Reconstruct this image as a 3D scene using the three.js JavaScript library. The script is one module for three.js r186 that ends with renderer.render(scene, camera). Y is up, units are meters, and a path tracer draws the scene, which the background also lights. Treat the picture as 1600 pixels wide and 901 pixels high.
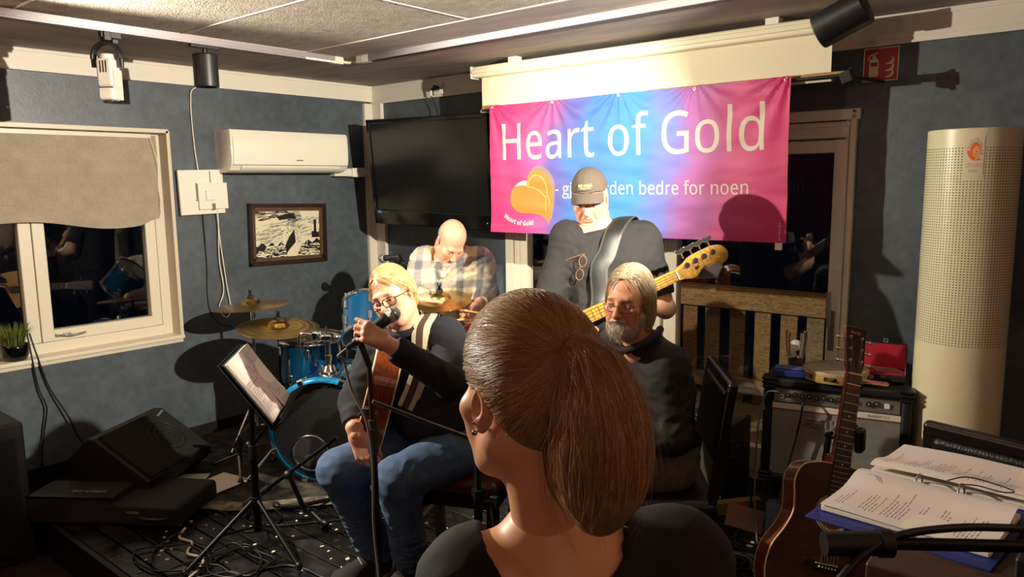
import * as THREE from 'three';
import { RoundedBoxGeometry } from 'three/addons/geometries/RoundedBoxGeometry.js';
import { mergeGeometries, mergeVertices, toCreasedNormals } from 'three/addons/utils/BufferGeometryUtils.js';
import { ImprovedNoise } from 'three/addons/math/ImprovedNoise.js';
import { FontLoader } from 'three/addons/loaders/FontLoader.js';
import { TextGeometry } from 'three/addons/geometries/TextGeometry.js';
import { RectAreaLightUniformsLib } from 'three/addons/lights/RectAreaLightUniformsLib.js';

// ---------------------------------------------------------------- camera, light, exposure
// metres, y up; origin = floor corner of the stage; x runs along the back wall, z along the left wall towards the audience
const scene = new THREE.Scene();
scene.background = new THREE.Color(0x020306);                       // night outside
const camera = new THREE.PerspectiveCamera(41.94, 1600 / 901, 0.05, 60);
camera.rotation.order = 'YXZ';
camera.position.set(4.4635, 1.564, 3.7321);
camera.rotation.set(-8.05 * Math.PI / 180, 39.997 * Math.PI / 180, -0.674 * Math.PI / 180);
const renderer = new THREE.WebGLRenderer({ antialias: true });
renderer.toneMapping = THREE.LinearToneMapping;
renderer.toneMappingExposure = 1.18;
renderer.shadowMap.enabled = true;
RectAreaLightUniformsLib.init();
const LAMP = {
  spotRight: { at: [3.53, 2.075, 0.92], aim: [1.0, 1.0, 0.9] },                             // black can on the track along the back wall, switched off
  unseenSpotFront: { at: [4.25, 2.1, 1.6], aim: [0, 1.35, 0.8], power: 50, cone: 0.56 },          // unseen can above the frame, placed to light the left wall
  spotLeft: { at: [0.93, 2.07, 3.0], aim: [3.3, 0.95, 1.1], power: 30, cone: 0.88 },      // black can out of view on the left wall track, lights the band
  unseenPendantRight: { at: [5.9, 1.9, 5.0], power: 1.8 },                                             // unseen room lamp behind the audience, placed for soft light from the right
  unseenPendantLeft: { at: [1.5, 1.9, 5.3], power: 1.8 },  // unseen room lamp, placed for soft light from the left rear
  unseenUplightLeft: { at: [0.16, 1.72, 3.9], power: 13 },                                           // unseen uplighter, placed to light the ceiling from the left
  unseenUplightRight: { at: [6.42, 1.72, 2.1], power: 18 },                                          // unseen uplighter, placed to light the ceiling from the right
  terrace: { at: [1.9, 2.3, -0.35], power: 1.2 },  // unseen outdoor lamp, placed to light the railing
};
const WARM = 0xfff1dc, UNSEEN_TINT = 0xffc2a6;  // second tint: pinkish, for the unseen pendants and uplighters

// ---------------------------------------------------------------- helpers
let seed = 7;
const rnd = () => { seed = (seed + 0x6d2b79f5) | 0; let t = Math.imul(seed ^ (seed >>> 15), 1 | seed); t = (t + Math.imul(t ^ (t >>> 7), 61 | t)) ^ t; return ((t ^ (t >>> 14)) >>> 0) / 4294967296; };
const rr = (a, b) => a + (b - a) * rnd();
const reseed = (n) => { seed = n; };
const V = (x, y, z) => (x?.isVector3 ? x.clone() : Array.isArray(x) ? new THREE.Vector3(...x) : new THREE.Vector3(x, y, z));
const D2R = Math.PI / 180;
const lerp = (a, b, t) => a + (b - a) * t, clamp = (x, a, b) => Math.min(b, Math.max(a, x)), sstep = (a, b, x) => { const t = clamp((x - a) / (b - a), 0, 1); return t * t * (3 - 2 * t); };
const noiser = new ImprovedNoise();
const N3 = (x, y, z) => noiser.noise(x, y, z);
const taken = new Map();
function numbered(name) { const n = taken.get(name) ?? 0; taken.set(name, n + 1); return n ? name + '_' + String(n).padStart(3, '0') : name; }
function tag(o, label, category, group, kind) {
  if (label) o.userData.label = label;
  if (category) o.userData.category = category;
  if (group) o.userData.group = group;
  if (kind) o.userData.kind = kind;
  return o;
}
function meshOf(name, geo, material) { const m = new THREE.Mesh(Array.isArray(geo) ? mg(geo) : geo, material); m.name = name; m.castShadow = true; m.receiveShadow = true; return m; }
function thing(name, label, category, at = [0, 0, 0], rot = [0, 0, 0], group) {
  const o = new THREE.Group(); o.name = numbered(name); o.position.set(...at); o.rotation.set(...rot); scene.add(o);
  return tag(o, label, category, group);
}
function part(parent, name, geo, material, label) { const m = meshOf(name, geo, material); parent.add(m); if (label) m.userData.label = label; return m; }
function solo(name, label, category, geo, material, at = [0, 0, 0], rot = [0, 0, 0], group) {
  const m = meshOf(numbered(name), geo, material); m.position.set(...at); m.rotation.set(...rot); scene.add(m);
  return tag(m, label, category, group);
}
function struct(name, geo, material, parent) { const m = meshOf(name, geo, material); (parent ?? scene).add(m); if (!parent) m.userData.kind = 'structure'; return m; }
function copyOf(o, at, rot, label, group) { const c = o.clone(); c.name = numbered(o.name.replace(/_\d+$/, '')); c.userData = { ...o.userData }; c.position.set(...at); if (rot) c.rotation.set(...rot); if (label) c.userData.label = label; if (group) c.userData.group = group; scene.add(c); return c; }

// texture coordinates in metres, by the way each face points
function metric(g) {
  g = g.index ? g.toNonIndexed() : g;
  if (!g.attributes.normal) g.computeVertexNormals();
  const p = g.attributes.position, uv = new Float32Array(p.count * 2), a = V(0, 0, 0), b = V(0, 0, 0), c = V(0, 0, 0);
  for (let i = 0; i < p.count; i += 3) {
    a.fromBufferAttribute(p, i); b.fromBufferAttribute(p, i + 1).sub(a); c.fromBufferAttribute(p, i + 2).sub(a); b.cross(c);
    const x = Math.abs(b.x), y = Math.abs(b.y), z = Math.abs(b.z);
    for (let k = 0; k < 3; k++) {
      const X = p.getX(i + k), Y = p.getY(i + k), Z = p.getZ(i + k);
      uv.set(x >= y && x >= z ? [Z, Y] : y >= z ? [X, Z] : [X, Y], (i + k) * 2);
    }
  }
  g.setAttribute('uv', new THREE.BufferAttribute(uv, 2));
  return g;
}
function clean(g) { g = g.index ? g.toNonIndexed() : g.clone(); for (const k of Object.keys(g.attributes)) if (!['position', 'normal', 'uv'].includes(k)) g.deleteAttribute(k); g.morphAttributes = {}; return g; }
function mg(list) {
  const gs = list.flat(9).filter(Boolean).map((g) => { g = clean(g); if (!g.attributes.normal) g.computeVertexNormals(); return metric(g); });
  return gs.length === 1 ? gs[0] : mergeGeometries(gs);
}
const xf = (g, at = [0, 0, 0], rot = [0, 0, 0], sc = 1) => g.clone().applyMatrix4(new THREE.Matrix4().compose(V(at), new THREE.Quaternion().setFromEuler(new THREE.Euler(...rot)), Array.isArray(sc) ? V(sc) : V(sc, sc, sc)));
const box = (w, h, d, at, rot, r = 0) => xf(r ? new RoundedBoxGeometry(w, h, d, 2, Math.min(r, w / 2.01, h / 2.01, d / 2.01)) : new THREE.BoxGeometry(w, h, d), at, rot);
const slab = (x0, x1, y0, y1, z0, z1, r = 0) => box(Math.abs(x1 - x0), Math.abs(y1 - y0), Math.abs(z1 - z0), [(x0 + x1) / 2, (y0 + y1) / 2, (z0 + z1) / 2], [0, 0, 0], r);
const cyl = (r1, r2, h, at, rot, n = 24, open = false) => xf(new THREE.CylinderGeometry(r1, r2, h, n, 1, open), at, rot);
const ball = (r, at, sc = 1, n = 16) => xf(new THREE.SphereGeometry(r, n, Math.ceil(n * 0.7)), at, [0, 0, 0], sc);
const ring = (R, r, at, rot, n = 32, arc = Math.PI * 2, m = 8) => xf(new THREE.TorusGeometry(R, r, m, n, arc), at, rot);
const lathe = (pts, n = 40) => new THREE.LatheGeometry(pts.map(([x, y]) => new THREE.Vector2(x, y)), n);
const tube = (pts, r, seg, rad = 8, closed = false) => new THREE.TubeGeometry(new THREE.CatmullRomCurve3(pts.map((p) => (p.isVector3 ? p : V(p))), closed, 'centripetal'), seg ?? pts.length * 8, r, rad, closed);
function rod(a, b, r1, r2 = r1, n = 12) {                             // straight bar from a to b
  a = V(a); b = V(b); const d = b.clone().sub(a), g = new THREE.CylinderGeometry(r2, r1, d.length(), n);
  return g.applyMatrix4(new THREE.Matrix4().compose(a.clone().add(b).multiplyScalar(0.5), new THREE.Quaternion().setFromUnitVectors(V(0, 1, 0), d.normalize()), V(1, 1, 1)));
}
function beam(a, b, w, h, up = [0, 1, 0], r = 0.003) {                // rectangular bar from a to b
  a = V(a); b = V(b); const d = b.clone().sub(a), L = d.length(), z = d.normalize(), x = V(up).cross(z).normalize(), y = z.clone().cross(x);
  return new RoundedBoxGeometry(w, h, L, 2, Math.min(r, w / 2.1, h / 2.1)).applyMatrix4(new THREE.Matrix4().makeBasis(x, y, z).setPosition(a.add(b).multiplyScalar(0.5)));
}
function shapeOf(pts) { const s = new THREE.Shape(); pts.forEach(([x, y], i) => (i ? s.lineTo(x, y) : s.moveTo(x, y))); s.closePath(); return s; }
function splineShape(pts, n = 80, closed = true) { const c = new THREE.CatmullRomCurve3(pts.map(([x, y]) => V(x, y, 0)), closed, 'centripetal'); return shapeOf(c.getPoints(n).slice(0, closed ? -1 : undefined).map((p) => [p.x, p.y])); }
const extr = (shape, depth, bevel = 0, seg = 2, curve = 12) => new THREE.ExtrudeGeometry(shape, { depth, bevelEnabled: bevel > 0, bevelThickness: bevel, bevelSize: bevel, bevelSegments: seg, curveSegments: curve });
const circlePts = (r, n = 40, cx = 0, cy = 0) => [...Array(n)].map((_, i) => [cx + r * Math.cos(i / n * 2 * Math.PI), cy + r * Math.sin(i / n * 2 * Math.PI)]);
// a sheet from a function (u, v) -> [x, y, z], with a thickness
function sheet(fn, nu, nv, thick = 0.001, keepUV) {
  const pos = [], uv = [], idx = [], P = (u, v) => V(fn(u, v));
  for (let side = 0; side < 2; side++) for (let j = 0; j <= nv; j++) for (let i = 0; i <= nu; i++) {
    const u = i / nu, v = j / nv, p = P(u, v), e = 1e-3, a = P(Math.min(u + e, 1), v).sub(P(Math.max(u - e, 0), v)), b = P(u, Math.min(v + e, 1)).sub(P(u, Math.max(v - e, 0)));
    p.addScaledVector(a.cross(b).normalize(), side ? -thick : 0); pos.push(p.x, p.y, p.z); uv.push(u, v);
  }
  const W = nu + 1, S = W * (nv + 1), q = (a, b, c, d) => idx.push(a, b, c, a, c, d);
  for (let j = 0; j < nv; j++) for (let i = 0; i < nu; i++) { const a = j * W + i; q(a, a + 1, a + W + 1, a + W); q(S + a, S + a + W, S + a + W + 1, S + a + 1); }
  for (let i = 0; i < nu; i++) { q(i, S + i, S + i + 1, i + 1); const t = nv * W + i; q(t, t + 1, S + t + 1, S + t); }
  for (let j = 0; j < nv; j++) { const a = j * W, b = a + nu; q(a, a + W, S + a + W, S + a); q(b, S + b, S + b + W, b + W); }
  const g = new THREE.BufferGeometry(); g.setAttribute('position', new THREE.Float32BufferAttribute(pos, 3)); g.setAttribute('uv', new THREE.Float32BufferAttribute(uv, 2)); g.setIndex(idx);
  const c = toCreasedNormals(g, 0.8); return keepUV ? c : metric(c);
}

// ---------------------------------------------------------------- procedural textures
function tex(size, fn, srgb, rep = 1, W = size, H = size) {            // fn(u, v) -> grey 0..1 or [r, g, b] 0..1
  const d = new Uint8Array(W * H * 4);
  for (let y = 0; y < H; y++) for (let x = 0; x < W; x++) { let c = fn(x / W, y / H, x, y); if (typeof c === 'number') c = [c, c, c]; const o = (y * W + x) * 4; for (let k = 0; k < 3; k++) d[o + k] = clamp(c[k], 0, 1) * 255; d[o + 3] = 255; }
  const t = new THREE.DataTexture(d, W, H); t.wrapS = t.wrapT = THREE.RepeatWrapping; t.magFilter = THREE.LinearFilter; if (srgb) t.colorSpace = THREE.SRGBColorSpace;
  t.repeat.set(rep, rep); t.needsUpdate = true; return t;
}
function rep(t, x, y = x) { const c = t.clone(); c.repeat.set(x, y); c.needsUpdate = true; return c; }
const hash = (x, y) => { const s = Math.sin(x * 127.1 + y * 311.7) * 43758.5453; return s - Math.floor(s); };
// noise that tiles over 0..1
function tn(u, v, f, s = 0) {
  f = Math.max(1, Math.round(f)); const x = u * f, y = v * f, ix = Math.floor(x), iy = Math.floor(y), q = (t) => t * t * t * (t * (t * 6 - 15) + 10), a = q(x - ix), b = q(y - iy);
  const h = (i, k) => hash(((i % f) + f) % f + s * 13.7, ((k % f) + f) % f + s * 5.3) * 2 - 1;
  return lerp(lerp(h(ix, iy), h(ix + 1, iy), a), lerp(h(ix, iy + 1), h(ix + 1, iy + 1), a), b);
}
const fbm = (u, v, f, o = 4, s = 0) => { let r = 0, a = 0.5; for (let i = 0; i < o; i++, f *= 2, a *= 0.5) r += a * tn(u, v, f, s + i * 9.1); return r; };
const T = {
  mottle: tex(512, (u, v) => 0.82 + 0.1 * fbm(u, v, 7, 5) + 0.1 * fbm(u, v, 40, 2, 3), true),
  rollerBump: tex(512, (u, v) => 0.5 + 0.35 * fbm(u, v, 60, 3) + 0.2 * fbm(u, v, 8, 3, 5)),
  speckle: tex(256, (u, v, x, y) => 0.5 + 0.55 * fbm(u, v, 34, 3) + 0.15 * (hash(x, y) - 0.5)),
  weave: tex(128, (u, v) => 0.5 + 0.25 * Math.sin(u * Math.PI * 64) * (Math.sin(v * Math.PI * 32) > 0 ? 1 : -1) + 0.25 * Math.sin(v * Math.PI * 64)),
  grain: tex(512, (u, v) => { const w = fbm(u, v, 3, 3) * 1.2; const r = Math.sin((v * 22 + w * 5) * Math.PI) * 0.5 + 0.5; return 0.8 + 0.1 * r + 0.14 * tn(u, v, 60, 4); }, true),
  tolex: tex(256, (u, v, x, y) => 0.5 + 0.6 * fbm(u, v, 48, 2, 2) + 0.1 * (hash(x, y) - 0.5)),
  scuff: tex(512, (u, v) => { const n = fbm(u, v, 6, 5, 1), m = fbm(u, v, 30, 3, 8); return 0.55 + 0.5 * n + (m > 0.24 ? 0.45 : 0) + 0.25 * m; }, true),
  scuffRough: tex(256, (u, v) => 0.62 + 0.5 * fbm(u, v, 9, 4, 2)),
  carpet: tex(256, (u, v, x, y) => 0.55 + 0.35 * (hash(x, y) - 0.5) + 0.5 * fbm(u, v, 12, 4), true),
  brush: tex(256, (u, v, x, y) => 0.6 + 0.3 * (hash(0, y) - 0.5) + 0.1 * (hash(x, y) - 0.5)),
  grille: tex(64, (u, v) => { const c = Math.abs(Math.sin(u * Math.PI * 4)), r = Math.abs(Math.sin(v * Math.PI * 8 + (Math.floor(u * 4) % 2) * Math.PI / 2)); return c > 0.45 ? (r > 0.35 ? 0.85 : 0.28) : 0.08; }, true),
  cloth: tex(256, (u, v, x, y) => 0.82 + 0.12 * Math.sin(x * Math.PI / 2) * 0.5 + 0.16 * (hash(x >> 1, y) - 0.5) + 0.05 * fbm(u, v, 5, 3), true),
  denim: tex(256, (u, v, x, y) => 0.72 + 0.2 * (((x + y) % 4) / 3 - 0.5) + 0.18 * (hash(x, y >> 3) - 0.5) + 0.1 * fbm(u, v, 6, 4), true),
};
const M = {};
function mat(name, color, roughness = 0.6, o = {}) { const m = new THREE.MeshPhysicalMaterial({ color, roughness, ...o }); m.name = name; M[name] = m; return m; }
mat('slatePaint', 0x5b666e, 0.42, { map: rep(T.mottle, 0.7), bumpMap: rep(T.rollerBump, 1.6), bumpScale: 0.0006 });
mat('whitePaint', 0xd8d2c4, 0.45);
mat('framePaint', 0xd9d2bd, 0.38);
mat('creamPaint', 0xcfc5ae, 0.4);
mat('ceilingTile', 0xcfc5b6, 0.9, { bumpMap: rep(T.speckle, 5), bumpScale: 0.003, map: rep(T.mottle, 3) });
mat('ceilingBoard', 0xc9bdb4, 0.8, { map: rep(T.mottle, 0.6) });
mat('tileEdge', 0xe6e0d2, 0.5);
mat('floorPaint', 0x262523, 0.48, { map: rep(T.scuff, 0.8), roughnessMap: rep(T.scuffRough, 1.1), bumpMap: rep(T.grain, 1.4), bumpScale: 0.0012 });
mat('darkFloor', 0x2a211b, 0.6, { map: rep(T.mottle, 0.6) });
mat('roomDark', 0x2b2522, 0.8);
mat('black', 0x0b0b0b, 0.45); mat('blackMatte', 0x0d0d0d, 0.85); mat('blackGloss', 0x070707, 0.12);
mat('blackMetal', 0x111112, 0.35, { metalness: 0.6 });
mat('canBlack', 0x18181a, 0.42, { clearcoat: 0.2 });
mat('chrome', 0xe8e8e8, 0.12, { metalness: 1 });
mat('steel', 0xb9b8b2, 0.3, { metalness: 1 });
mat('alu', 0xa59ea0, 0.38, { metalness: 0.7 });
mat('whitePlastic', 0xe6e2d4, 0.32); mat('acPlastic', 0xe9e4d3, 0.22, { clearcoat: 0.5, clearcoatRoughness: 0.15 });
mat('greyPlastic', 0x6a6864, 0.5);
mat('glass', 0xffffff, 0.02, { transmission: 1, thickness: 0, ior: 1.52 });
mat('blindLinen', 0xc9bba6, 0.95, { map: rep(T.cloth, 3), bumpMap: rep(T.weave, 14), bumpScale: 0.0008 });
mat('tolex', 0x0c0c0c, 0.5, { bumpMap: rep(T.tolex, 9), bumpScale: 0.0016 });
mat('grilleCloth', 0xe0ddd2, 0.7, { map: rep(T.grille, 26, 18), bumpMap: rep(T.grille, 26, 18), bumpScale: 0.0012 });
mat('foamGrille', 0x0a0a0a, 0.95, { bumpMap: rep(T.speckle, 8), bumpScale: 0.003 });
mat('sparkleGrille', 0x77776f, 0.8, { map: rep(T.speckle, 6), bumpMap: rep(T.speckle, 9), bumpScale: 0.002 });
mat('carpet', 0x5d574c, 0.97, { map: rep(T.carpet, 1.6), bumpMap: rep(T.carpet, 4), bumpScale: 0.004 });
mat('paper', 0xe2dcd0, 0.85);
mat('deckWood', 0xa68450, 0.7, { map: rep(T.grain, 0.9, 2.6), bumpMap: rep(T.grain, 0.9, 2.6), bumpScale: 0.001 });
mat('deckWoodRed', 0x9a6a3c, 0.7, { map: rep(T.grain, 0.9, 2.6) });
mat('deckWoodGrey', 0x9a8560, 0.75, { map: rep(T.grain, 0.9, 2.6) });
mat('lath', 0xb58a4c, 0.6, { map: rep(T.grain, 1.5, 5) });
mat('bronze', 0xc9a55a, 0.28, { metalness: 1, bumpMap: rep(T.brush, 1), bumpScale: 0.0003 });
const fontBold = await new FontLoader().loadAsync('fonts/droid/droid_sans_bold.typeface.json');
function canvas(w, h, draw) { const c = document.createElement('canvas'); c.width = w; c.height = h; const g = c.getContext('2d'); draw(g, w, h); const t = new THREE.CanvasTexture(c); t.colorSpace = THREE.SRGBColorSpace; t.magFilter = THREE.LinearFilter; return t; }
const parts = (parent, name, geos, m, label) => geos.map((g) => part(parent, name, g, m, label));
// a flat printed sheet facing +z, w x h, whole picture
function printed(w, h, thick = 0.0006) { return sheet((u, v) => [(u - 0.5) * w, (v - 0.5) * h, 0], 1, 1, thick, true); }
// ---------------------------------------------------------------- lamps of the room, seen and unseen
function canLamp(label, at, aim, opts = {}) {                          // black cylinder spot on a track adapter; at = middle of its lens
  const dir = V(aim).sub(V(at)).normalize(), R = opts.r ?? 0.062, L = opts.len ?? 0.17, top = opts.track ?? 2.235;
  const t = thing('track_spotlight', label, 'spotlight', at);
  const q = new THREE.Quaternion().setFromUnitVectors(V(0, -1, 0), dir), turn = (g) => g.clone().applyQuaternion(q);
  const body = lathe([[0.0, L], [R * 0.94, L], [R, L - 0.006], [R, 0.004], [R * 0.97, 0], [R * 0.9, 0], [R * 0.86, 0.012], [R * 0.86, 0.03], [0, 0.032]], 48);
  part(t, 'lamp_housing', turn(body), M.canBlack);
  const back = V(0, L * 0.62, 0).applyQuaternion(q), h = top - at[1];
  part(t, 'bracket', [rod([back.x, back.y, back.z], [back.x, h - 0.012, back.z], 0.011), ball(0.016, back.toArray())], M.canBlack);
  part(t, 'track_adapter', opts.along === 'z' ? box(0.03, 0.024, 0.15, [back.x, h - 0.002, back.z], [0, 0, 0], 0.004) : box(0.15, 0.024, 0.03, [back.x, h - 0.002, back.z], [0, 0, 0], 0.004), M.canBlack);
  if (opts.on) {
    const lensMat = new THREE.MeshStandardMaterial({ color: 0xfff4dd, emissive: new THREE.Color(WARM), emissiveIntensity: 6 }); lensMat.name = 'lampLens';
    part(t, 'lamp_lens', turn(cyl(R * 0.84, R * 0.84, 0.002, [0, 0.02, 0])), lensMat, 'glowing warm lens');
    const s = new THREE.SpotLight(WARM, opts.on.power, 0, opts.on.cone, 0.26, 2); s.name = 'spot_light'; s.castShadow = true; s.shadow.mapSize.set(2048, 2048); s.shadow.radius = 0.9;
    s.position.copy(V(at).addScaledVector(dir, 0.004)); s.target.position.copy(V(aim)); scene.add(s, s.target);
  }
  return t;
}
canLamp('large black cylinder spotlight at the top right, tilted down to the left', LAMP.spotRight.at, LAMP.spotRight.aim);
canLamp('unseen black cylinder spotlight above the frame, placed to light the left wall', LAMP.unseenSpotFront.at, LAMP.unseenSpotFront.aim, { on: LAMP.unseenSpotFront, track: 2.262 });
canLamp('lit black cylinder spotlight on the left wall track beside the audience, outside the picture', LAMP.spotLeft.at, LAMP.spotLeft.aim, { on: LAMP.spotLeft, along: 'z' });
canLamp('small black cylinder spotlight hanging straight down left of the air conditioner', [0.9, 2.04, 1.786], [0.88, 0, 1.76], { along: 'z', r: 0.058, len: 0.155 });
{ // white spotlight in a black yoke
  const t = thing('yoke_spotlight', 'white boxy spotlight in a black curved yoke above the window', 'spotlight', [0.905, 2.235, 2.246]);
  part(t, 'track_adapter', [box(0.05, 0.04, 0.032, [0, -0.018, 0], [0, 0, 0], 0.004), box(0.028, 0.022, 0.028, [0.0, -0.036, -0.036], [0, 0, 0], 0.004), box(0.028, 0.03, 0.09, [0, -0.01, -0.02], [0, 0, 0], 0.004)], M.canBlack);
  const yoke = []; const c = tube([...Array(13)].map((_, i) => { const a = Math.PI * (i / 12); return [Math.cos(a) * 0.062 * 0.76, -0.115 + Math.sin(a) * 0.07 , -Math.cos(a) * 0.062 * 0.64]; }), 0.008, 40, 8);
  part(t, 'yoke', [c, xf(c, [0.006, 0, 0.008]), xf(c, [-0.006, 0, -0.008]), rod([0.046, -0.115, -0.039], [0.046, -0.15, -0.039], 0.012, 0.01), rod([-0.046, -0.115, 0.039], [-0.046, -0.15, 0.039], 0.012, 0.01)], M.canBlack);
  const turn = [0, 0.62, 0];
  part(t, 'lamp_housing', [box(0.075, 0.125, 0.07, [0, -0.175, 0], turn, 0.014), box(0.072, 0.055, 0.068, [0, -0.266, 0], turn, 0.012), cyl(0.03, 0.033, 0.03, [0, -0.11, 0])], M.whitePlastic);
  part(t, 'neck', [box(0.06, 0.03, 0.055, [0, -0.238, 0], turn, 0.006), box(0.004, 0.1, 0.05, [0.0, 0, 0], turn)].slice(0, 1), M.black);
  const fins = []; for (let i = 0; i < 7; i++) fins.push(box(0.006, 0.115, 0.012, [0.022 + 0.0 * i, -0.2, -0.035 + i * 0.0], [0, 0, 0]));
  const ribs = []; for (let i = 0; i < 6; i++) { const o = V(0.038, -0.225, -0.028 + i * 0.011).applyAxisAngle(V(0, 1, 0), 0.62); ribs.push(box(0.01, 0.13, 0.004, o.toArray(), turn)); }
  parts(t, 'cooling_fin', ribs, M.whitePlastic);
  const slots = []; for (let i = 0; i < 3; i++) { const o = V(-0.014 + i * 0.013, -0.15, 0.0352).applyAxisAngle(V(0, 1, 0), 0.62); slots.push(box(0.005, 0.05, 0.002, o.toArray(), turn)); }
  parts(t, 'vent_slot', slots, M.black);
  part(t, 'lens_ring', [cyl(0.024, 0.024, 0.006, [0, -0.294, 0])], M.black);
}
function pendant(label, at, power) {  // unseen room lamp, out of view behind the audience
  const t = thing('unseen_pendant', label, 'lamp', at);
  part(t, 'lamp_cap', lathe([[0, 0.075], [0.03, 0.075], [0.035, 0.1], [0.01, 0.125], [0, 0.125]]), M.black);
  const bm = new THREE.MeshStandardMaterial({ color: 0xffffff, emissive: new THREE.Color(UNSEEN_TINT), emissiveIntensity: 5 }); bm.name = 'bulbGlow';
  part(t, 'bulb', ball(0.06, [0, 0.03, 0]), bm, 'glowing round bulb');
  part(t, 'cord', rod([0, 0.12, 0], [0, 2.272 - at[1], 0], 0.004), M.black);
  const p = new THREE.PointLight(UNSEEN_TINT, power, 0, 2); p.name = 'unseen_pendant_light'; p.castShadow = true; p.shadow.radius = 2; p.position.set(at[0], at[1] + 0.03, at[2]); scene.add(p);
}
pendant('unseen black pendant lamp out of view on the right behind the audience', LAMP.unseenPendantRight.at, LAMP.unseenPendantRight.power);
pendant('unseen black pendant lamp out of view at the left rear behind the audience', LAMP.unseenPendantLeft.at, LAMP.unseenPendantLeft.power);

function unseenUplighter(label, at, toWall, power) {  // unseen bowl lamp, out of view, brightens the ceiling
  const t = thing('unseen_uplighter', label, 'lamp', at), bm = new THREE.MeshStandardMaterial({ color: 0xffffff, emissive: new THREE.Color(UNSEEN_TINT), emissiveIntensity: 4 }); bm.name = 'unseenUplightGlow';
  part(t, 'bowl', lathe([[0, -0.075], [0.05, -0.068], [0.1, -0.03], [0.12, 0.01], [0.122, 0.01], [0.103, -0.034], [0.052, -0.073], [0, -0.08]]), M.whitePlastic); part(t, 'lamp_disc', cyl(0.07, 0.07, 0.006, [0, -0.03, 0]), bm, 'glowing disc'); part(t, 'wall_arm', [rod([0, -0.08, 0], [toWall, -0.08, 0], 0.01), cyl(0.04, 0.04, 0.015, [toWall, -0.08, 0], [0, 0, Math.PI / 2])], M.black);
  const p = new THREE.SpotLight(UNSEEN_TINT, power, 0, 1.25, 0.4, 2); p.name = 'unseen_uplight'; p.castShadow = true; p.shadow.radius = 3; p.position.set(at[0], at[1] - 0.02, at[2]); p.target.position.set(at[0] + Math.sign(-toWall) * -0.0 + (toWall < 0 ? 0.5 : -0.5), at[1] + 1, at[2]); scene.add(p, p.target);
}
unseenUplighter('unseen white bowl uplighter on the left wall, placed to light the ceiling', LAMP.unseenUplightLeft.at, -0.12, LAMP.unseenUplightLeft.power);
unseenUplighter('unseen white bowl uplighter on the right wall, placed to light the ceiling', LAMP.unseenUplightRight.at, 0.14, LAMP.unseenUplightRight.power);

// ---------------------------------------------------------------- room shell: x 0..6.6, z 0..7
const CH = 2.272, RX = 6.6, RZ = 7.0, FL = -0.18, STAGE = 2.56;
{ // stage floor of painted boards, then the audience floor a step lower
  const f = new THREE.Group(); f.name = 'floor'; f.userData.kind = 'structure'; scene.add(f);
  part(f, 'subfloor', slab(-0.1, RX, -0.18, -0.032, -0.02, STAGE - 0.02), M.blackMatte);
  reseed(11); const W = 0.0965, mats = [0, 1, 2].map((i) => { const m = M.floorPaint.clone(); m.color.multiplyScalar([1, 0.8, 1.25][i]); return m; });
  const lens = [[0, 2.25], [2.25, 4.4], [4.4, RX], [0, 3.1], [3.1, 5.2], [5.2, RX], [0, 1.6], [1.6, 3.7], [3.7, RX]], geos = lens.map(([a, b]) => metric(new RoundedBoxGeometry(b - a - 0.003, 0.03, W - 0.008, 1, 0.003)));
  for (let i = 0; i * W < STAGE - 0.05; i++) for (let k = 0; k < 3; k++) {
    const j = (i % 3) * 3 + k, b = meshOf('floorboard', geos[j], mats[Math.floor(rnd() * 3)]);
    b.position.set((lens[j][0] + lens[j][1]) / 2, -0.015 + rr(-0.0012, 0), STAGE - 0.012 - (i + 0.5) * W); f.add(b);
  }
  part(f, 'stage_front', slab(0, RX, -0.18, -0.002, STAGE - 0.012, STAGE + 0.012), M.black);
  part(f, 'audience_floor', slab(-0.1, RX + 0.1, FL - 0.1, FL, STAGE - 0.05, RZ + 0.1), M.darkFloor);
}
{ // ceiling: smooth border boards and speckled panels
  const c = new THREE.Group(); c.name = 'ceiling'; c.userData.kind = 'structure'; scene.add(c);
  part(c, 'ceiling_slab', slab(-0.15, RX + 0.1, CH + 0.03, CH + 0.15, -0.2, RZ + 0.1), M.ceilingBoard);
  part(c, 'border_board', slab(0, RX, CH, CH + 0.03, -0.02, 1.2), M.ceilingBoard); part(c, 'border_board', slab(-0.02, 0.9, CH, CH + 0.03, 1.2, RZ), M.ceilingBoard);
  const pg = metric(new RoundedBoxGeometry(1.19, 0.03, 0.686, 1, 0.004));
  const xs = [0.92, 2.125, 3.33, 4.535, 5.74];
  for (let i = 0; i < 5; i++) for (let k = 0; k < 9; k++) { const p = meshOf('ceiling_panel', pg, M.ceilingTile); p.position.set(xs[i] + 0.6, CH + 0.0165, 1.216 + 0.348 + k * 0.694); c.add(p); }
  const bars = []; for (let k = 0; k < 10; k++) bars.push(slab(0.9, RX, CH - 0.001, CH + 0.02, 1.21 + k * 0.694, 1.216 + k * 0.694)); for (const x of xs) bars.push(slab(x - 0.006, x, CH - 0.001, CH + 0.02, 1.21, RZ));
  part(c, 'panel_edge_strip', bars, M.tileEdge);
}
const WIN = { z0: 1.56, z1: 3.3, y0: 0.64, y1: 1.885 };
{ // left wall round the window recess
  const g = [slab(-0.2, 0, FL, CH + 0.03, -0.2, WIN.z0), slab(-0.2, 0, FL, WIN.y0, WIN.z0, WIN.z1), slab(-0.2, 0, WIN.y1, CH + 0.03, WIN.z0, WIN.z1), slab(-0.2, 0, FL, CH + 0.03, WIN.z1, RZ + 0.1)];
  struct('wall_left', g, M.slatePaint);
}
const DOOR = { x0: 1.33, x1: 3.405, y1: 1.855 };
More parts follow.
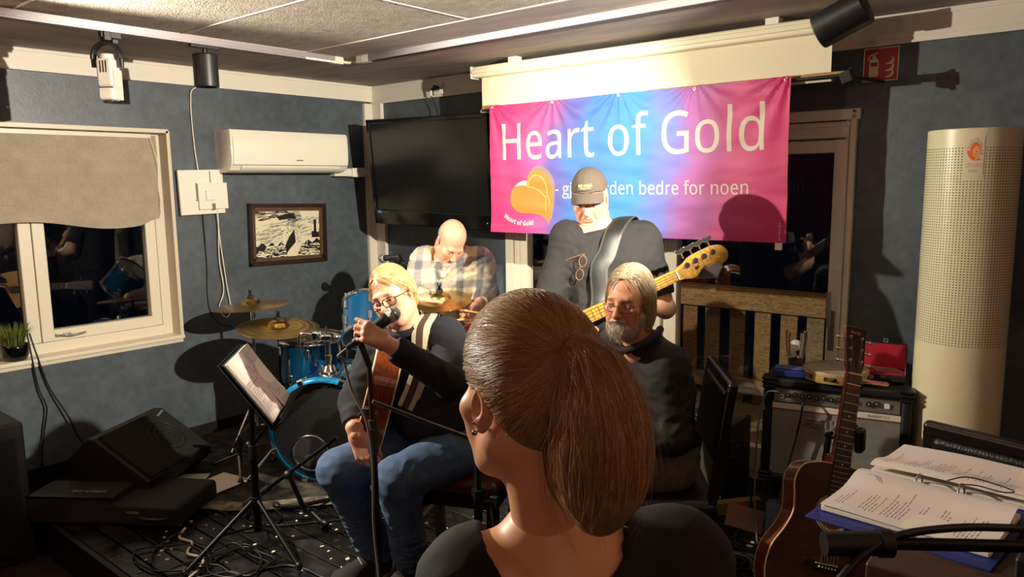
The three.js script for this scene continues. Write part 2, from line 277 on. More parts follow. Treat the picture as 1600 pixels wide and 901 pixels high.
{ // back wall round the glazed terrace door
  struct('wall_back', [slab(-0.2, DOOR.x0, FL, CH + 0.03, -0.16, 0), slab(DOOR.x1, RX + 0.1, FL, CH + 0.03, -0.16, 0), slab(DOOR.x0, DOOR.x1, DOOR.y1, CH + 0.03, -0.16, 0), slab(DOOR.x0, DOOR.x1, FL, -0.002, -0.16, 0)], M.slatePaint);
  struct('wall_right', slab(RX, RX + 0.15, FL, CH + 0.03, -0.16, RZ + 0.1), M.roomDark);
  struct('wall_front', slab(-0.2, RX + 0.15, FL, CH + 0.03, RZ, RZ + 0.15), M.roomDark);
}
// cornices, corner post
struct('trim_1', [slab(0, 0.02, 2.165, 2.262, 0, RZ), slab(0, 0.028, 2.158, 2.168, 0, RZ), slab(0, 0.03, 2.252, CH - 0.001, 0, RZ), slab(0.0, 0.0215, 2.172, 2.252, 1.268, 1.29)], M.whitePaint);
struct('trim_2', [slab(0, RX, 2.15, 2.25, 0, 0.02), slab(0, RX, 2.143, 2.153, 0, 0.028), slab(0, RX, 2.168, 2.172, 0.018, 0.024), slab(0, RX, 2.25, CH - 0.001, 0, 0.026)], M.whitePaint);
struct('trim_3', [box(0.03, 2.145, 0.1, [0.015, 1.0725, 0.05], [0, 0, 0], 0.004), box(0.1, 2.145, 0.03, [0.075, 1.0725, 0.015], [0, 0, 0], 0.004)], M.whitePaint);
struct('baseboard_left', slab(0, 0.016, 0, 0.07, 0.1, RZ), M.black);
struct('baseboard_back', [slab(0.12, DOOR.x0 - 0.09, 0, 0.07, 0, 0.016), slab(DOOR.x1 + 0.02, RX, 0, 0.07, 0, 0.016)], M.black);

{ // window in the left wall
  const w = new THREE.Group(); w.name = 'window_1'; w.userData.kind = 'structure'; scene.add(w);
  const { z0, z1, y0, y1 } = WIN, fx = -0.15;
  // splayed lining of the recess
  part(w, 'window_lining', [slab(-0.16, 0.006, y0 - 0.02, y0 + 0.012, z0, z1), slab(-0.16, 0.004, y1 - 0.012, y1 + 0.01, z0, z1), slab(-0.16, 0.004, y0, y1, z0 - 0.008, z0 + 0.012), slab(-0.16, 0.004, y0, y1, z1 - 0.012, z1 + 0.008)], M.creamPaint);
  part(w, 'window_sill', box(0.17, 0.022, z1 - z0 + 0.02, [-0.07, y0 + 0.012, (z0 + z1) / 2], [0, 0, 0], 0.005), M.framePaint);
  const fr = (a, b, c, d, t, x, e = 0.05) => [box(e, d - c, t, [x, (c + d) / 2, a + t / 2], [0, 0, 0], 0.006), box(e, d - c, t, [x, (c + d) / 2, b - t / 2], [0, 0, 0], 0.006), box(e - 0.002, t, b - a - 2 * t + 0.008, [x, c + t / 2, (a + b) / 2], [0, 0, 0], 0.003), box(e - 0.002, t, b - a - 2 * t + 0.008, [x, d - t / 2, (a + b) / 2], [0, 0, 0], 0.003)];
  part(w, 'window_frame', fr(z0 + 0.01, z1 - 0.01, y0 + 0.022, y1 - 0.01, 0.06, fx + 0.02, 0.07), M.framePaint);
  const mid = 2.285;
  for (const [a, b] of [[z0 + 0.07, mid + 0.01], [mid + 0.01, z1 - 0.07]]) {
    const s = part(w, 'window_sash', fr(a + 0.002, b - 0.002, y0 + 0.084, y1 - 0.074, 0.062, fx + 0.03, 0.055), M.framePaint);
    const g = part(s, 'pane', slab(fx + 0.02, fx + 0.021, y0 + 0.14, y1 - 0.13, a + 0.055, b - 0.055), M.glass); g.castShadow = false;
  }
  const h = part(w, 'window_handle', [box(0.01, 0.02, 0.08, [fx + 0.062, y0 + 0.115, 2.19], [0, 0, 0], 0.004), tube([[fx + 0.066, y0 + 0.115, 2.2], [fx + 0.088, y0 + 0.118, 2.195], [fx + 0.09, y0 + 0.11, 2.15], [fx + 0.085, y0 + 0.115, 2.08]], 0.006, 24, 8)], M.steel);
}
{ // roman blind with a fold and a sagging hem, on a rail
  const t = thing('roman_blind', 'grey linen roman blind pulled halfway down the window', 'blind', [0, 0, 0]);
  const z0 = 1.6, z1 = 3.24, top = 1.86;
  const hem = (z) => 1.335 + 0.05 * sstep(1.75, 2.6, z) + 0.012 * Math.sin(z * 9) + 0.03 * sstep(1.75, 1.62, z);
  const fold = (z) => 1.475 + 0.012 * Math.sin(z * 7 + 1) + 0.02 * sstep(1.9, 2.3, z);
  part(t, 'upper_cloth', sheet((u, v) => { const z = lerp(z1, z0, u) + 0.012 * (1 - v) * Math.sin(v * 5), y = lerp(fold(z) - 0.012, top, v); return [-0.075 + 0.012 * (1 - v) + 0.006 * N3(z * 4, y * 5, 1) + 0.004 * Math.sin(z * 30 + y * 4) * (1 - v), y, z]; }, 90, 40, 0.002), M.blindLinen);
  part(t, 'lower_fold', sheet((u, v) => { const z = lerp(z1, z0 - 0.006 * (1 - u), u) + 0.02 * (1 - v) * sstep(0.9, 1, u), y0 = hem(z), y1 = fold(z) + 0.012, y = lerp(y0, y1, v); return [-0.05 - 0.022 * v * v + 0.01 * N3(z * 6, y * 8, 4) + 0.006 * Math.sin(z * 22) * (1 - v) - 0.02 * sstep(0.93, 1, v), y, z]; }, 90, 24, 0.002), M.blindLinen);
  part(t, 'rail', [slab(-0.1, -0.07, 1.845, 1.868, z0 + 0.03, z1)], M.framePaint);
  part(t, 'pull_cord', tube([[-0.06, 1.85, 1.64], [-0.045, 1.7, 1.612], [-0.04, 1.55, 1.606], [-0.045, 1.42, 1.62]], 0.0014, 30, 5), M.whitePlastic);
}
{ // glazed terrace door and side light in the back wall
  const d = new THREE.Group(); d.name = 'door_1'; d.userData.kind = 'structure'; scene.add(d);
  const { x0, x1, y1 } = DOOR;
  part(d, 'door_frame', [box(0.05, y1, 0.13, [x1 - 0.01, y1 / 2, -0.06], [0, 0, 0], 0.004), box(x1 - x0 - 0.03, 0.075, 0.126, [(x0 + x1) / 2, y1 - 0.0375 - 0.03, -0.05], [0, 0, 0], 0.004), box(0.085, y1, 0.13, [x0 + 0.0425, y1 / 2, -0.05], [0, 0, 0], 0.004), box(0.06, y1, 0.11, [2.445, y1 / 2, -0.06], [0, 0, 0], 0.004), slab(x0, x1, -0.002, 0.03, -0.12, 0.01)], M.framePaint);
  part(d, 'door_casing', [box(0.026, y1 + 0.02, 0.03, [x1 + 0.004, y1 / 2 + 0.01, 0.01], [0, 0, 0], 0.004), box(x1 - x0 + 0.06, 0.05, 0.03, [(x0 + x1) / 2, y1 + 0.0, 0.01], [0, 0, 0], 0.004), box(x1 - x0, 0.018, 0.02, [(x0 + x1) / 2, y1 - 0.045, 0.012], [0, 0, 0], 0.004), box(0.07, y1 + 0.02, 0.03, [x0 + 0.005, y1 / 2 + 0.01, 0.01], [0, 0, 0], 0.004)], M.framePaint);
  const leaf = (a, b, st, nm) => { const s = part(d, nm, [box(st, 1.71, 0.06, [a + st / 2, 0.888, -0.015], [0, 0, 0], 0.005), box(st, 1.71, 0.06, [b - st / 2, 0.888, -0.015], [0, 0, 0], 0.005), box(b - a - 2 * st + 0.008, 0.058, 0.058, [(a + b) / 2, 1.712, -0.015], [0, 0, 0], 0.003), box(b - a - 2 * st + 0.008, 0.136, 0.058, [(a + b) / 2, 0.105, -0.015], [0, 0, 0], 0.003)], M.framePaint); const g = part(s, 'pane', slab(a + st - 0.006, b - st + 0.006, 0.17, 1.687, -0.018, -0.017), M.glass); g.castShadow = false; return s; };
  const door = leaf(2.462, 3.388, 0.062, 'door_leaf'); leaf(1.415, 2.428, 0.06, 'side_window');
  part(door, 'door_handle', [box(0.03, 0.2, 0.012, [3.352, 0.84, 0.02], [0, 0, 0], 0.01), rod([3.352, 0.88, 0.02], [3.352, 0.88, 0.06], 0.009), rod([3.352, 0.86, 0.06], [3.345, 1.03, 0.06], 0.011)], M.steel);
}
// ---------------------------------------------------------------- terrace outside
{
  const deck = new THREE.Group(); deck.name = 'terrace_floor'; deck.userData.kind = 'structure'; scene.add(deck);
  const g = metric(new RoundedBoxGeometry(6, 0.03, 0.112, 1, 0.003)); for (let i = 0; i < 12; i++) { const b = meshOf('deck_board', g, M.deckWoodGrey); b.position.set(2.5, -0.02, -0.23 - i * 0.118); deck.add(b); }
  part(deck, 'deck_joist', slab(-0.5, 5.5, -0.14, -0.04, -1.7, -0.17), M.blackMatte);
  const F = thing('terrace_railing', 'wooden terrace railing of upright planks seen through the glass door', 'railing', [2, -0.085, -1.33]);
  part(F, 'top_rail', [box(3.6, 0.05, 0.14, [0.2, 0.87, 0.02], [0, 0, 0], 0.006), box(3.6, 0.1, 0.04, [0.2, 0.8, 0.07], [0, 0, 0], 0.006)], M.deckWood);
  part(F, 'bottom_rail', box(3.6, 0.1, 0.045, [0.2, 0.215, 0.07], [0, 0, 0], 0.006), M.deckWood);
  reseed(5); const pgm = metric(new RoundedBoxGeometry(0.115, 0.82, 0.022, 1, 0.004)), ms = [M.deckWood, M.deckWoodRed, M.deckWoodGrey];
  for (let i = 0; i < 20; i++) { const p = meshOf('plank', pgm, ms[[2, 1, 2, 2, 0, 0, 2][i % 7]]); p.position.set(-1.5 + i * 0.182 + rr(-0.006, 0.006), 0.44, 0.03); F.add(p); }
  const lampMat = new THREE.MeshStandardMaterial({ color: 0xffffff, emissive: new THREE.Color(0xffdca0), emissiveIntensity: 4 }); lampMat.name = 'unseenTerraceGlow';
  const tl = thing('unseen_terrace_lamp', 'unseen small round lamp outside above the terrace door, placed to light the railing', 'lamp', [...LAMP.terrace.at.slice(0, 2), -0.2]);
  part(tl, 'lamp_base', cyl(0.06, 0.06, 0.03, [0, 0, 0], [Math.PI / 2, 0, 0]), M.black); part(tl, 'lamp_globe', ball(0.05, [0, 0, -0.06]), lampMat, 'glowing globe');
  const p = new THREE.PointLight(0xffdca0, LAMP.terrace.power, 0, 2); p.name = 'unseen_terrace_light'; p.castShadow = true; p.shadow.radius = 2.5; p.position.set(LAMP.terrace.at[0], LAMP.terrace.at[1], -0.26); scene.add(p);
}
// ---------------------------------------------------------------- things on the walls and the ceiling
{ // lighting tracks
  const trackL = thing('lighting_track', 'grey lighting track running along the left wall side of the ceiling', 'lighting track', [0.9, 2.2535, 0]);
  part(trackL, 'rail', [slab(-0.02, 0.02, -0.0175, 0.018, 1.03, 4.2, 0.003), slab(-0.026, -0.02, -0.008, 0.018, 1.03, 4.2), slab(0.02, 0.026, -0.008, 0.018, 1.03, 4.2)], M.alu);
  parts(trackL, 'slot', [slab(-0.013, -0.009, -0.019, -0.0165, 1.05, 4.2), slab(0.007, 0.013, -0.019, -0.0165, 1.05, 4.2)], M.black);
  part(trackL, 'end_cap', [box(0.042, 0.04, 0.07, [0, 0, 1.0], [0, 0, 0], 0.005)], M.creamPaint); part(trackL, 'white_section', slab(-0.022, 0.022, -0.018, 0.018, 1.03, 1.22, 0.003), M.whitePlastic);
  const trackR = thing('lighting_track', 'grey lighting track running along the banner side of the ceiling', 'lighting track', [0, 2.2535, 0.925]);
  part(trackR, 'rail', [slab(1.1, 4.6, -0.0175, 0.018, -0.02, 0.02, 0.003), slab(1.1, 4.6, -0.008, 0.018, -0.027, -0.02)], M.alu);
  parts(trackR, 'slot', [slab(1.1, 4.6, -0.019, -0.0165, -0.013, -0.003), slab(1.1, 4.6, -0.019, -0.0165, 0.004, 0.014)], M.black);
  part(trackR, 'end_cap', [box(0.06, 0.04, 0.042, [1.075, 0, 0], [0, 0, 0], 0.005)], M.whitePlastic); part(trackR, 'feed_box', [box(0.045, 0.04, 0.04, [1.022, 0, 0], [0, 0, 0], 0.005)], M.creamPaint);
  solo('track_cable', 'cream cable joining the two lighting tracks at the ceiling corner', 'cable', tube([[0.905, 2.25, 0.97], [0.925, 2.246, 0.935], [0.955, 2.248, 0.92], [1.0, 2.25, 0.925]], 0.008, 24, 8), M.creamPaint);
}
{ // air conditioner
  const t = thing('air_conditioner', 'long white wall-mounted air conditioner above the framed picture', 'air conditioner', [0, 1.645, 0.39]);
  const W = 0.88, prof = [[0.002, 0.02], [0.03, 0.0], [0.1, -0.002], [0.15, 0.012], [0.178, 0.045], [0.185, 0.07], [0.187, 0.15], [0.182, 0.235], [0.172, 0.253], [0.002, 0.253]];
  const turn = (g) => xf(g, [0, 0, W], [0, Math.PI / 2, 0]);          // extrude along z
  const ex = (p, z0, z1) => { const g = extr(shapeOf(p), z1 - z0, 0.003, 2); g.applyMatrix4(new THREE.Matrix4().makeBasis(V(1, 0, 0), V(0, 1, 0), V(0, 0, 1))); g.translate(0, 0, z0); return toCreasedNormals(g, 0.5); };
  part(t, 'casing', [ex(prof, 0.003, W - 0.003)], M.acPlastic);
  part(t, 'front_panel', sheet((u, v) => { const y = lerp(0.045, 0.25, v); return [0.191 + 0.006 * Math.sin(v * Math.PI) - 0.012 * Math.pow(v, 6), y, lerp(W - 0.012, 0.012, u)]; }, 30, 20, 0.004), M.acPlastic);
  part(t, 'louvre', [sheet((u, v) => [lerp(0.09, 0.181, Math.sin(v * Math.PI / 2)), lerp(-0.006, 0.04, 1 - Math.cos(v * Math.PI / 2)), lerp(W - 0.07, 0.07, u)], 8, 10, 0.003)], M.acPlastic);
  part(t, 'seam', [slab(0.1, 0.1875, 0.0415, 0.0435, 0.01, W - 0.01)], M.greyPlastic);
  part(t, 'badge', box(0.001, 0.006, 0.05, [0.1978, 0.075, 0.4]), M.greyPlastic);
  solo('pipe_duct', 'white pipe duct from the air conditioner to the corner post', 'duct', [slab(0.002, 0.07, 1.618, 1.672, 0.27, 0.42, 0.006), slab(0.002, 0.08, 1.612, 1.678, 0.16, 0.27, 0.006), slab(0.002, 0.065, 1.622, 1.668, 0.102, 0.17, 0.006)], M.whitePlastic);
}
{ // wifi box: two overlapping white plates
  const t = thing('wifi_access_point', 'flat white router of two overlapping plates beside the window', 'router', [0, 0, 0]);
  part(t, 'back_plate', box(0.02, 0.27, 0.285, [0.026, 1.525, 1.39], [0.02, 0, 0], 0.004), M.whitePlastic); part(t, 'wall_bracket', box(0.016, 0.1, 0.1, [0.008, 1.53, 1.39]), M.black);
  part(t, 'front_plate', [box(0.018, 0.16, 0.19, [0.044, 1.5, 1.328], [0.02, 0, 0], 0.004), box(0.012, 0.06, 0.06, [0.058, 1.505, 1.35], [0.02, 0, 0], 0.003)], M.whitePlastic);
  parts(t, 'groove', [box(0.003, 0.085, 0.006, [0.0355, 1.61, 1.335], [0.02, 0, 0]), box(0.003, 0.1, 0.007, [0.0355, 1.53, 1.427], [0.02, 0, 0]), box(0.003, 0.007, 0.1, [0.0355, 1.476, 1.385], [0.02, 0, 0]), box(0.003, 0.04, 0.02, [0.0538, 1.435, 1.33], [0.02, 0, 0])], M.greyPlastic);
  solo('network_cable', 'thin white cable from the cornice down to the white router', 'cable', tube([[0.012, 2.152, 1.37], [0.02, 2.13, 1.405], [0.012, 2.06, 1.412], [0.012, 1.8, 1.408], [0.02, 1.66, 1.4]], 0.0032, 50, 6), M.whitePlastic);
  solo('looped_cable', 'white cable hanging from the router in a long loop behind the cymbals', 'cable', [tube([[0.05, 1.47, 1.31], [0.03, 1.36, 1.295], [0.02, 1.1, 1.3], [0.02, 0.9, 1.285], [0.025, 0.79, 1.325], [0.025, 0.73, 1.28], [0.025, 0.76, 1.25], [0.02, 0.95, 1.262], [0.02, 1.2, 1.285], [0.03, 1.4, 1.3]], 0.0035, 90, 6)], M.whitePlastic);
  solo('wall_cable', 'thin dark cable running straight down the wall under the router', 'cable', tube([[0.012, 1.4, 1.385], [0.006, 1.1, 1.378], [0.006, 0.8, 1.38], [0.02, 0.7, 1.33], [0.02, 0.66, 1.24]], 0.003, 40, 6), M.blackMatte);
}
{ // framed print
  const t = thing('framed_picture', 'black and white woodcut print in a dark bronze frame on the left wall', 'picture', [0.001, 1.235, 0.783], [0.028, Math.PI / 2, 0]);
  t.rotation.set(0, Math.PI / 2, 0); t.rotation.z = -0.026;
  const w = 0.6, h = 0.405, wood = mat('frameBronze', 0x4a3020, 0.32, { metalness: 0.35, map: rep(T.mottle, 4) }), dark = mat('frameDark', 0x1d120c, 0.4), slip = mat('frameSlip', 0x6b5138, 0.5, { metalness: 0.3, map: rep(T.mottle, 6) });
  const rim = (W, H, b, d, z, m, n) => { const o = 0.0; part(t, n, [box(W, b, d, [0, H / 2 - b / 2, z]), box(W, b, d, [0, -H / 2 + b / 2, z]), box(b, H, d, [-W / 2 + b / 2, 0, z]), box(b, H, d, [W / 2 - b / 2, 0, z])].map((g) => g), m); };
  rim(w, h, 0.014, 0.03, 0.015, wood, 'outer_moulding'); rim(w - 0.026, h - 0.026, 0.012, 0.024, 0.012, dark, 'frame_groove'); rim(w - 0.048, h - 0.048, 0.024, 0.018, 0.009, slip, 'inner_moulding');
  const art = canvas(640, 430, (g, W, H) => {
    reseed(21); const cream = '#d8d2b4', ink = '#1c1b1a'; g.fillStyle = cream; g.fillRect(0, 0, W, H); g.lineCap = 'round';
    g.strokeStyle = ink; for (let i = 0; i < 150; i++) { const y = rr(-60, 90), x = rr(-20, W * 0.62); g.lineWidth = rr(2, 7); g.beginPath(); g.moveTo(x, y); g.quadraticCurveTo(x + 30, y - rr(2, 14), x + rr(40, 80), y + rr(-8, 4)); g.stroke(); }
    g.fillStyle = cream; g.beginPath(); g.moveTo(0, 110); g.lineTo(220, 60); g.lineTo(240, 95); g.lineTo(0, 175); g.fill(); g.fillStyle = ink; g.beginPath(); g.moveTo(210, 60); g.lineTo(330, 25); g.lineTo(330, 60); g.lineTo(240, 92); g.fill();
    for (let i = 0; i < 130; i++) { const x = rr(-20, W), y0 = 150 - x * 0.18 + rr(0, 190); g.lineWidth = rr(1, 3.6); g.beginPath(); g.moveTo(x, y0); g.lineTo(x + rr(30, 120), y0 - rr(8, 30)); g.stroke(); }
    g.fillStyle = ink; g.beginPath(); g.moveTo(0, 330); for (let x = 0; x <= W; x += 20) g.lineTo(x, 310 - Math.max(0, x - 400) * 0.12 + 18 * Math.sin(x * 0.07)); g.lineTo(W, H); g.lineTo(0, H); g.fill();
    g.strokeStyle = cream; for (let i = 0; i < 90; i++) { const x = rr(0, W), y = rr(325, H); g.lineWidth = rr(3, 11); g.beginPath(); g.moveTo(x, y); g.quadraticCurveTo(x + rr(10, 40), y - rr(-10, 30), x + rr(40, 90), y + rr(-14, 14)); g.stroke(); }
    g.fillStyle = ink; g.fillRect(580, 90, 26, 110); g.fillRect(556, 200, 80, 60); g.fillStyle = cream; g.fillRect(612, 80, 14, 130);
    // a bearded seaman in a knitted jersey
    g.fillStyle = cream; g.beginPath(); g.moveTo(330, 110); g.quadraticCurveTo(440, 130, 460, 300); g.lineTo(400, H); g.lineTo(310, H); g.lineTo(280, 300); g.quadraticCurveTo(240, 230, 300, 170); g.fill();
    g.fillStyle = ink; g.beginPath(); g.moveTo(300, 60); g.quadraticCurveTo(350, -10, 400, 66); g.lineTo(405, 82); g.lineTo(300, 74); g.fill(); g.beginPath(); g.moveTo(380, 180); g.lineTo(390, 300); g.lineTo(330, 360); g.lineTo(300, 400); g.lineTo(285, 330); g.lineTo(330, 240); g.fill(); g.fillRect(318, 82, 30, 12);
    g.strokeStyle = ink; for (let i = 0; i < 170; i++) { const x = rr(300, 450), y = rr(120, 300); g.lineWidth = rr(1.5, 3); g.beginPath(); g.moveTo(x, y); g.lineTo(x + rr(-8, 8), y + rr(5, 11)); g.stroke(); }
    for (let i = 0; i < 40; i++) { const x = rr(320, 390), y = rr(95, 140); g.lineWidth = 2; g.beginPath(); g.moveTo(x, y); g.lineTo(x + rr(-6, 6), y + 9); g.stroke(); }
    g.strokeStyle = cream; g.lineWidth = 6; for (const [a, b, c, d] of [[190, 310, 130, H], [170, 340, 230, 400], [250, 310, 210, 380], [520, 250, 500, 340]]) { g.beginPath(); g.moveTo(a, b); g.lineTo(c, d); g.stroke(); }
  });
  const pm = mat('woodcutPrint', 0xffffff, 0.35, { map: art }); const p = part(t, 'print', printed(w - 0.092, h - 0.092), pm); p.position.z = 0.008;
}
{ // television tilted forward on a bracket
  const t = thing('television', 'large black flat television tilted forward on the wall beside the corner post', 'television', [0.874, 1.632, 0.283], [0.1, 0, -0.022]);
  const w = 1.112, h = 0.712;
  part(t, 'casing', [box(w, h, 0.07, [0, 0, -0.02], [0, 0, 0], 0.012)], mat('tvBlack', 0x101011, 0.3));
  part(t, 'bezel', [box(w, 0.03, 0.024, [0, h / 2 - 0.015, 0.012], [0, 0, 0], 0.006), box(w, 0.1, 0.024, [0, -h / 2 + 0.05, 0.012], [0, 0, 0], 0.006), box(0.034, h, 0.024, [-w / 2 + 0.017, 0, 0.012], [0, 0, 0], 0.006), box(0.034, h, 0.024, [w / 2 - 0.017, 0, 0.012], [0, 0, 0], 0.006)], M.blackGloss);
  part(t, 'screen_surface', slab(-w / 2 + 0.033, w / 2 - 0.033, -h / 2 + 0.099, h / 2 - 0.029, 0.012, 0.0165), mat('tvScreen', 0x0a0a0b, 0.22));
  const st = canvas(256, 40, (g) => { g.fillStyle = '#111'; g.fillRect(0, 0, 256, 40); g.fillStyle = '#2f86e8'; g.fillRect(0, 0, 96, 40); g.fillStyle = '#bcd'; g.font = 'bold 20px sans-serif'; g.fillText('HDTV', 14, 27); g.fillStyle = '#aaa'; g.font = 'bold 17px sans-serif'; g.fillText('HD', 112, 26); g.fillText('USB', 146, 26); g.fillText('HDMI', 192, 26); });
  const s = part(t, 'sticker', printed(0.12, 0.02), mat('tvSticker', 0xffffff, 0.4, { map: st }), 'blue and black sticker'); s.position.set(-w / 2 + 0.1, -h / 2 + 0.085, 0.0252);
  part(t, 'power_light', ball(0.004, [w / 2 - 0.05, -h / 2 + 0.05, 0.025]), M.whitePlastic);
  part(t, 'wall_bracket', [box(0.3, 0.3, 0.03, [0, 0, -0.07]), box(0.06, 0.1, 0.17, [0, 0.02, -0.15])], M.blackMetal);
  const so = thing('wall_socket', 'white wall socket on the cornice with a black plug', 'socket', [0.725, 2.199, 0.02]);
  part(so, 'cover_plate', box(0.082, 0.082, 0.012, [0, 0, 0.006], [0, 0, 0], 0.004), M.whitePlastic); part(so, 'socket_face', [ring(0.024, 0.003, [0, 0, 0.013]), cyl(0.03, 0.03, 0.004, [0, 0, 0.012], [Math.PI / 2, 0, 0])], M.whitePaint);
  const pl = thing('power_plug', 'black power plug with thin cord in the cornice socket', 'plug', [0.725, 2.199, 0.035]);
  part(pl, 'plug_body', [cyl(0.019, 0.015, 0.03, [0, 0, 0.015], [Math.PI / 2, 0, 0]), rod([0, 0, 0.025], [-0.03, -0.014, 0.035], 0.009, 0.006)], M.black); part(pl, 'strain_relief', rod([-0.03, -0.014, 0.035], [-0.036, -0.05, 0.03], 0.006, 0.005), M.whitePlastic);
  part(pl, 'cord', tube([[-0.036, -0.05, 0.03], [-0.02, -0.09, 0.02], [0.01, -0.15, 0.02], [0.05, -0.25, 0.06]], 0.003, 24, 6), M.black);
}
{ // projector screen
  const t = thing('projector_screen', 'cream roll-up projector screen hanging from its long case above the banner', 'projector screen', [0, 0, 0]);
  part(t, 'screen_case', [slab(1.325, 3.46, 2.178, 2.243, 0.26, 0.345, 0.012), slab(1.33, 3.455, 2.2, 2.225, 0.34, 0.352, 0.005)], M.creamPaint.clone()); t.children[0].material.color.set(0xe2dcc0); 
  parts(t, 'case_end', [slab(1.318, 1.328, 2.174, 2.246, 0.256, 0.349, 0.004), slab(3.457, 3.467, 2.174, 2.246, 0.256, 0.349, 0.004)], M.whitePlastic);
  parts(t, 'ceiling_bracket', [slab(1.6, 1.66, 2.243, CH - 0.001, 0.28, 0.33), slab(3.1, 3.16, 2.243, CH - 0.001, 0.28, 0.33)], M.whitePlastic);
  part(t, 'screen_fabric', sheet((u, v) => [lerp(1.368, 3.384, u), lerp(1.985, 2.19, v), 0.3 + 0.004 * N3(u * 5, v * 2, 3)], 40, 6, 0.0015), mat('screenCream', 0xe0dabd, 0.75));
  part(t, 'bottom_bar', [slab(1.36, 3.392, 1.975, 1.995, 0.292, 0.31, 0.004)], M.creamPaint);
  part(t, 'pull_tab', [ring(0.012, 0.003, [3.4, 2.0, 0.305], [0, 0, 0], 16)], M.steel);
}
{ // banner on a pole
  const p = thing('banner_pole', 'thin black pole carrying the banner with a clamp at its right end', 'pole', [0, 0, 0]);
  part(p, 'rod', rod([1.4, 1.985, 0.335], [3.44, 1.992, 0.335], 0.0075), M.black); part(p, 'clamp', [box(0.05, 0.05, 0.04, [3.46, 1.985, 0.33], [0.2, 0, 0.3], 0.006), rod([3.46, 1.985, 0.33], [3.5, 1.95, 0.31], 0.009), rod([3.45, 1.97, 0.34], [3.475, 2.02, 0.33], 0.008)], M.black);
  part(p, 'wall_arm', rod([3.47, 1.985, 0.33], [3.52, 1.99, 0.0], 0.0075), M.black); part(p, 'wall_arm', rod([1.42, 1.985, 0.335], [1.44, 1.985, 0.0], 0.0075), M.black);
  solo('wooden_lath', 'thin raw wooden lath sticking out beside the top right banner corner', 'lath', [box(0.95, 0.024, 0.012, [2.98, 2.0, 0.322], [0, 0, 0], 0.002), box(0.06, 0.024, 0.012, [3.49, 2.02, 0.322], [0, 0, 0], 0.002)].slice(0, 1), M.lath);
  solo('wooden_lath', 'short raw wooden lath end at the top left banner corner', 'lath', [box(0.12, 0.024, 0.012, [1.45, 2.003, 0.322], [0, 0, 0], 0.002)], M.lath);
  const t = thing('banner', 'pink and blue vinyl banner with the band name hanging behind the bass player', 'banner', [0, 0, 0]);
  const art = canvas(2000, 850, (g, W, H) => {
    const c = [[0, [232, 44, 130]], [0.1, [238, 56, 140]], [0.22, [196, 92, 178]], [0.3, [110, 110, 214]], [0.38, [66, 140, 232]], [0.52, [64, 164, 240]], [0.62, [118, 140, 232]], [0.72, [206, 112, 200]], [0.84, [240, 80, 150]], [0.94, [238, 44, 128]], [1, [232, 36, 120]]];
    const im = g.createImageData(W, H);
    for (let y = 0; y < H; y++) for (let x = 0; x < W; x++) {
      const v = y / H, w = 0.08 * fbm(x / W * 0.4, v * 0.3, 8, 4, 2) + 0.05 * (v - 0.5) * Math.sin(x / W * 3.2), u = clamp(x / W + w, 0, 1); let k = 0; while (k < c.length - 2 && c[k + 1][0] < u) k++;
      const f = sstep(c[k][0], c[k + 1][0], u), o = (y * W + x) * 4, l = 1 + 0.1 * fbm(x / W * 0.6, v * 0.5, 10, 3, 6); for (let i = 0; i < 3; i++) im.data[o + i] = clamp(lerp(c[k][1][i], c[k + 1][1][i], f) * l, 0, 255); im.data[o + 3] = 255;
    }
    g.putImageData(im, 0, 0);
    const fit = (s, font, x0, x1, y, size) => { g.save(); g.font = size + 'px ' + font; const w = g.measureText(s).width; g.translate(x0, y); g.scale((x1 - x0) / w, 1); g.fillText(s, 0, 0); g.restore(); };
    g.fillStyle = '#f3efd8'; fit('Heart of Gold', 'sans-serif', 0.042 * W, 0.95 * W, 0.428 * H, 330);
    fit('- gjør verden bedre for noen', 'sans-serif', 0.268 * W, 0.9 * W, 0.7 * H, 104);
    // the heart mark
    g.save(); g.translate(0.085 * W, 0.5 * H); const S = 0.43 * H / 100; g.scale(S, S);
    const heart = (dx, dy) => { g.beginPath(); g.moveTo(0 + dx, 52 + dy); g.bezierCurveTo(0 + dx, 34 + dy, 16 + dx, 27 + dy, 40 + dx, 31 + dy); g.bezierCurveTo(38 + dx, 8 + dy, 52 + dx, 2 + dy, 62 + dx, 2 + dy); g.bezierCurveTo(84 + dx, 4 + dy, 97 + dx, 26 + dy, 95 + dx, 46 + dy); g.bezierCurveTo(96 + dx, 66 + dy, 90 + dx, 88 + dy, 88 + dx, 99 + dy); g.bezierCurveTo(78 + dx, 84 + dy, 66 + dx, 80 + dy, 40 + dx, 80 + dy); g.bezierCurveTo(14 + dx, 82 + dy, 0 + dx, 70 + dy, 0 + dx, 52 + dy); g.closePath(); };
    g.fillStyle = '#a7969b'; heart(5, -7); g.fill(); g.fillStyle = '#efe6d2'; g.beginPath(); g.ellipse(25, 33, 19, 9, -0.5, 0, 7); g.fill();
    g.fillStyle = '#f5962a'; heart(0, 0); g.fill(); g.strokeStyle = '#ffd88a'; g.lineWidth = 1.6;
    g.beginPath(); g.moveTo(42, 34); g.bezierCurveTo(43, 16, 54, 11, 62, 12); g.bezierCurveTo(76, 14, 84, 28, 83, 47); g.stroke(); g.beginPath(); g.moveTo(42, 32); g.bezierCurveTo(60, 34, 72, 42, 80, 52); g.lineTo(80, 76); g.stroke(); g.beginPath(); g.moveTo(81, 48); g.bezierCurveTo(88, 50, 89, 58, 88, 66); g.stroke();
    g.restore();
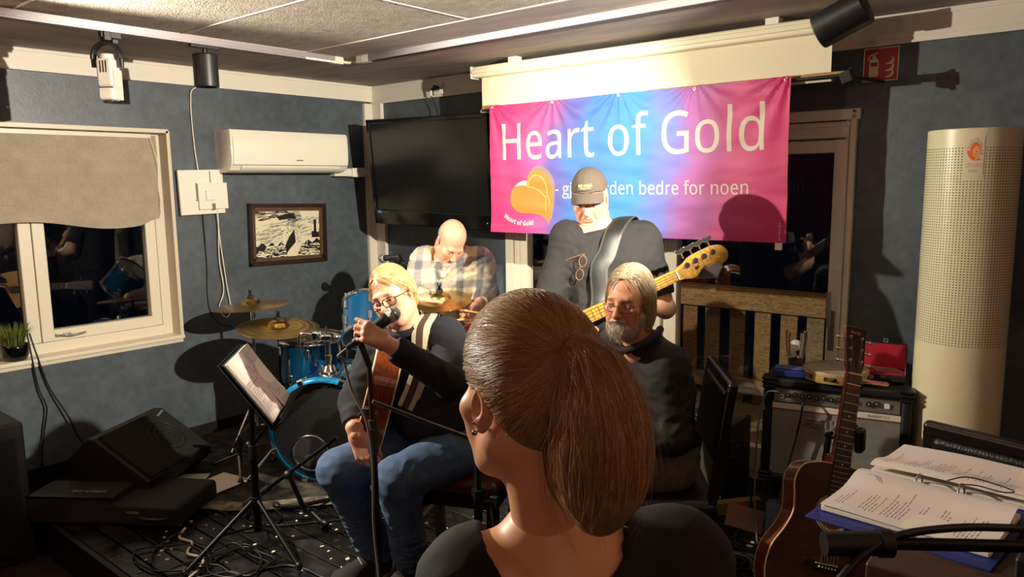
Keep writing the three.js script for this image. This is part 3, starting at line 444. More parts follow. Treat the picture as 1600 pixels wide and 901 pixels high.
    g.fillStyle = '#fff6e4'; g.font = 'bold 42px sans-serif'; const s = 'Heart of Gold', cx = 0.147 * W, cy = 0.55 * H; let a = 2.16; for (const ch of s) { const w = g.measureText(ch).width, R = 0.385 * H; a -= w / 2 / R; g.save(); g.translate(cx + Math.cos(a) * R * 0.98, cy + Math.sin(a) * R * 0.98 + 12); g.rotate(a - Math.PI / 2); g.fillText(ch, -w / 2, 0); g.restore(); a -= w / 2 / R; }
    g.fillStyle = '#f9b9d4'; for (let i = 0; i < 9; i++) { g.fillRect(W - 38, H * (0.86 + i * 0.014), 9, 6 + (i % 3) * 3); }
  });
  const vinyl = mat('bannerVinyl', 0xe9e9e9, 0.55, { map: art, transmission: 0.25, thickness: 0 });
  const X0 = 1.482, X1 = 3.237;
  const surf = (u, v) => {
    const x = lerp(X0 + 0.004 * Math.sin(v * 6), X1 + 0.003 * Math.sin(v * 5 + 1), u), sag = 0.006 * Math.sin(u * Math.PI * 3), y = lerp(1.272 + 0.006 * u, 2.006 - 0.004 * Math.abs(Math.sin(u * Math.PI * 2)) + 0.002 * u, v);
    // creases: swags from the hanging points, long slanting ripples, small dents
    let z = 0.36; const f = 1 - v;
    for (const [c, w] of [[0.0, 0.5], [0.26, 0.28], [0.5, 0.25], [0.74, 0.3], [1.0, 0.42]]) { const d = (u - c) * 1.75, r = Math.hypot(d, f * 0.74 + 0.05); z += 0.0045 * Math.sin(14 * Math.atan2(f * 0.74 + 0.03, d) ) * Math.exp(-r * 4.2) * w * 3.2; }
    z += 0.0045 * N3(u * 4 + f * 3, f * 9 - u * 5, 2) + 0.0012 * N3(u * 10, f * 16 + u * 8, 7) + 0.012 * Math.sin(u * 5.2 + 1) * f * 0.8;
    return [x, y, z];
  };
  part(t, 'vinyl_sheet', sheet(surf, 220, 110, 0.0012, true), vinyl);
  parts(t, 'grommet', [0.012, 0.26, 0.5, 0.74, 0.988].map((u) => { const p = surf(u, 0.983); return ring(0.007, 0.0025, [p[0], p[1], p[2] + 0.001], [0, 0, 0], 16); }), M.steel);
  parts(t, 'cable_tie', [0.012, 0.26, 0.5, 0.74, 0.988].map((u) => { const p = surf(u, 0.983); return tube([[p[0], p[1], p[2] + 0.004], [p[0], p[1] + 0.016, 0.35], [p[0], p[1] + 0.006, 0.322], [p[0], p[1] - 0.012, 0.33]], 0.0016, 14, 5, true); }), M.whitePlastic);
  part(t, 'corner_tab', [slab(3.19, 3.222, 1.245, 1.285, 0.352, 0.355)], M.whitePlastic);
}
{ // fire extinguisher sign
  const t = thing('fire_sign', 'red square fire extinguisher sign on the slate wall right of the banner', 'sign', [3.506, 2.066, 0.004], [0, 0, -0.01]);
  const art = canvas(256, 256, (g) => {
    g.fillStyle = '#d8cf9e'; g.fillRect(0, 0, 256, 256); g.fillStyle = '#a51820'; g.fillRect(9, 9, 238, 238); g.fillStyle = '#e2d8ae';
    g.beginPath(); g.moveTo(44, 218); g.lineTo(44, 106); g.quadraticCurveTo(44, 86, 66, 78); g.lineTo(90, 78); g.quadraticCurveTo(112, 86, 112, 106); g.lineTo(112, 218); g.closePath(); g.fill(); g.fillRect(66, 60, 24, 22); g.beginPath(); g.moveTo(60, 46); g.lineTo(104, 34); g.lineTo(108, 44); g.lineTo(66, 62); g.fill();
    g.strokeStyle = '#e2d8ae'; g.lineWidth = 10; g.beginPath(); g.moveTo(66, 50); g.quadraticCurveTo(34, 56, 40, 92); g.stroke(); g.fillStyle = '#a51820'; g.fillRect(54, 110, 48, 30); g.fillStyle = '#e2d8ae';
    for (const [y, s] of [[70, 0.9], [115, 1], [160, 1.05]]) { g.beginPath(); g.moveTo(160, y + 60 * s); g.bezierCurveTo(210, y + 50 * s, 222, y + 24 * s, 196, y); g.bezierCurveTo(232, y + 10, 236, y + 50 * s, 206, y + 66 * s); g.bezierCurveTo(190, y + 74 * s, 170, y + 70 * s, 160, y + 60 * s); g.fill(); }
  });
  part(t, 'sign_board', box(0.148, 0.148, 0.004, [0, 0, -0.001], [0, 0, 0], 0.001), M.whitePlastic); const p = part(t, 'sign_face', printed(0.147, 0.147), mat('fireSign', 0xffffff, 0.4, { map: art })); p.position.z = 0.0018;
}
{ // tall perforated ventilation column
  const t = thing('ventilation_column', 'tall cream half-perforated ventilation column standing at the slate wall on the right', 'column', [3.925, 0, 0.235]);
  const R = 0.163, H = 1.747, white = mat('columnCream', 0xdcd6b2, 0.36, { clearcoat: 0.15 });
  part(t, 'column_body', lathe([[0, 0], [R - 0.003, 0], [R, 0.004], [R, 0.5], [R, H - 0.004], [R - 0.003, H], [0, H]], 72), white);
  const base = part(t, 'plinth', lathe([[0, 0], [R + 0.004, 0], [R + 0.004, 0.06], [R, 0.062], [0, 0.062]], 64), white);
  part(t, 'seam', [slab(-0.002, 0.002, 0.07, H - 0.01, R - 0.002, R + 0.0012)].map((g) => xf(g, [0, 0, 0], [0, 2.6, 0])), M.greyPlastic);
  // punched holes: little dark dishes, rows of them
  const hole = new THREE.CircleGeometry(0.0026, 6), gs = [], dark = mat('holeDark', 0x57523f, 0.9);
  const rows = 74, y0 = 0.905, dy = 0.0105; const n = 90, m4 = new THREE.Matrix4();
  const inst = new THREE.InstancedMesh(hole, dark, rows * n); inst.name = 'perforation'; let k = 0;
  for (let r = 0; r < rows; r++) for (let i = 0; i < n; i++) { const a = (i / n) * Math.PI * 2; const y = y0 + r * dy; if (Math.abs(angleDiff(a, 0.17)) < 0.21 && y > 1.555) continue; if (k >= rows * n) break; inst.setMatrixAt(k++, m4.makeRotationY(a).setPosition(Math.sin(a) * (R + 0.0004), y, Math.cos(a) * (R + 0.0004))); }
  inst.count = k; inst.userData.kind = 'stuff'; inst.receiveShadow = true; t.add(inst);
  const art = canvas(256, 300, (g) => {
    g.fillStyle = '#d9d3bd'; g.fillRect(0, 0, 256, 300); g.fillStyle = '#6f7058'; for (let i = 0; i < 12; i++) { const a = -2.75 + i * 0.27; g.save(); g.translate(140 + Math.cos(a) * 82, 112 + Math.sin(a) * 82); g.rotate(a + Math.PI / 2); g.fillRect(-5, -10 - (i % 3) * 5, 8, 14 + (i % 3) * 5); g.restore(); }
    g.fillStyle = '#e8742a'; g.beginPath(); g.arc(142, 112, 70, 0, 7); g.fill(); g.beginPath(); g.moveTo(42, 130); g.quadraticCurveTo(30, 112, 44, 104); g.lineTo(80, 116); g.lineTo(130, 140); g.lineTo(200, 168); g.lineTo(200, 182); g.lineTo(110, 180); g.quadraticCurveTo(70, 166, 42, 130); g.fill();
    g.fillRect(180, 172, 40, 7); g.strokeStyle = '#e8742a'; g.lineWidth = 5; g.beginPath(); g.moveTo(44, 112); g.lineTo(24, 78); g.moveTo(52, 108); g.lineTo(46, 72); g.stroke();
    g.strokeStyle = '#f4e6c8'; g.lineWidth = 7; g.beginPath(); for (let i = 0; i < 90; i++) { const a = i * 0.16, r = 5 + i * 0.5; g.lineTo(150 + Math.cos(a) * r, 120 + Math.sin(a) * r); } g.stroke();
    g.fillStyle = '#d78a6a'; g.font = 'italic 52px serif'; g.fillText('cittaslow', 22, 232); g.fillStyle = '#55524a'; g.font = '26px sans-serif'; g.fillText('EIDSKOG', 72, 268);
  });
  const sticker = part(t, 'sticker', sheet((u, v) => { const a = 0.17 + (u - 0.5) * 0.4; return [Math.sin(a) * (R + 0.001), 1.565 + v * 0.15, Math.cos(a) * (R + 0.001)]; }, 16, 1, 0.0008, true), mat('snailSticker', 0xffffff, 0.4, { map: art }), 'printed sticker with an orange snail');
}
function angleDiff(a, b) { let d = (a - b) % (2 * Math.PI); if (d > Math.PI) d -= 2 * Math.PI; if (d < -Math.PI) d += 2 * Math.PI; return d; }
{ // potted grass on the sill, cables hanging off it
  const t = thing('potted_grass', 'small black pot of green grass on the window sill', 'plant', [-0.055, 0.663, 2.44]);
  part(t, 'pot', lathe([[0, 0], [0.05, 0], [0.066, 0.03], [0.07, 0.07], [0.064, 0.085], [0.06, 0.083], [0.06, 0.07], [0, 0.07]], 40), M.blackGloss);
  const green = mat('grassGreen', 0x5d6b23, 0.6, { side: THREE.DoubleSide }), bl = []; reseed(31);
  for (let i = 0; i < 260; i++) { const a = rr(0, 6.28), r = Math.sqrt(rnd()) * 0.045, l = rr(0.07, 0.13), o = rr(0.2, 0.9) * (0.3 + r / 0.05); bl.push(rod([Math.cos(a) * r, 0.07, Math.sin(a) * r], [Math.cos(a) * (r + o * 0.025), 0.07 + l * 0.6, Math.sin(a) * (r + o * 0.025)], 0.0016, 0.0013, 3), rod([Math.cos(a) * (r + o * 0.025), 0.07 + l * 0.6, Math.sin(a) * (r + o * 0.025)], [Math.cos(a) * (r + o * 0.07), 0.07 + l, Math.sin(a) * (r + o * 0.07)], 0.0013, 0.0003, 3)); }
  tag(part(t, 'grass_blade', bl, green), null, null, null, 'stuff');
  solo('hanging_cable', 'black cable hanging from the sill in a wide bend to the floor speaker', 'cable', tube([[-0.02, 0.8, 2.375], [0.012, 0.68, 2.36], [0.02, 0.5, 2.32], [0.04, 0.33, 2.25], [0.04, 0.18, 2.2], [0.05, 0.02, 2.1]], 0.0045, 60, 7), M.black);
  solo('hanging_cable', 'black cable hanging straight down the wall below the grass pot', 'cable', tube([[-0.03, 0.82, 2.385], [0.012, 0.68, 2.385], [0.02, 0.5, 2.37], [0.03, 0.4, 2.345], [0.025, 0.3, 2.36], [0.03, 0.15, 2.39], [0.05, 0.02, 2.4]], 0.0045, 60, 7), M.black);
}
// ---------------------------------------------------------------- stringed instruments
const basis = (o, origin, x, y, z) => { o.matrixAutoUpdate = true; const m = new THREE.Matrix4().makeBasis(V(x).normalize(), V(y).normalize(), V(z).normalize()); o.position.copy(V(origin)); o.quaternion.setFromRotationMatrix(m); o.updateMatrix(); return o; };
const ortho = (y, x) => { y = V(y).normalize(); x = V(x); x.addScaledVector(y, -x.dot(y)).normalize(); return [x, y, x.clone().cross(y)]; };
mat('spruce', 0x9c6a34, 0.3, { clearcoat: 0.4, map: rep(T.grain, 0.6, 9) }); mat('spruceShaded', 0x5a3318, 0.28, { clearcoat: 0.4, map: rep(T.grain, 0.6, 7) });  // the darker spruce has shade on the guitar top put into its colour
mat('mahogany', 0x8c3f17, 0.25, { clearcoat: 0.6, map: rep(T.grain, 1.2, 5) }); mat('rosewood', 0x22130d, 0.4, { map: rep(T.grain, 5, 1.6) }); mat('ebony', 0x0f0c0a, 0.4);
mat('binding', 0xdccfa0, 0.4); mat('bone', 0xe2d8bd, 0.4); mat('string', 0xa88a55, 0.3, { metalness: 1 }); mat('maple', 0xd09a3e, 0.28, { clearcoat: 0.5, map: rep(T.grain, 1.5, 4) });
function acousticGuitar(name, label, place, opt = {}) {
  const t = thing(name, label, 'guitar'); basis(t, ...place);
  const half = [[0, 0], [0.1, 0.004], [0.168, 0.035], [0.196, 0.11], [0.188, 0.19], [0.152, 0.262], [0.134, 0.315], [0.138, 0.37], [0.144, 0.425], [0.124, 0.475], [0.07, 0.498], [0, 0.502]];
  const outline = splineShape([...half, ...half.slice(1, -1).reverse().map(([x, y]) => [-x, y])], 110), top = opt.top ?? M.spruce, D = opt.depth ?? 0.108;
  part(t, 'body', xf(extr(outline, D - 0.006, 0.002, 2), [0, 0, -D + 0.002]), M.mahogany, 'reddish brown body');
  const holed = splineShape([...half, ...half.slice(1, -1).reverse().map(([x, y]) => [-x, y])], 110); holed.holes.push(new THREE.Path(circlePts(0.05, 40, 0, 0.337).map(([x, y]) => new THREE.Vector2(x, y))));
  part(t, 'top', xf(extr(holed, 0.003), [0, 0, 0.0]), top);
  const edge = outline.getPoints().map((p) => [p.x, p.y]);
  parts(t, 'binding', [tube(edge.map(([x, y]) => [x, y, 0.001]), 0.0032, 160, 6, true), tube(edge.map(([x, y]) => [x, y, -D + 0.004]), 0.0032, 160, 6, true)], M.binding);
  part(t, 'rosette', [ring(0.056, 0.0018, [0, 0.337, 0.003]), ring(0.0625, 0.0012, [0, 0.337, 0.003]), ring(0.0515, 0.001, [0, 0.337, 0.003])], M.binding);
  part(t, 'sound_hole', cyl(0.05, 0.05, 0.002, [0, 0.337, -0.012], [Math.PI / 2, 0, 0], 40), M.blackMatte);
  const pg = splineShape([[0.048, 0.325], [0.06, 0.36], [0.1, 0.34], [0.115, 0.29], [0.118, 0.235], [0.095, 0.2], [0.07, 0.215], [0.054, 0.26], [0.04, 0.29]], 60); part(t, 'pickguard', xf(extr(pg, 0.0012), [0, 0, 0.0032]), M.blackGloss);
  part(t, 'bridge', [xf(extr(splineShape([[-0.078, 0.158], [-0.05, 0.158], [-0.03, 0.152], [0, 0.15], [0.03, 0.152], [0.05, 0.158], [0.078, 0.158], [0.08, 0.17], [0.07, 0.176], [0.04, 0.178], [0, 0.179], [-0.04, 0.178], [-0.07, 0.176], [-0.08, 0.17]], 60), 0.008, 0.001), [0, 0, 0.003])], M.ebony);
  part(t, 'saddle', xf(box(0.074, 0.003, 0.008, [0, 0.173, 0.014]), [0, 0, 0], [0, 0, 0.02]), M.bone);
  const sx = (i, y) => lerp(-0.0265, 0.0265, i / 5) * lerp(1, 0.66, clamp((y - 0.17) / 0.645, 0, 1)), nutY = 0.818, sad = 0.173;
  for (let i = 0; i < 6; i++) part(t, 'bridge_pin', [ball(0.0036, [sx(i, 0.16), 0.162, 0.0125], 1, 10), ball(0.0014, [sx(i, 0.16), 0.162, 0.0158], 1, 6)], M.bone);
  part(t, 'neck', [xf(extr(shapeOf([[-0.0285, 0.5], [0.0285, 0.5], [0.0225, nutY], [-0.0225, nutY]]), 0.016, 0.004, 3), [0, 0, -0.014]), box(0.05, 0.05, 0.085, [0, 0.515, -0.045], [0, 0, 0], 0.012)], M.mahogany);
  part(t, 'fretboard', xf(extr(shapeOf([[-0.0285, 0.385], [0.0285, 0.385], [0.0222, nutY], [-0.0222, nutY]]), 0.006, 0.0004, 1), [0, 0, 0.003]), M.ebony);
  for (let i = 1; i <= 20; i++) { const y = sad + 0.645 * Math.pow(2, -i / 12); part(t, 'fret', box(0.057 * lerp(1, 0.79, (y - 0.385) / 0.433), 0.0022, 0.0018, [0, nutY - (0.645 - 0.645 * Math.pow(2, -i / 12)) , 0.0102]), M.steel); }
  for (const i of [5, 7, 9, 12]) { const y = nutY - 0.645 + 0.645 * (Math.pow(2, -i / 12) + Math.pow(2, -(i - 1) / 12)) / 2; part(t, 'fret_dot', cyl(0.003, 0.003, 0.001, [0, y, 0.0097], [Math.PI / 2, 0, 0], 12), M.bone); }
  part(t, 'nut', box(0.045, 0.005, 0.009, [0, nutY + 0.002, 0.008]), M.bone);
  const tilt = 0.24, H = (g) => xf(g, [0, nutY + 0.004, 0.001], [-tilt, 0, 0]);
  part(t, 'headstock', H(extr(shapeOf([[-0.0225, 0], [0.0225, 0], [0.03, 0.03], [0.0365, 0.17], [0.036, 0.176], [-0.036, 0.176], [-0.0365, 0.17], [-0.03, 0.03]]), 0.014, 0.001, 1)).translate(0, 0, -0.014), M.mahogany);
  const face = part(t, 'head_veneer', H(xf(extr(shapeOf([[-0.0225, 0.002], [0.0225, 0.002], [0.0296, 0.03], [0.036, 0.17], [0.0355, 0.175], [-0.0355, 0.175], [-0.036, 0.17], [-0.0296, 0.03]]), 0.002), [0, 0, 0.0012])), M.rosewood);
  if (opt.logo) { const lg = canvas(256, 64, (g) => { g.fillStyle = '#22140d'; g.fillRect(0, 0, 256, 64); g.fillStyle = '#c9a05a'; g.font = 'italic bold 46px serif'; g.fillText(opt.logo, 38, 44); g.fillRect(70, 54, 116, 3); }); const p = part(t, 'logo', xf(printed(0.056, 0.014), [0, 0, 0]), mat('headLogo', 0xffffff, 0.4, { map: lg })); const q = V(0, 0.155, 0.0036).applyEuler(new THREE.Euler(-tilt, 0, 0)); p.position.set(0, nutY + 0.004 + q.y, 0.001 + q.z); p.rotation.x = -tilt; p.geometry = (() => { const s = sheet((u, v) => [(u - 0.5) * 0.056, (v - 0.5) * 0.014, 0], 1, 1, 0.0004, true); return s; })(); }
  for (let k = 0; k < 6; k++) { const s = k < 3 ? -1 : 1, yy = 0.045 + (k % 3) * 0.045, tn_ = part(t, 'tuner', H([rod([s * 0.02, yy, 0.002], [s * 0.02, yy, 0.014], 0.003), cyl(0.0052, 0.0052, 0.002, [s * 0.02, yy, 0.004], [Math.PI / 2, 0, 0], 14)].map(clean).reduce((a, b) => mergeGeometries([metric(a), metric(b)]))), M.chrome); part(tn_, 'button', H(mg([rod([s * 0.03, yy, -0.012], [s * 0.052, yy, -0.012], 0.0026), xf(new THREE.SphereGeometry(0.009, 12, 8), [s * 0.056, yy, -0.012], [0, 0, 0], [0.9, 0.75, 0.45])])), opt.buttons ?? M.chrome); }
  for (let i = 0; i < 6; i++) { const hx = i < 3 ? -0.02 : 0.02, hy = [0.045, 0.09, 0.135, 0.135, 0.09, 0.045][i], e = V(hx, hy, 0.01).applyEuler(new THREE.Euler(-tilt, 0, 0)); part(t, 'guitar_string', [rod([sx(i, 0.17), 0.163, 0.0125], [sx(i, sad), sad, 0.0185], 0.0005, 0.0005, 5), rod([sx(i, sad), sad, 0.0185], [sx(i, nutY), nutY + 0.002, 0.013], 0.0006 - i * 0.00006, 0.0006 - i * 0.00006, 5), rod([sx(i, nutY), nutY + 0.002, 0.013], [e.x, nutY + 0.004 + e.y, 0.001 + e.z], 0.0005, 0.0005, 5)], M.string); }
  part(t, 'strap_button', [cyl(0.006, 0.004, 0.012, [0, -0.007, -D / 2], [0, 0, 0], 14), cyl(0.009, 0.009, 0.003, [0, -0.013, -D / 2], [0, 0, 0], 16)], M.chrome);
  if (opt.extra) opt.extra(t, D);
  return t;
}
{ // guitar on a stand in the right foreground
  const [x, y, z] = ortho([-0.02, 0.905, -0.395], [0.766, 0, -0.643]); const bridge = V(3.747, 0.287, 1.273), o = bridge.clone().addScaledVector(y, -0.165);
  acousticGuitar('acoustic_guitar', 'acoustic guitar with its top darkened for shade, on a floor stand in front of the amplifier', [o.toArray(), x.toArray(), y.toArray(), z.toArray()], { top: M.spruceShaded, logo: 'Martin' });
  const at = (a, b, c) => o.clone().addScaledVector(x, a).addScaledVector(y, b).addScaledVector(z, c).toArray();
  const s = thing('guitar_stand', 'black tubular floor stand holding the acoustic guitar with the shaded top', 'guitar stand', [0, 0, 0]);
  part(s, 'upright', rod(at(0, -0.05, -0.16), at(0, 0.6, -0.135), 0.011), M.black);
  for (const k of [-1, 1]) { part(s, 'cradle_arm', [tube([at(0, 0.02, -0.15), at(k * 0.09, -0.015, -0.15), at(k * 0.1, -0.012, -0.05), at(k * 0.1, -0.012, 0.02), at(k * 0.1, 0.015, 0.03)], 0.008, 30, 8)], M.black); const f = V(at(k * 0.2, -0.1, -0.02)); part(s, 'leg', rod(at(0, 0.1, -0.16), [f.x, 0.01, f.z], 0.009), M.black); }
  const bk = V(at(0, 0, -0.42)); part(s, 'leg', rod(at(0, 0.25, -0.155), [bk.x, 0.01, bk.z], 0.009), M.black);
  part(s, 'neck_yoke', [tube([at(-0.05, 0.6, 0.01), at(-0.045, 0.6, -0.04), at(0, 0.6, -0.13), at(0.045, 0.6, -0.04), at(0.05, 0.6, 0.01)], 0.007, 30, 8), xf(box(0.03, 0.085, 0.05, [0, 0, 0], [0, 0, 0], 0.012), at(0.052, 0.6, 0.0))], M.black);
}
{ // the singer's guitar, hung under his arm with its tail towards the audience
  const a = V(-0.735, 0.06, -0.675).normalize(), [y, , ] = [a], w = V(0.766, 0, -0.643).multiplyScalar(0.27).add(V(0, 0.96, 0)); w.addScaledVector(y, -w.dot(y)).normalize(); const n = w.clone().cross(y).normalize();   // x = up the tail, y = towards the neck, z = out of the soundboard
  const T0 = V(2.36, 0.735, 2.005).addScaledVector(n, 0.05);
  acousticGuitar('acoustic_guitar', 'orange brown acoustic guitar hung under the seated singer\'s arm, tail forward', [T0.toArray(), w.toArray(), y.toArray(), n.toArray()], { top: M.spruceLight ?? mat('spruceLight', 0xd7a456, 0.3, { clearcoat: 0.4, map: rep(T.grain, 0.6, 9) }), depth: 0.1 });
}
// ---------------------------------------------------------------- drums
mat('drumBlue', 0x0a4368, 0.16, { clearcoat: 1, clearcoatRoughness: 0.06, metalness: 0.25 }); mat('hoopBlue', 0x1279a8, 0.14, { clearcoat: 1, metalness: 0.2 });
mat('headBlack', 0x141414, 0.42); mat('headWhite', 0xd9d6c8, 0.5); mat('felt', 0x2a2420, 0.95);
function drum(name, label, R, H, at, axis, o = {}) {                    // axis points to the batter head
  const t = thing(name, label, 'drum'); const [x, y, z] = ortho(axis, [1, 0, 0.2]); basis(t, at, x, y, z); const h = H / 2;
  part(t, 'shell', lathe([[R - 0.008, -h], [R, -h], [R, h], [R - 0.008, h], [R - 0.008, -h]], 64), M.drumBlue);
  const hoop = (yy) => lathe([[R - 0.002, yy - 0.012], [R + 0.009, yy - 0.012], [R + 0.009, yy - 0.009], [R + 0.004, yy - 0.008], [R + 0.004, yy + 0.01], [R + 0.006, yy + 0.013], [R - 0.002, yy + 0.013]], 64);
  if (!o.bass) parts(t, 'hoop', [hoop(h + 0.004), hoop(-h - 0.004)], M.chrome);
  part(t, 'batter_head', lathe([[0, h + 0.004], [R - 0.01, h + 0.003], [R - 0.004, h], [R + 0.001, h - 0.006]], 56), o.batter ?? M.headWhite); part(t, 'front_head', lathe([[0, -h - 0.004], [R - 0.01, -h - 0.003], [R - 0.004, -h], [R + 0.001, -h + 0.006]].reverse(), 56), o.front ?? M.headBlack);
  const n = o.lugs ?? 6; for (let i = 0; i < n; i++) { const a = (i + (o.turn ?? 0)) / n * Math.PI * 2, P = (r, yy) => [Math.sin(a) * r, yy, Math.cos(a) * r]; for (const s of [1, -1]) { if (H < 0.1 && s < 0) continue; part(t, 'lug', [xf(box(0.018, Math.min(0.05, H * 0.3), 0.016, [0, 0, 0], [0, 0, 0], 0.005), P(R + 0.008, s * (h - 0.05 - (o.bass ? 0.03 : 0))), [0, a, 0]), rod(P(R + 0.011, s * (h - 0.06)), P(R + 0.011, s * (h + 0.014)), 0.003), ball(0.005, P(R + 0.011, s * (h + 0.016)), 1, 8)], M.chrome); } }
  return t;
}
{ // kick drum
  const n = V(0.62, 0, 0.785).normalize(), R = 0.275, H = 0.4, c = V(1.25, 0.287, 1.45).addScaledVector(n, -H / 2), t = drum('bass_drum', 'large blue bass drum with black front head and ported hole', R, H, c.toArray(), n.clone().negate().toArray(), { bass: true, lugs: 8, turn: 0.5, batter: M.headWhite });
  // front hoop, claws, port, spurs, tom post in the drum's own axes (front = -y)
  const f = -H / 2, hoopG = (yy) => lathe([[R - 0.012, yy - 0.02], [R + 0.012, yy - 0.02], [R + 0.012, yy + 0.02], [R - 0.002, yy + 0.02], [R - 0.012, yy - 0.005]], 72);
  parts(t, 'hoop', [hoopG(f - 0.008), hoopG(-f + 0.008)], M.hoopBlue);
  for (let i = 0; i < 8; i++) { const a = (i + 0.5) / 8 * Math.PI * 2; part(t, 'claw', [xf(box(0.035, 0.055, 0.012, [0, 0, 0], [0, 0, 0], 0.004), [Math.sin(a) * (R + 0.017), f + 0.002, Math.cos(a) * (R + 0.017)], [0, a, 0]), xf(box(0.03, 0.01, 0.03, [0, 0, 0], [0, 0, 0], 0.004), [Math.sin(a) * (R + 0.004), f - 0.03, Math.cos(a) * (R + 0.004)], [0, a, 0])], M.chrome); }
  const inv = new THREE.Matrix4().copy(t.matrix.compose(t.position, t.quaternion, V(1, 1, 1))).invert(), L = (p) => V(p).applyMatrix4(inv).toArray();
  const side = V(0, 1, 0).cross(n); // left of the front
  const pc = V(1.25, 0.287, 1.45).addScaledVector(side, -0.075).add(V(0, -0.125, 0)).addScaledVector(n, 0.009), port = (d) => pc.clone().addScaledVector(n, d);
  const q = new THREE.Quaternion().setFromUnitVectors(V(0, 1, 0), V(n).transformDirection(inv)); const pl = L(port(0));
  part(t, 'port_ring', xf(lathe([[0.085, -0.004], [0.1, -0.004], [0.1, 0.003], [0.095, 0.006], [0.088, 0.004], [0.085, -0.004]], 48).applyQuaternion(q), pl), M.chrome); part(t, 'port_hole', xf(new THREE.CylinderGeometry(0.088, 0.088, 0.004, 40).applyQuaternion(q), pl), M.blackMatte);
  part(t, 'inner_pillow', xf(new THREE.SphereGeometry(0.05, 20, 12, 0, Math.PI * 2, 0, Math.PI / 2).applyQuaternion(q), L(port(-0.002).add(V(-0.01, -0.045, 0))), [0, 0, 0], [0.8, 0.62, 0.8]), M.felt);
  for (const s of [1, -1]) { const b = c.clone().addScaledVector(side, s * 0.26).add(V(0, -0.08, 0)).addScaledVector(n, 0.08), e = b.clone().addScaledVector(side, s * 0.16).addScaledVector(n, 0.16); e.y = 0.016; part(t, 'spur', [rod(L(b), L(e), 0.009, 0.007), xf(new THREE.SphereGeometry(0.016, 12, 8), L(e)), xf(box(0.04, 0.04, 0.03, [0, 0, 0], [0, 0, 0], 0.008), L(b))], M.chrome); }
  part(t, 'tom_mount_plate', [rod(L(c.clone().add(V(0, 0.27, 0)).addScaledVector(n, 0.06)), L(c.clone().add(V(0, 0.315, 0)).addScaledVector(n, 0.06)), 0.05, 0.028, 20), rod(L(c.clone().add(V(0, 0.268, 0)).addScaledVector(n, 0.06)), L(c.clone().add(V(0, 0.285, 0)).addScaledVector(n, 0.06)), 0.062, 0.058, 24)], M.chrome);
  const post = c.clone().addScaledVector(n, 0.06), hold = thing('tom_holder', 'chrome tom holder with ball clamps rising from the bass drum', 'drum hardware');
  part(hold, 'post', [rod(post.clone().add(V(0, 0.31, 0)), post.clone().add(V(0, 0.47, 0)), 0.014), rod(post.clone().add(V(0, 0.34, 0)), post.clone().add(V(0, 0.37, 0)), 0.02)], M.chrome);
  part(hold, 'clamp', [xf(box(0.06, 0.04, 0.05, [0, 0, 0], [0, 0.6, 0], 0.012), post.clone().add(V(0, 0.465, 0)).toArray()), xf(box(0.04, 0.05, 0.05, [0, 0, 0], [0, 0.4, 0], 0.012), post.clone().add(V(-0.055, 0.475, 0.03)).toArray()), ball(0.022, post.clone().add(V(0.05, 0.465, -0.035)).toArray()), rod(post.clone().add(V(-0.01, 0.48, 0)), post.clone().add(V(-0.01, 0.525, 0)), 0.005)], M.chrome);
  part(hold, 'tom_arm', [rod(post.clone().add(V(0.05, 0.465, -0.035)), post.clone().add(V(0.12, 0.5, -0.1)), 0.009), tube([post.clone().add(V(-0.06, 0.475, 0.03)), post.clone().add(V(-0.13, 0.48, 0.08)), post.clone().add(V(-0.135, 0.46, 0.085)), post.clone().add(V(-0.135, 0.36, 0.085))], 0.008, 24, 8)], M.chrome);
  // hoop reinforcing rods seen above the shell
}
{ const t = drum('floor_tom', 'blue floor tom with white head standing under the gold cymbals', 0.178, 0.36, [0.86, 0.515, 1.235], [0.02, 1, 0.01], { lugs: 6, front: M.headWhite });
  for (let i = 0; i < 3; i++) { const a = i * 2.09 + 0.5, x = Math.sin(a) * 0.197, z = Math.cos(a) * 0.197; part(t, 'leg', [rod([x, -0.495, z], [x, 0.1, z], 0.006), ball(0.014, [x, -0.492, z]), box(0.03, 0.05, 0.025, [x * 0.96, -0.015, z * 0.96], [0, a, 0], 0.006)], M.chrome); } }
drum('rack_tom', 'small blue rack tom tilted towards the drummer behind the singer\'s hand', 0.128, 0.2, [1.335, 0.845, 1.205], [-0.5, 0.74, -0.44], { lugs: 6, front: M.headBlack, batter: M.headWhite });
drum('snare_drum', 'chrome rimmed snare drum half hidden beside the drummer\'s stool', 0.178, 0.14, [1.87, 0.64, 0.93], [0.05, 1, 0], { lugs: 8 });
{ const t = thing('snare_stand', 'chrome snare stand behind the singer', 'drum hardware', [1.87, 0, 0.93]); part(t, 'post', rod([0, 0.1, 0], [0, 0.56, 0], 0.012), M.chrome); for (let i = 0; i < 3; i++) { const a = i * 2.09; part(t, 'leg', rod([0, 0.25, 0], [Math.sin(a) * 0.24, 0.01, Math.cos(a) * 0.24], 0.008), M.chrome); part(t, 'basket_arm', rod([0, 0.54, 0], [Math.sin(a) * 0.17, 0.585, Math.cos(a) * 0.17], 0.006), M.chrome); } }
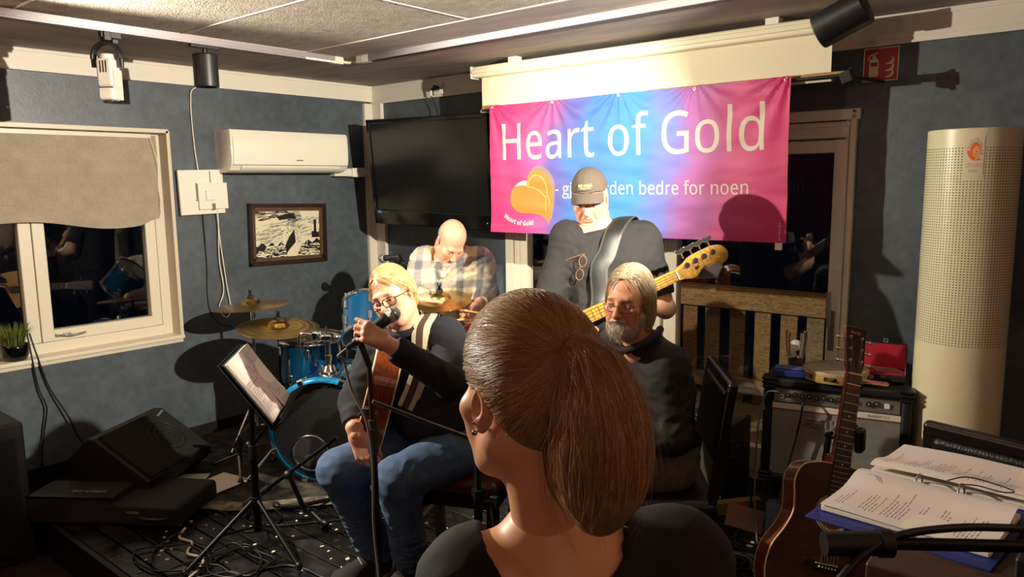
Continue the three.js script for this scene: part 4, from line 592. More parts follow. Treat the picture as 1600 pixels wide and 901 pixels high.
function cymbal(label, at, R, tilt, shade) {
  const t = thing('cymbal', label, 'cymbal', at, tilt);
  const pr_ = []; for (let i = 0; i <= 26; i++) { const r = 0.008 + (R - 0.008) * i / 26; pr_.push([r, (r < 0.055 ? 0.034 * Math.sqrt(Math.max(0, 1 - (r / 0.058) ** 2)) : 0) + 0.016 * (1 - (r / R) ** 2) + 0.0007 * Math.sin(r * 900) ]); }
  part(t, 'bronze_plate', lathe([...pr_, ...pr_.slice().reverse().map(([r, y]) => [r, y - 0.0014])], 90), M.bronze);
  part(t, 'felt_washer', [cyl(0.017, 0.02, 0.018, [0, 0.054, 0]), cyl(0.018, 0.018, 0.014, [0, -0.004, 0])], M.felt); part(t, 'wing_nut', [cyl(0.007, 0.009, 0.02, [0, 0.072, 0]), box(0.008, 0.022, 0.005, [0.009, 0.088, 0], [0, 0, -0.35], 0.002), box(0.008, 0.022, 0.005, [-0.009, 0.088, 0], [0, 0, 0.35], 0.002)], M.blackMetal);
  return t;
}
function tripodStand(name, label, category, at, H, o = {}) {
  const t = thing(name, label, category, at), m = o.mat ?? M.chrome, sp = o.spread ?? 0.24, hub = o.hub ?? 0.3, r = o.r ?? 0.011;
  part(t, 'lower_tube', rod([0, o.foot ?? 0.06, 0], [0, H * 0.55, 0], r * 1.25), m); part(t, 'upper_tube', rod([0, H * 0.5, 0], [0, H, 0], r * 0.8), m);
  part(t, 'height_clamp', [cyl(r * 1.9, r * 1.9, 0.05, [0, H * 0.55, 0]), rod([0, H * 0.55, 0], [r * 4, H * 0.55, r * 2], 0.006), ball(0.011, [r * 4, H * 0.55, r * 2])], o.clamp ?? m);
  for (let i = 0; i < 3; i++) { const a = i * 2.094 + (o.turn ?? 0), e = [Math.sin(a) * sp, 0.012, Math.cos(a) * sp], l = part(t, 'leg', [rod([Math.sin(a) * 0.02, hub, Math.cos(a) * 0.02], e, r * 0.7), rod([0, hub * 0.35, 0], [e[0] * 0.5, hub * 0.5 + 0.006, e[2] * 0.5], r * 0.45)], m); part(l, 'rubber_foot', ball(0.014, e, 1, 10), M.black); }
  part(t, 'hub', [cyl(r * 2, r * 2, 0.04, [0, hub, 0]), cyl(r * 1.6, r * 1.6, 0.03, [0, hub * 0.35, 0])], o.clamp ?? m);
  return t;
}
cymbal('higher gold cymbal nearest the left wall, with a black wing nut', [0.424, 0.85, 1.337], 0.222, [0.03, 0, 0.04]);
tripodStand('cymbal_stand', 'chrome cymbal stand under the higher gold cymbal', 'cymbal stand', [0.424, 0, 1.337], 0.9, { turn: 0.3 });
cymbal('lower gold cymbal overlapping the white floor tom head', [0.785, 0.77, 1.395], 0.228, [0.02, 0, -0.1]);
tripodStand('cymbal_stand', 'dark cymbal stand under the lower gold cymbal', 'cymbal stand', [0.785, 0, 1.395], 0.82, { turn: 1.1, mat: M.blackMetal });
cymbal('bronze cymbal in front of the drummer\'s chest', [1.66, 0.95, 0.98], 0.17, [0.16, 0, -0.1]);
tripodStand('cymbal_stand', 'chrome cymbal stand in front of the drummer', 'cymbal stand', [1.66, 0, 0.98], 0.985, { turn: 0.6, spread: 0.2 });
{ const t = thing('drum_carpet', 'grey worn carpet laid under the drum kit', 'carpet', [0, 0.0, 0]);
  const P = [[0.12, 1.75], [0.95, 2.09], [1.2, 1.93], [1.56, 1.52], [1.72, 1.42], [2.02, 0.9], [1.75, 0.35], [0.3, 0.3]];
  part(t, 'pile', xf(extr(splineShape(P, 70), 0.005, 0.002, 1), [0, 0.008, 0], [Math.PI / 2, 0, 0]), M.carpet);
  part(t, 'worn_edge', sheet((u, v) => { const c = new THREE.CatmullRomCurve3([[0.95, 2.06], [1.2, 1.91], [1.56, 1.51], [1.73, 1.42], [2.0, 0.92]].map(([x, z]) => V(x, 0, z))), p = c.getPoint(u); return [p.x - 0.035 + 0.09 * v, 0.011 + 0.004 * N3(u * 9, v, 1), p.z - 0.03 + 0.05 * v]; }, 60, 6, 0.003), mat('carpetEdge', 0xb3a98c, 0.95, { map: rep(T.carpet, 2) }), 'paler frayed edge');
}
{ const t = thing('drum_throne', 'round drum stool under the drummer', 'stool', [1.49, 0, 0.64]); part(t, 'seat', lathe([[0, 0.44], [0.15, 0.44], [0.17, 0.46], [0.165, 0.495], [0.13, 0.505], [0, 0.505]], 40), M.black); part(t, 'post', rod([0, 0.1, 0], [0, 0.44, 0], 0.02), M.chrome); for (let i = 0; i < 3; i++) { const a = i * 2.09 + 0.2; part(t, 'leg', rod([0, 0.3, 0], [Math.sin(a) * 0.25, 0.012, Math.cos(a) * 0.25], 0.011), M.chrome); } }
function micHead(t, tip, back, R = 0.026) {                              // hand microphone from its ball to its tail
  const a = V(tip), b = V(back), d = b.clone().sub(a), L = d.length(), q = new THREE.Quaternion().setFromUnitVectors(V(0, 1, 0), d.normalize()), G = (g) => g.applyQuaternion(q).translate(a.x, a.y, a.z);
  part(t, 'grille', G(lathe([[0, -R], [R * 0.55, -R * 0.84], [R * 0.92, -R * 0.4], [R, 0], [R * 0.96, R * 0.5], [R * 0.86, R * 0.95], [0, R]], 32)), M.micMesh ?? mat('micMesh', 0xb4b4b0, 0.4, { metalness: 0.45, bumpMap: rep(T.weave, 26), bumpScale: 0.001 }));
  part(t, 'grille_band', G(lathe([[R, -0.004], [R + 0.0015, -0.002], [R + 0.0015, 0.003], [R, 0.005]], 32)), M.steel);
  part(t, 'handle', G(lathe([[0, R * 0.9], [R * 0.84, R * 0.9], [R * 0.8, R * 1.6], [R * 0.62, L * 0.55], [R * 0.5, L], [0, L]], 28)), M.greyPlastic.clone()); t.children[t.children.length - 1].material.color.set(0x2a2a2b);
}
{ // overhead drum microphone
  const t = thing('drum_microphone', 'black microphone on a boom just above the singer\'s head', 'microphone'); micHead(t, [0.925, 1.112, 0.74], [1.06, 1.13, 0.72], 0.024);
  const s = thing('boom_stand', 'black boom stand beside the drummer carrying the drum microphone', 'microphone stand'); part(s, 'boom', rod([1.05, 1.105, 0.72], [1.3, 0.98, 0.62], 0.008), M.black); part(s, 'clip', box(0.05, 0.04, 0.03, [1.045, 1.11, 0.72], [0, 0.2, -0.2], 0.008), M.black); part(s, 'pole', rod([1.2, 0.05, 0.66], [1.2, 1.03, 0.66], 0.011), M.black); part(s, 'base', lathe([[0, 0], [0.12, 0], [0.12, 0.012], [0.03, 0.03], [0, 0.03]], 36).translate(1.2, 0.01, 0.66), M.black);
  part(s, 'cable', tube([[1.06, 1.125, 0.72], [1.12, 1.09, 0.73], [1.16, 0.98, 0.7], [1.19, 0.7, 0.68], [1.2, 0.3, 0.69]], 0.004, 40, 6), M.black);
}
// ---------------------------------------------------------------- music stand, mic stands
{
  const b = [1.585, 0, 2.06], t = thing('music_stand', 'black music stand with a tilted desk in front of the bass drum', 'music stand', b); const R0 = 0.017;
  part(t, 'lower_tube', rod([0, 0.06, 0], [0, 0.42, 0], R0), M.blackMetal); part(t, 'upper_tube', rod([0, 0.4, 0], [0.01, 0.7, 0], 0.012), M.blackMetal); part(t, 'height_clamp', [cyl(0.02, 0.022, 0.06, [0, 0.42, 0]), cyl(0.024, 0.024, 0.035, [0, 0.2, 0]), rod([0, 0.43, 0], [-0.05, 0.44, -0.01], 0.006), ball(0.013, [-0.05, 0.44, -0.01])], M.black);
  for (const e of [[0.02, 0.345], [0.33, 0.02], [-0.26, -0.1]]) { const l = part(t, 'leg', [rod([e[0] * 0.06, 0.2, e[1] * 0.06], [e[0], 0.012, e[1]], 0.0105), rod([0, 0.08, 0], [e[0] * 0.5, 0.106, e[1] * 0.5], 0.006)], M.blackMetal); part(l, 'rubber_foot', ball(0.015, [e[0], 0.015, e[1]], 1, 10), M.black); }
  const u = V(-Math.cos(42 * D2R), 0, -Math.sin(42 * D2R)), h = V(-Math.sin(42 * D2R), 0, Math.cos(42 * D2R)), v = h.clone().multiplyScalar(Math.cos(55 * D2R)).add(V(0, Math.sin(55 * D2R), 0)), nn = u.clone().cross(v);  // width, up the slope, out of the page
  const c = V(1.659, 0.744, 2.058).sub(V(b)), desk = new THREE.Group(); desk.name = 'desk'; t.add(desk); if (nn.x < 0) { u.negate(); nn.negate(); } basis(desk, c.clone().addScaledVector(nn, -0.02).toArray(), u, v, nn);
  part(desk, 'back_plate', box(0.42, 0.33, 0.006, [0, 0, 0], [0, 0, 0], 0.003), M.blackMetal); part(desk, 'ledge', [box(0.42, 0.006, 0.06, [0, -0.165, 0.027], [0, 0, 0], 0.002), box(0.42, 0.022, 0.005, [0, -0.156, 0.056], [0, 0, 0], 0.002)], M.blackMetal); part(desk, 'hinge', [box(0.06, 0.08, 0.03, [0, -0.06, -0.018], [0, 0, 0], 0.006), rod([0, -0.06, -0.02], [0, -0.1, -0.06], 0.012), ball(0.02, [0.05, -0.06, -0.02])], M.black);
  const f = thing('sheet_binder', 'open ring binder of lyric sheets resting on the music stand', 'binder'); basis(f, c.clone().add(V(b)).addScaledVector(nn, 0.006).toArray(), u, v, nn);
  const page = canvas(512, 720, (g, W, H) => { g.fillStyle = '#cbc1bc'; g.fillRect(0, 0, W, H); g.fillStyle = '#6d6064'; reseed(91); for (let k = 0; k < 26; k++) { if (k % 6 === 5) continue; let x = 50; const y = 70 + k * 24, n = 3 + Math.floor(rnd() * 5); for (let i = 0; i < n; i++) { const w = rr(16, 60); g.fillRect(x, y, w, 7); x += w + 10; } } });  // page grey lowered to stand in for dim, grazing light on it
  const pm = mat('lyricPage', 0xffffff, 0.7, { map: page });
  part(f, 'cover', [box(0.4, 0.31, 0.006, [0, 0, -0.012], [0, 0, 0], 0.002)], M.black);
  for (const s of [-1, 1]) { part(f, 'page_stack', box(0.186, 0.296, 0.012, [s * 0.098, 0, -0.003], [0, 0, 0], 0.002), M.paper); const p = part(f, 'page', sheet((a, bb) => { const q = s < 0 ? 1 - a : a; return [s * 0.098 + (a - 0.5) * 0.186, (bb - 0.5) * 0.298, 0.0035 + 0.012 * Math.exp(-q * 7) * (q > 0.02 ? 1 : 0.3) + 0.003 * Math.sin(bb * 7 + s)]; }, 18, 14, 0.0006, true), pm); }
  for (const y of [-0.045, 0.045]) part(f, 'binder_ring', ring(0.016, 0.002, [0, y, 0.006], [Math.PI / 2, 0, 0], 24), M.steel);
}
const MIC = { tip: [2.531, 1.125, 2.06], back: [2.487, 1.041, 2.195] };   // singer's microphone
{
  const t = thing('microphone', 'silver headed microphone held to the seated singer\'s mouth', 'microphone'); micHead(t, MIC.tip, MIC.back, 0.0265); part(t, 'cable_plug', rod(MIC.back, [2.479, 1.026, 2.22], 0.0095), M.black);
  const s = thing('microphone_stand', 'straight black microphone stand in front of the singer\'s legs', 'microphone stand', [2.515, 0, 2.158]);
  part(s, 'lower_tube', rod([0.012, 0.02, 0.0], [0.004, 0.72, 0.0], 0.0125), M.black); part(s, 'upper_tube', rod([0.004, 0.7, 0], [0.0, 0.97, 0], 0.0085), mat('bronzeTube', 0x6a4a3c, 0.3, { metalness: 0.8 })); part(s, 'height_clutch', [rod([0.004, 0.66, 0], [0.003, 0.745, 0], 0.019), rod([0.004, 0.745, 0], [0.003, 0.775, 0], 0.014)], M.greyPlastic.clone()); s.children[2].material.color.set(0x35353a);
  part(s, 'mic_clip', [rod([0, 0.96, 0], [-0.02, 1.035, 0.015], 0.011), rod([-0.012, 1.075, -0.015], [-0.022, 1.05, 0.025], 0.0195)], M.black); part(s, 'base', lathe([[0, 0], [0.14, 0], [0.14, 0.012], [0.03, 0.03], [0, 0.03]], 40), M.black);
  part(s, 'side_clamp', [box(0.03, 0.03, 0.03, [-0.02, 0.8, 0.0], [0, 0.4, 0], 0.006), rod([-0.03, 0.8, 0], [-0.06, 0.78, 0.0], 0.006)], M.black);
  solo('microphone_cable', 'grey microphone cable looping down the singer\'s stand to the floor', 'cable', [tube([[2.479, 1.026, 2.22], [2.46, 1.0, 2.245], [2.452, 0.99, 2.22], [2.47, 0.88, 2.2], [2.52, 0.78, 2.185], [2.536, 0.66, 2.178], [2.533, 0.4, 2.18], [2.55, 0.2, 2.18], [2.55, 0.05, 2.19], [2.54, 0.008, 2.25]], 0.0042, 90, 7)], M.greyPlastic);
}
{ // second boom stand between singer and audience
  const t = thing('boom_stand', 'black boom stand with a silver boom reaching in front of the singer\'s arm', 'microphone stand', [2.725, 0, 1.862]);
  part(t, 'lower_tube', rod([0, 0.02, 0], [0, 0.45, 0], 0.016), M.black); part(t, 'upper_tube', rod([0, 0.42, 0], [0, 0.66, 0], 0.011), M.black); part(t, 'height_clutch', [cyl(0.023, 0.021, 0.06, [0, 0.455, 0]), rod([0, 0.44, 0], [0.055, 0.445, -0.02], 0.009), box(0.03, 0.045, 0.02, [0.06, 0.445, -0.022], [0, 0.3, 0], 0.005)], M.black);
  part(t, 'swivel', [cyl(0.02, 0.02, 0.035, [0, 0.665, 0], [Math.PI / 2, 0, 0.4]), ball(0.02, [0, 0.66, 0])], M.steel); part(t, 'boom', rod([0.02, 0.655, -0.01], [-0.12, 0.87, 0.36], 0.0095, 0.0065), mat('boomSilver', 0x8f8d88, 0.22, { metalness: 1 })); part(t, 'boom_tail', rod([0.0, 0.68, 0.03], [0.03, 0.635, -0.03], 0.014), M.black);
  part(t, 'base', lathe([[0, 0], [0.13, 0], [0.13, 0.012], [0.03, 0.03], [0, 0.03]], 40), M.black);
  part(t, 'cable', tube([[0.04, 0.44, -0.02], [0.05, 0.3, -0.03], [0.07, 0.15, -0.06], [0.12, 0.02, -0.12]], 0.004, 24, 6), M.greyPlastic);
}
{ // boom lying low across the carpet to the bass drum
  const t = thing('low_boom_stand', 'low black boom stand reaching across the carpet to the bass drum', 'microphone stand'); part(t, 'boom', [rod([1.44, 0.16, 1.93], [1.72, 0.42, 1.72], 0.0095)], M.blackMetal); part(t, 'counter_weight', rod([1.36, 0.09, 1.99], [1.46, 0.18, 1.915], 0.016), M.black); part(t, 'pole', rod([1.5, 0.02, 1.76], [1.53, 0.235, 1.855], 0.012), M.black);
  for (const e of [[0.18, 0.02], [-0.16, 0.05], [-0.02, -0.19]]) part(t, 'leg', [rod([1.5, 0.05, 1.76], [1.5 + e[0], 0.012, 1.76 + e[1]], 0.01), ball(0.017, [1.5 + e[0], 0.018, 1.76 + e[1]], [1.6, 1, 1])], M.black);
  part(t, 'swivel', ball(0.022, [1.53, 0.24, 1.86]), M.black);
}
{ // second low stand left of the music stand, towards the wall
  const t = thing('low_boom_stand', 'thin grey boom stand leaning low behind the music stand', 'microphone stand'); part(t, 'boom', rod([0.62, 0.1, 1.62], [1.28, 0.52, 1.8], 0.0085), M.steel); part(t, 'pole', rod([0.75, 0.02, 1.66], [0.78, 0.21, 1.665], 0.012), M.black);
  for (const e of [[0.18, 0.1], [-0.18, 0.05], [0.03, -0.19]]) { const l = part(t, 'leg', rod([0.75, 0.1, 1.66], [0.75 + e[0], 0.014, 1.66 + e[1]], 0.009), M.steel); part(l, 'rubber_foot', ball(0.018, [0.75 + e[0], 0.018, 1.66 + e[1]], 1, 10), M.black); }
}
// ---------------------------------------------------------------- amplifiers and what stands on them
{
  const t = thing('guitar_amplifier', 'large black guitar amplifier with woven silver grille and a white stripe', 'amplifier', [3.517, 0.225, 0.482], [-0.03, 0.243, 0]), w = 0.585, h = 0.475, d = 0.25;  // origin: bottom middle of its front
  part(t, 'cabinet', [box(w, h, d - 0.03, [0, h / 2, -d / 2 - 0.015], [0, 0, 0], 0.02), box(w, 0.045, 0.05, [0, h - 0.023, -0.02], [0, 0, 0], 0.016), box(w, 0.04, 0.05, [0, 0.02, -0.02], [0, 0, 0], 0.014), box(0.04, h, 0.05, [-w / 2 + 0.02, h / 2, -0.02], [0, 0, 0], 0.014), box(0.04, h, 0.05, [w / 2 - 0.02, h / 2, -0.02], [0, 0, 0], 0.014)], M.tolex);
  for (const sx of [-1, 1]) for (const sy of [0, 1]) part(t, 'corner_guard', [0, 1, 2].map((k) => box(0.062 - k * 0.004, 0.012, 0.09, [sx * (w / 2 - 0.022), sy ? h - 0.006 - k * 0.018 : 0.006 + k * 0.018, -0.03], [0, 0, 0], 0.005)), M.black);
  part(t, 'grille', slab(-w / 2 + 0.04, w / 2 - 0.04, 0.035, 0.335, -0.03, -0.012), M.grilleCloth);
  parts(t, 'red_piping', [slab(-w / 2 + 0.04, w / 2 - 0.04, 0.333, 0.337, -0.02, -0.009), slab(-w / 2 + 0.04, w / 2 - 0.04, 0.033, 0.037, -0.02, -0.009)], mat('pipingRed', 0xa03a30, 0.5));
  const strip = canvas(1024, 48, (g) => { g.fillStyle = '#dfd9c6'; g.fillRect(0, 0, 1024, 48); g.fillStyle = '#5a564c'; g.font = 'italic bold 30px sans-serif'; g.fillText('BANDIT 112', 770, 35); });
  part(t, 'white_stripe', slab(-w / 2 + 0.04, w / 2 - 0.04, 0.338, 0.362, -0.02, -0.0085), M.whitePlastic); const sp = part(t, 'stripe_print', printed(w - 0.08, 0.022), mat('ampStripe', 0xffffff, 0.4, { map: strip })); sp.position.set(0, 0.35, -0.0075);
  part(t, 'control_panel', [box(w - 0.085, 0.062, 0.012, [0, 0.396, -0.02], [-0.2, 0, 0], 0.003)], mat('panelGrey', 0x77776f, 0.4, { metalness: 0.5 }));
  for (let i = 0; i < 12; i++) { const x = -0.19 + i * 0.029 + (i > 9 ? 0.03 : 0); const k = part(t, 'knob', [cyl(0.0095, 0.011, 0.014, [x, 0.4 + 0.004 * (i % 2), -0.006], [Math.PI / 2 - 0.2, 0, 0], 18)], M.black); part(k, 'knob_cap', cyl(0.005, 0.005, 0.002, [x, 0.402 + 0.004 * (i % 2), 0.002], [Math.PI / 2 - 0.2, 0, 0], 14), M.steel); }
  part(t, 'power_switch', box(0.022, 0.022, 0.012, [0.2, 0.398, -0.01], [-0.2, 0, 0], 0.003), M.whitePlastic); part(t, 'input_jack', [ring(0.008, 0.003, [-0.215, 0.39, -0.01], [-0.2, 0, 0], 18)], M.chrome);
  // raised maker's letters on the grille, slanted
  const badge = new THREE.Group(); badge.name = 'raised_logo'; t.add(badge); badge.position.set(-0.125, 0.272, -0.012);
  const seg = (pts) => xf(extr(shapeOf(pts), 0.006, 0.0008, 1)), bar = (x, y, ww, hh) => seg([[x + y * 0.42, y], [x + ww + y * 0.42, y], [x + ww + (y + hh) * 0.42, y + hh], [x + (y + hh) * 0.42, y + hh]]);
  const glyph = { P: [[0, 0, 0.007, 0.034], [0, 0.028, 0.028, 0.007], [0.022, 0.014, 0.007, 0.02], [0, 0.013, 0.028, 0.006]], E: [[0, 0, 0.007, 0.034], [0, 0, 0.026, 0.007], [0, 0.0135, 0.022, 0.006], [0, 0.027, 0.028, 0.007]], Y: [[0.01, 0, 0.007, 0.016], [0, 0.014, 0.007, 0.02], [0.02, 0.014, 0.007, 0.02], [0, 0.013, 0.027, 0.006]] };
  const A = (x) => [seg([[x, 0], [x + 0.008, 0], [x + 0.03, 0.034], [x + 0.021, 0.034]]), seg([[x + 0.026, 0], [x + 0.034, 0], [x + 0.03, 0.034], [x + 0.022, 0.034]])], Vv = (x) => [seg([[x + 0.006, 0.034], [x + 0.014, 0.034], [x + 0.02, 0], [x + 0.012, 0]]), seg([[x + 0.013, 0], [x + 0.021, 0], [x + 0.044, 0.034], [x + 0.035, 0.034]])];
  const word = [['P', 0], ['E', 0.034], ['A', 0.066], ['V', 0.104], ['E', 0.138], ['Y', 0.17]]; for (const [ch, x] of word) part(badge, 'letter', ch === 'A' ? A(x) : ch === 'V' ? Vv(x) : glyph[ch].map(([a, b, c, e]) => bar(x + a, b, c, e)), M.letterAlu ?? mat('letterAlu', 0xb9b6ac, 0.35, { metalness: 0.6 }));
  const em = thing('amplifier_sticker', 'small red and grey sticker at the bottom of the amplifier grille', 'sticker', [0, 0, 0]); t.updateMatrixWorld(); const mm = t.matrix.compose(t.position, t.quaternion, V(1, 1, 1));
  em.position.copy(V(0.085, 0.06, -0.0105).applyMatrix4(mm)); em.quaternion.copy(t.quaternion); part(em, 'red_shape', [0, 1, 2, 3, 4].map((i) => cyl(0.011, 0.011, 0.001, [Math.cos(i * 1.256 + 0.3) * 0.014, Math.sin(i * 1.256 + 0.3) * 0.014, 0], [Math.PI / 2, 0, 0], 16)), mat('stickerRed', 0xc2262c, 0.4)); part(em, 'grey_letter', xf(extr(shapeOf([[-0.018, -0.02], [-0.008, -0.02], [0, 0], [0.008, -0.02], [0.018, -0.02], [0.004, 0.016], [-0.004, 0.016]]), 0.001), [0, 0, 0.001]), M.paper);
  part(t, 'handle', [tube([[-0.09, h + 0.002, -0.13], [-0.07, h + 0.016, -0.13], [0.07, h + 0.016, -0.13], [0.09, h + 0.002, -0.13]], 0.008, 24, 8)], M.black);
  solo('amplifier_cable', 'black instrument cable hanging from the amplifier panel across its grille', 'cable', tube([[3.405, 0.63, 0.52], [3.41, 0.61, 0.55], [3.402, 0.55, 0.545], [3.385, 0.45, 0.55], [3.36, 0.33, 0.555], [3.34, 0.2, 0.56], [3.35, 0.05, 0.62], [3.42, 0.008, 0.72]], 0.005, 60, 7), M.black);
  solo('amplifier_cable', 'grey cable with a white tag looping down the left side of the amplifier', 'cable', [tube([[3.3, 0.645, 0.545], [3.26, 0.64, 0.56], [3.235, 0.55, 0.57], [3.222, 0.4, 0.57], [3.225, 0.2, 0.58], [3.25, 0.06, 0.62], [3.3, 0.008, 0.72]], 0.004, 60, 7), box(0.02, 0.03, 0.003, [3.245, 0.575, 0.572], [0, 0.3, 0.3])], M.greyPlastic);
  // what it stands on
  const cr = thing('amplifier_crate', 'low dark perforated metal crate under the large amplifier', 'crate', [3.527, 0, 0.482], [0, 0.243, 0]);
  part(cr, 'crate_body', [slab(-0.25, 0.25, 0.006, 0.2, -0.24, -0.03, 0.01)], M.blackMatte); const holes = []; for (let i = 0; i < 26; i++) for (let k = 0; k < 7; k++) holes.push(cyl(0.0065, 0.0065, 0.004, [-0.235 + i * 0.0188, 0.05 + k * 0.021, -0.029], [Math.PI / 2, 0, 0], 6)); tag(part(cr, 'perforation', holes, M.steel), null, null, null, 'stuff');
  part(cr, 'top_edge', slab(-0.255, 0.255, 0.2, 0.222, -0.245, -0.02, 0.005), M.blackMetal);
}
const AT = 0.703;  // amplifier top
{ // beer glass
  const t = thing('beer_glass', 'tall beer glass with a white round print and a little beer left', 'glass', [3.318, AT + 0.001, 0.395]);
  t.scale.setScalar(1.15); const out = [[0.0285, 0], [0.03, 0.004], [0.0285, 0.03], [0.03, 0.06], [0.036, 0.1], [0.039, 0.13], [0.0385, 0.162]], inn = out.map(([r, y]) => [r - 0.0022, Math.max(y, 0.011)]);
  part(t, 'glass_wall', lathe([[0, 0], ...out, ...inn.reverse(), [0, 0.011]], 48), mat('beerGlass', 0xffffff, 0.02, { transmission: 1, thickness: 0.02, ior: 1.5 }));
  part(t, 'beer', lathe([[0, 0.0115], [0.0258, 0.0115], [0.0258, 0.03], [0.0275, 0.058], [0, 0.058]], 40), mat('beer', 0xffffff, 0.05, { transmission: 1, thickness: 0.05, ior: 1.34, attenuationColor: new THREE.Color(0xc47a12), attenuationDistance: 0.02 }));
  part(t, 'foam', [0, 1, 2, 3, 4, 5, 6, 7].map((i) => ball(0.006, [Math.cos(i * 0.8) * 0.022, 0.06 + (i % 3) * 0.003, Math.sin(i * 0.8) * 0.022], [1, 0.5, 1], 8)), mat('foam', 0xe8e2d0, 0.7));
  const art = canvas(128, 128, (g) => { g.fillStyle = '#e6e4dc'; g.fillRect(0, 0, 128, 128); g.strokeStyle = '#8f908a'; g.lineWidth = 4; g.beginPath(); g.arc(64, 64, 54, 0, 7); g.stroke(); g.fillStyle = '#8f908a'; for (let i = 0; i < 6; i++) g.fillRect(26 + i * 13, 54 + Math.abs(i - 2.5) * 3, 9, 18); g.fillRect(30, 84, 68, 3); });
  part(t, 'round_print', sheet((u, v) => { const a = (u - 0.5) * 2, b = (v - 0.5) * 2, s = Math.max(Math.abs(a), Math.abs(b)) / Math.max(1e-6, Math.hypot(a, b)), x = a * s * 0.0215, y = b * s * 0.0215, ang = 0.32 + x / 0.038, r = lerp(0.0365, 0.0398, clamp((0.115 + y - 0.1) / 0.03, 0, 1)); return [Math.sin(ang) * r, 0.115 + y, Math.cos(ang) * r]; }, 20, 20, 0.0004, true), mat('glassPrint', 0xffffff, 0.5, { map: art }));
}
{ const t = thing('harmonica_box', 'open blue plastic harmonica box beside the beer glass', 'box', [3.322, AT, 0.475], [0, 0.26, 0]); part(t, 'tray', [box(0.125, 0.026, 0.045, [0, 0.014, 0], [0, 0, 0], 0.003)], mat('bluePlastic', 0x2c3a86, 0.3)); part(t, 'lid', box(0.125, 0.005, 0.04, [0, 0.034, -0.022], [0.18, 0, 0], 0.002), mat('blueLid', 0x5560a0, 0.25)); part(t, 'latch', box(0.006, 0.012, 0.03, [0.064, 0.018, 0], [0, 0, 0], 0.002), M.black); }
{ // tambourine with a head and jingles
  const t = thing('tambourine', 'pale wooden tambourine lying skin up on the amplifier', 'tambourine', [3.49, AT + 0.001, 0.385]), R = 0.132, H = 0.046;
  const wood = mat('tambourineWood', 0xd8ad5c, 0.45, { map: rep(T.grain, 4, 9) }); part(t, 'rim', lathe([[R - 0.008, 0], [R, 0], [R, H], [R - 0.008, H], [R - 0.008, 0]], 72), wood); part(t, 'skin', [lathe([[0, H + 0.001], [R - 0.004, H + 0.001], [R + 0.001, H - 0.002], [R + 0.001, H - 0.011]], 64)], mat('drumSkin', 0xcabf9f, 0.55, { map: rep(T.mottle, 5) }));
  for (let i = 0; i < 8; i++) { const a = i * Math.PI / 4 + 0.12, P = [Math.sin(a) * (R - 0.001), 0.02, Math.cos(a) * (R - 0.001)]; const s = part(t, 'slot', xf(box(0.05, 0.016, 0.006, [0, 0, 0], [0, 0, 0], 0.003), P, [0, a, 0]), M.black); part(s, 'jingle', [xf(new THREE.CylinderGeometry(0.019, 0.019, 0.0012, 24), P, [0, a, 0]), xf(new THREE.CylinderGeometry(0.019, 0.019, 0.0012, 24), [P[0], 0.024, P[2]], [0.14, a, 0.08]), xf(new THREE.SphereGeometry(0.007, 10, 6), P)], M.steel); }
}
{ const t = thing('harmonica_case', 'open black case lined in red velvet on the amplifier corner', 'case', [3.655, AT + 0.001, 0.275], [0, 0.2, 0]), red = mat('redVelvet', 0xa5071f, 0.8, { sheen: 1, sheenColor: new THREE.Color(0xff3355), sheenRoughness: 0.5 });
  part(t, 'lower_shell', [slab(-0.085, 0.085, 0, 0.03, -0.05, 0.055, 0.004)], M.tolex); part(t, 'lower_lining', [slab(-0.08, 0.08, 0.0295, 0.032, -0.045, 0.05), ...[0, 1, 2].map((i) => slab(-0.07, 0.07, 0.032, 0.036, -0.04 + i * 0.03, -0.02 + i * 0.03, 0.002))], red);
  const lid = part(t, 'lid', [box(0.17, 0.115, 0.014, [0, 0.088, -0.062], [-0.12, 0, 0], 0.004)], M.tolex); part(lid, 'lid_lining', [box(0.16, 0.105, 0.004, [0, 0.0885, -0.0542], [-0.12, 0, 0], 0.001)], red); part(t, 'latch', [box(0.022, 0.012, 0.004, [0, 0.018, 0.057], [0, 0, 0], 0.001), ring(0.008, 0.0015, [0, 0.155, -0.066], [0, 0, 0], 16)], M.steel);
  part(t, 'harmonica', [0, 1, 2].map((i) => slab(-0.05 + i * 0.012, 0.05 + i * 0.012, 0.036, 0.044, -0.037 + i * 0.03, -0.023 + i * 0.03, 0.003)), M.chrome); part(t, 'lid_stay', rod([0.082, 0.028, 0.03], [0.082, 0.08, -0.055], 0.0016), M.chrome); }
{ const t = thing('harmonica', 'small chrome harmonica lying on the amplifier in front of the red case', 'harmonica', [3.66, AT + 0.002, 0.415], [0, 0.1, 0]); part(t, 'comb', box(0.1, 0.008, 0.026, [0, 0.009, 0], [0, 0, 0], 0.002), mat('combWood', 0xb06a3a, 0.5)); parts(t, 'cover_plate', [box(0.094, 0.006, 0.025, [0, 0.0155, 0], [0, 0, 0], 0.0028), box(0.094, 0.005, 0.025, [0, 0.0035, 0], [0, 0, 0], 0.0022)], M.chrome); }
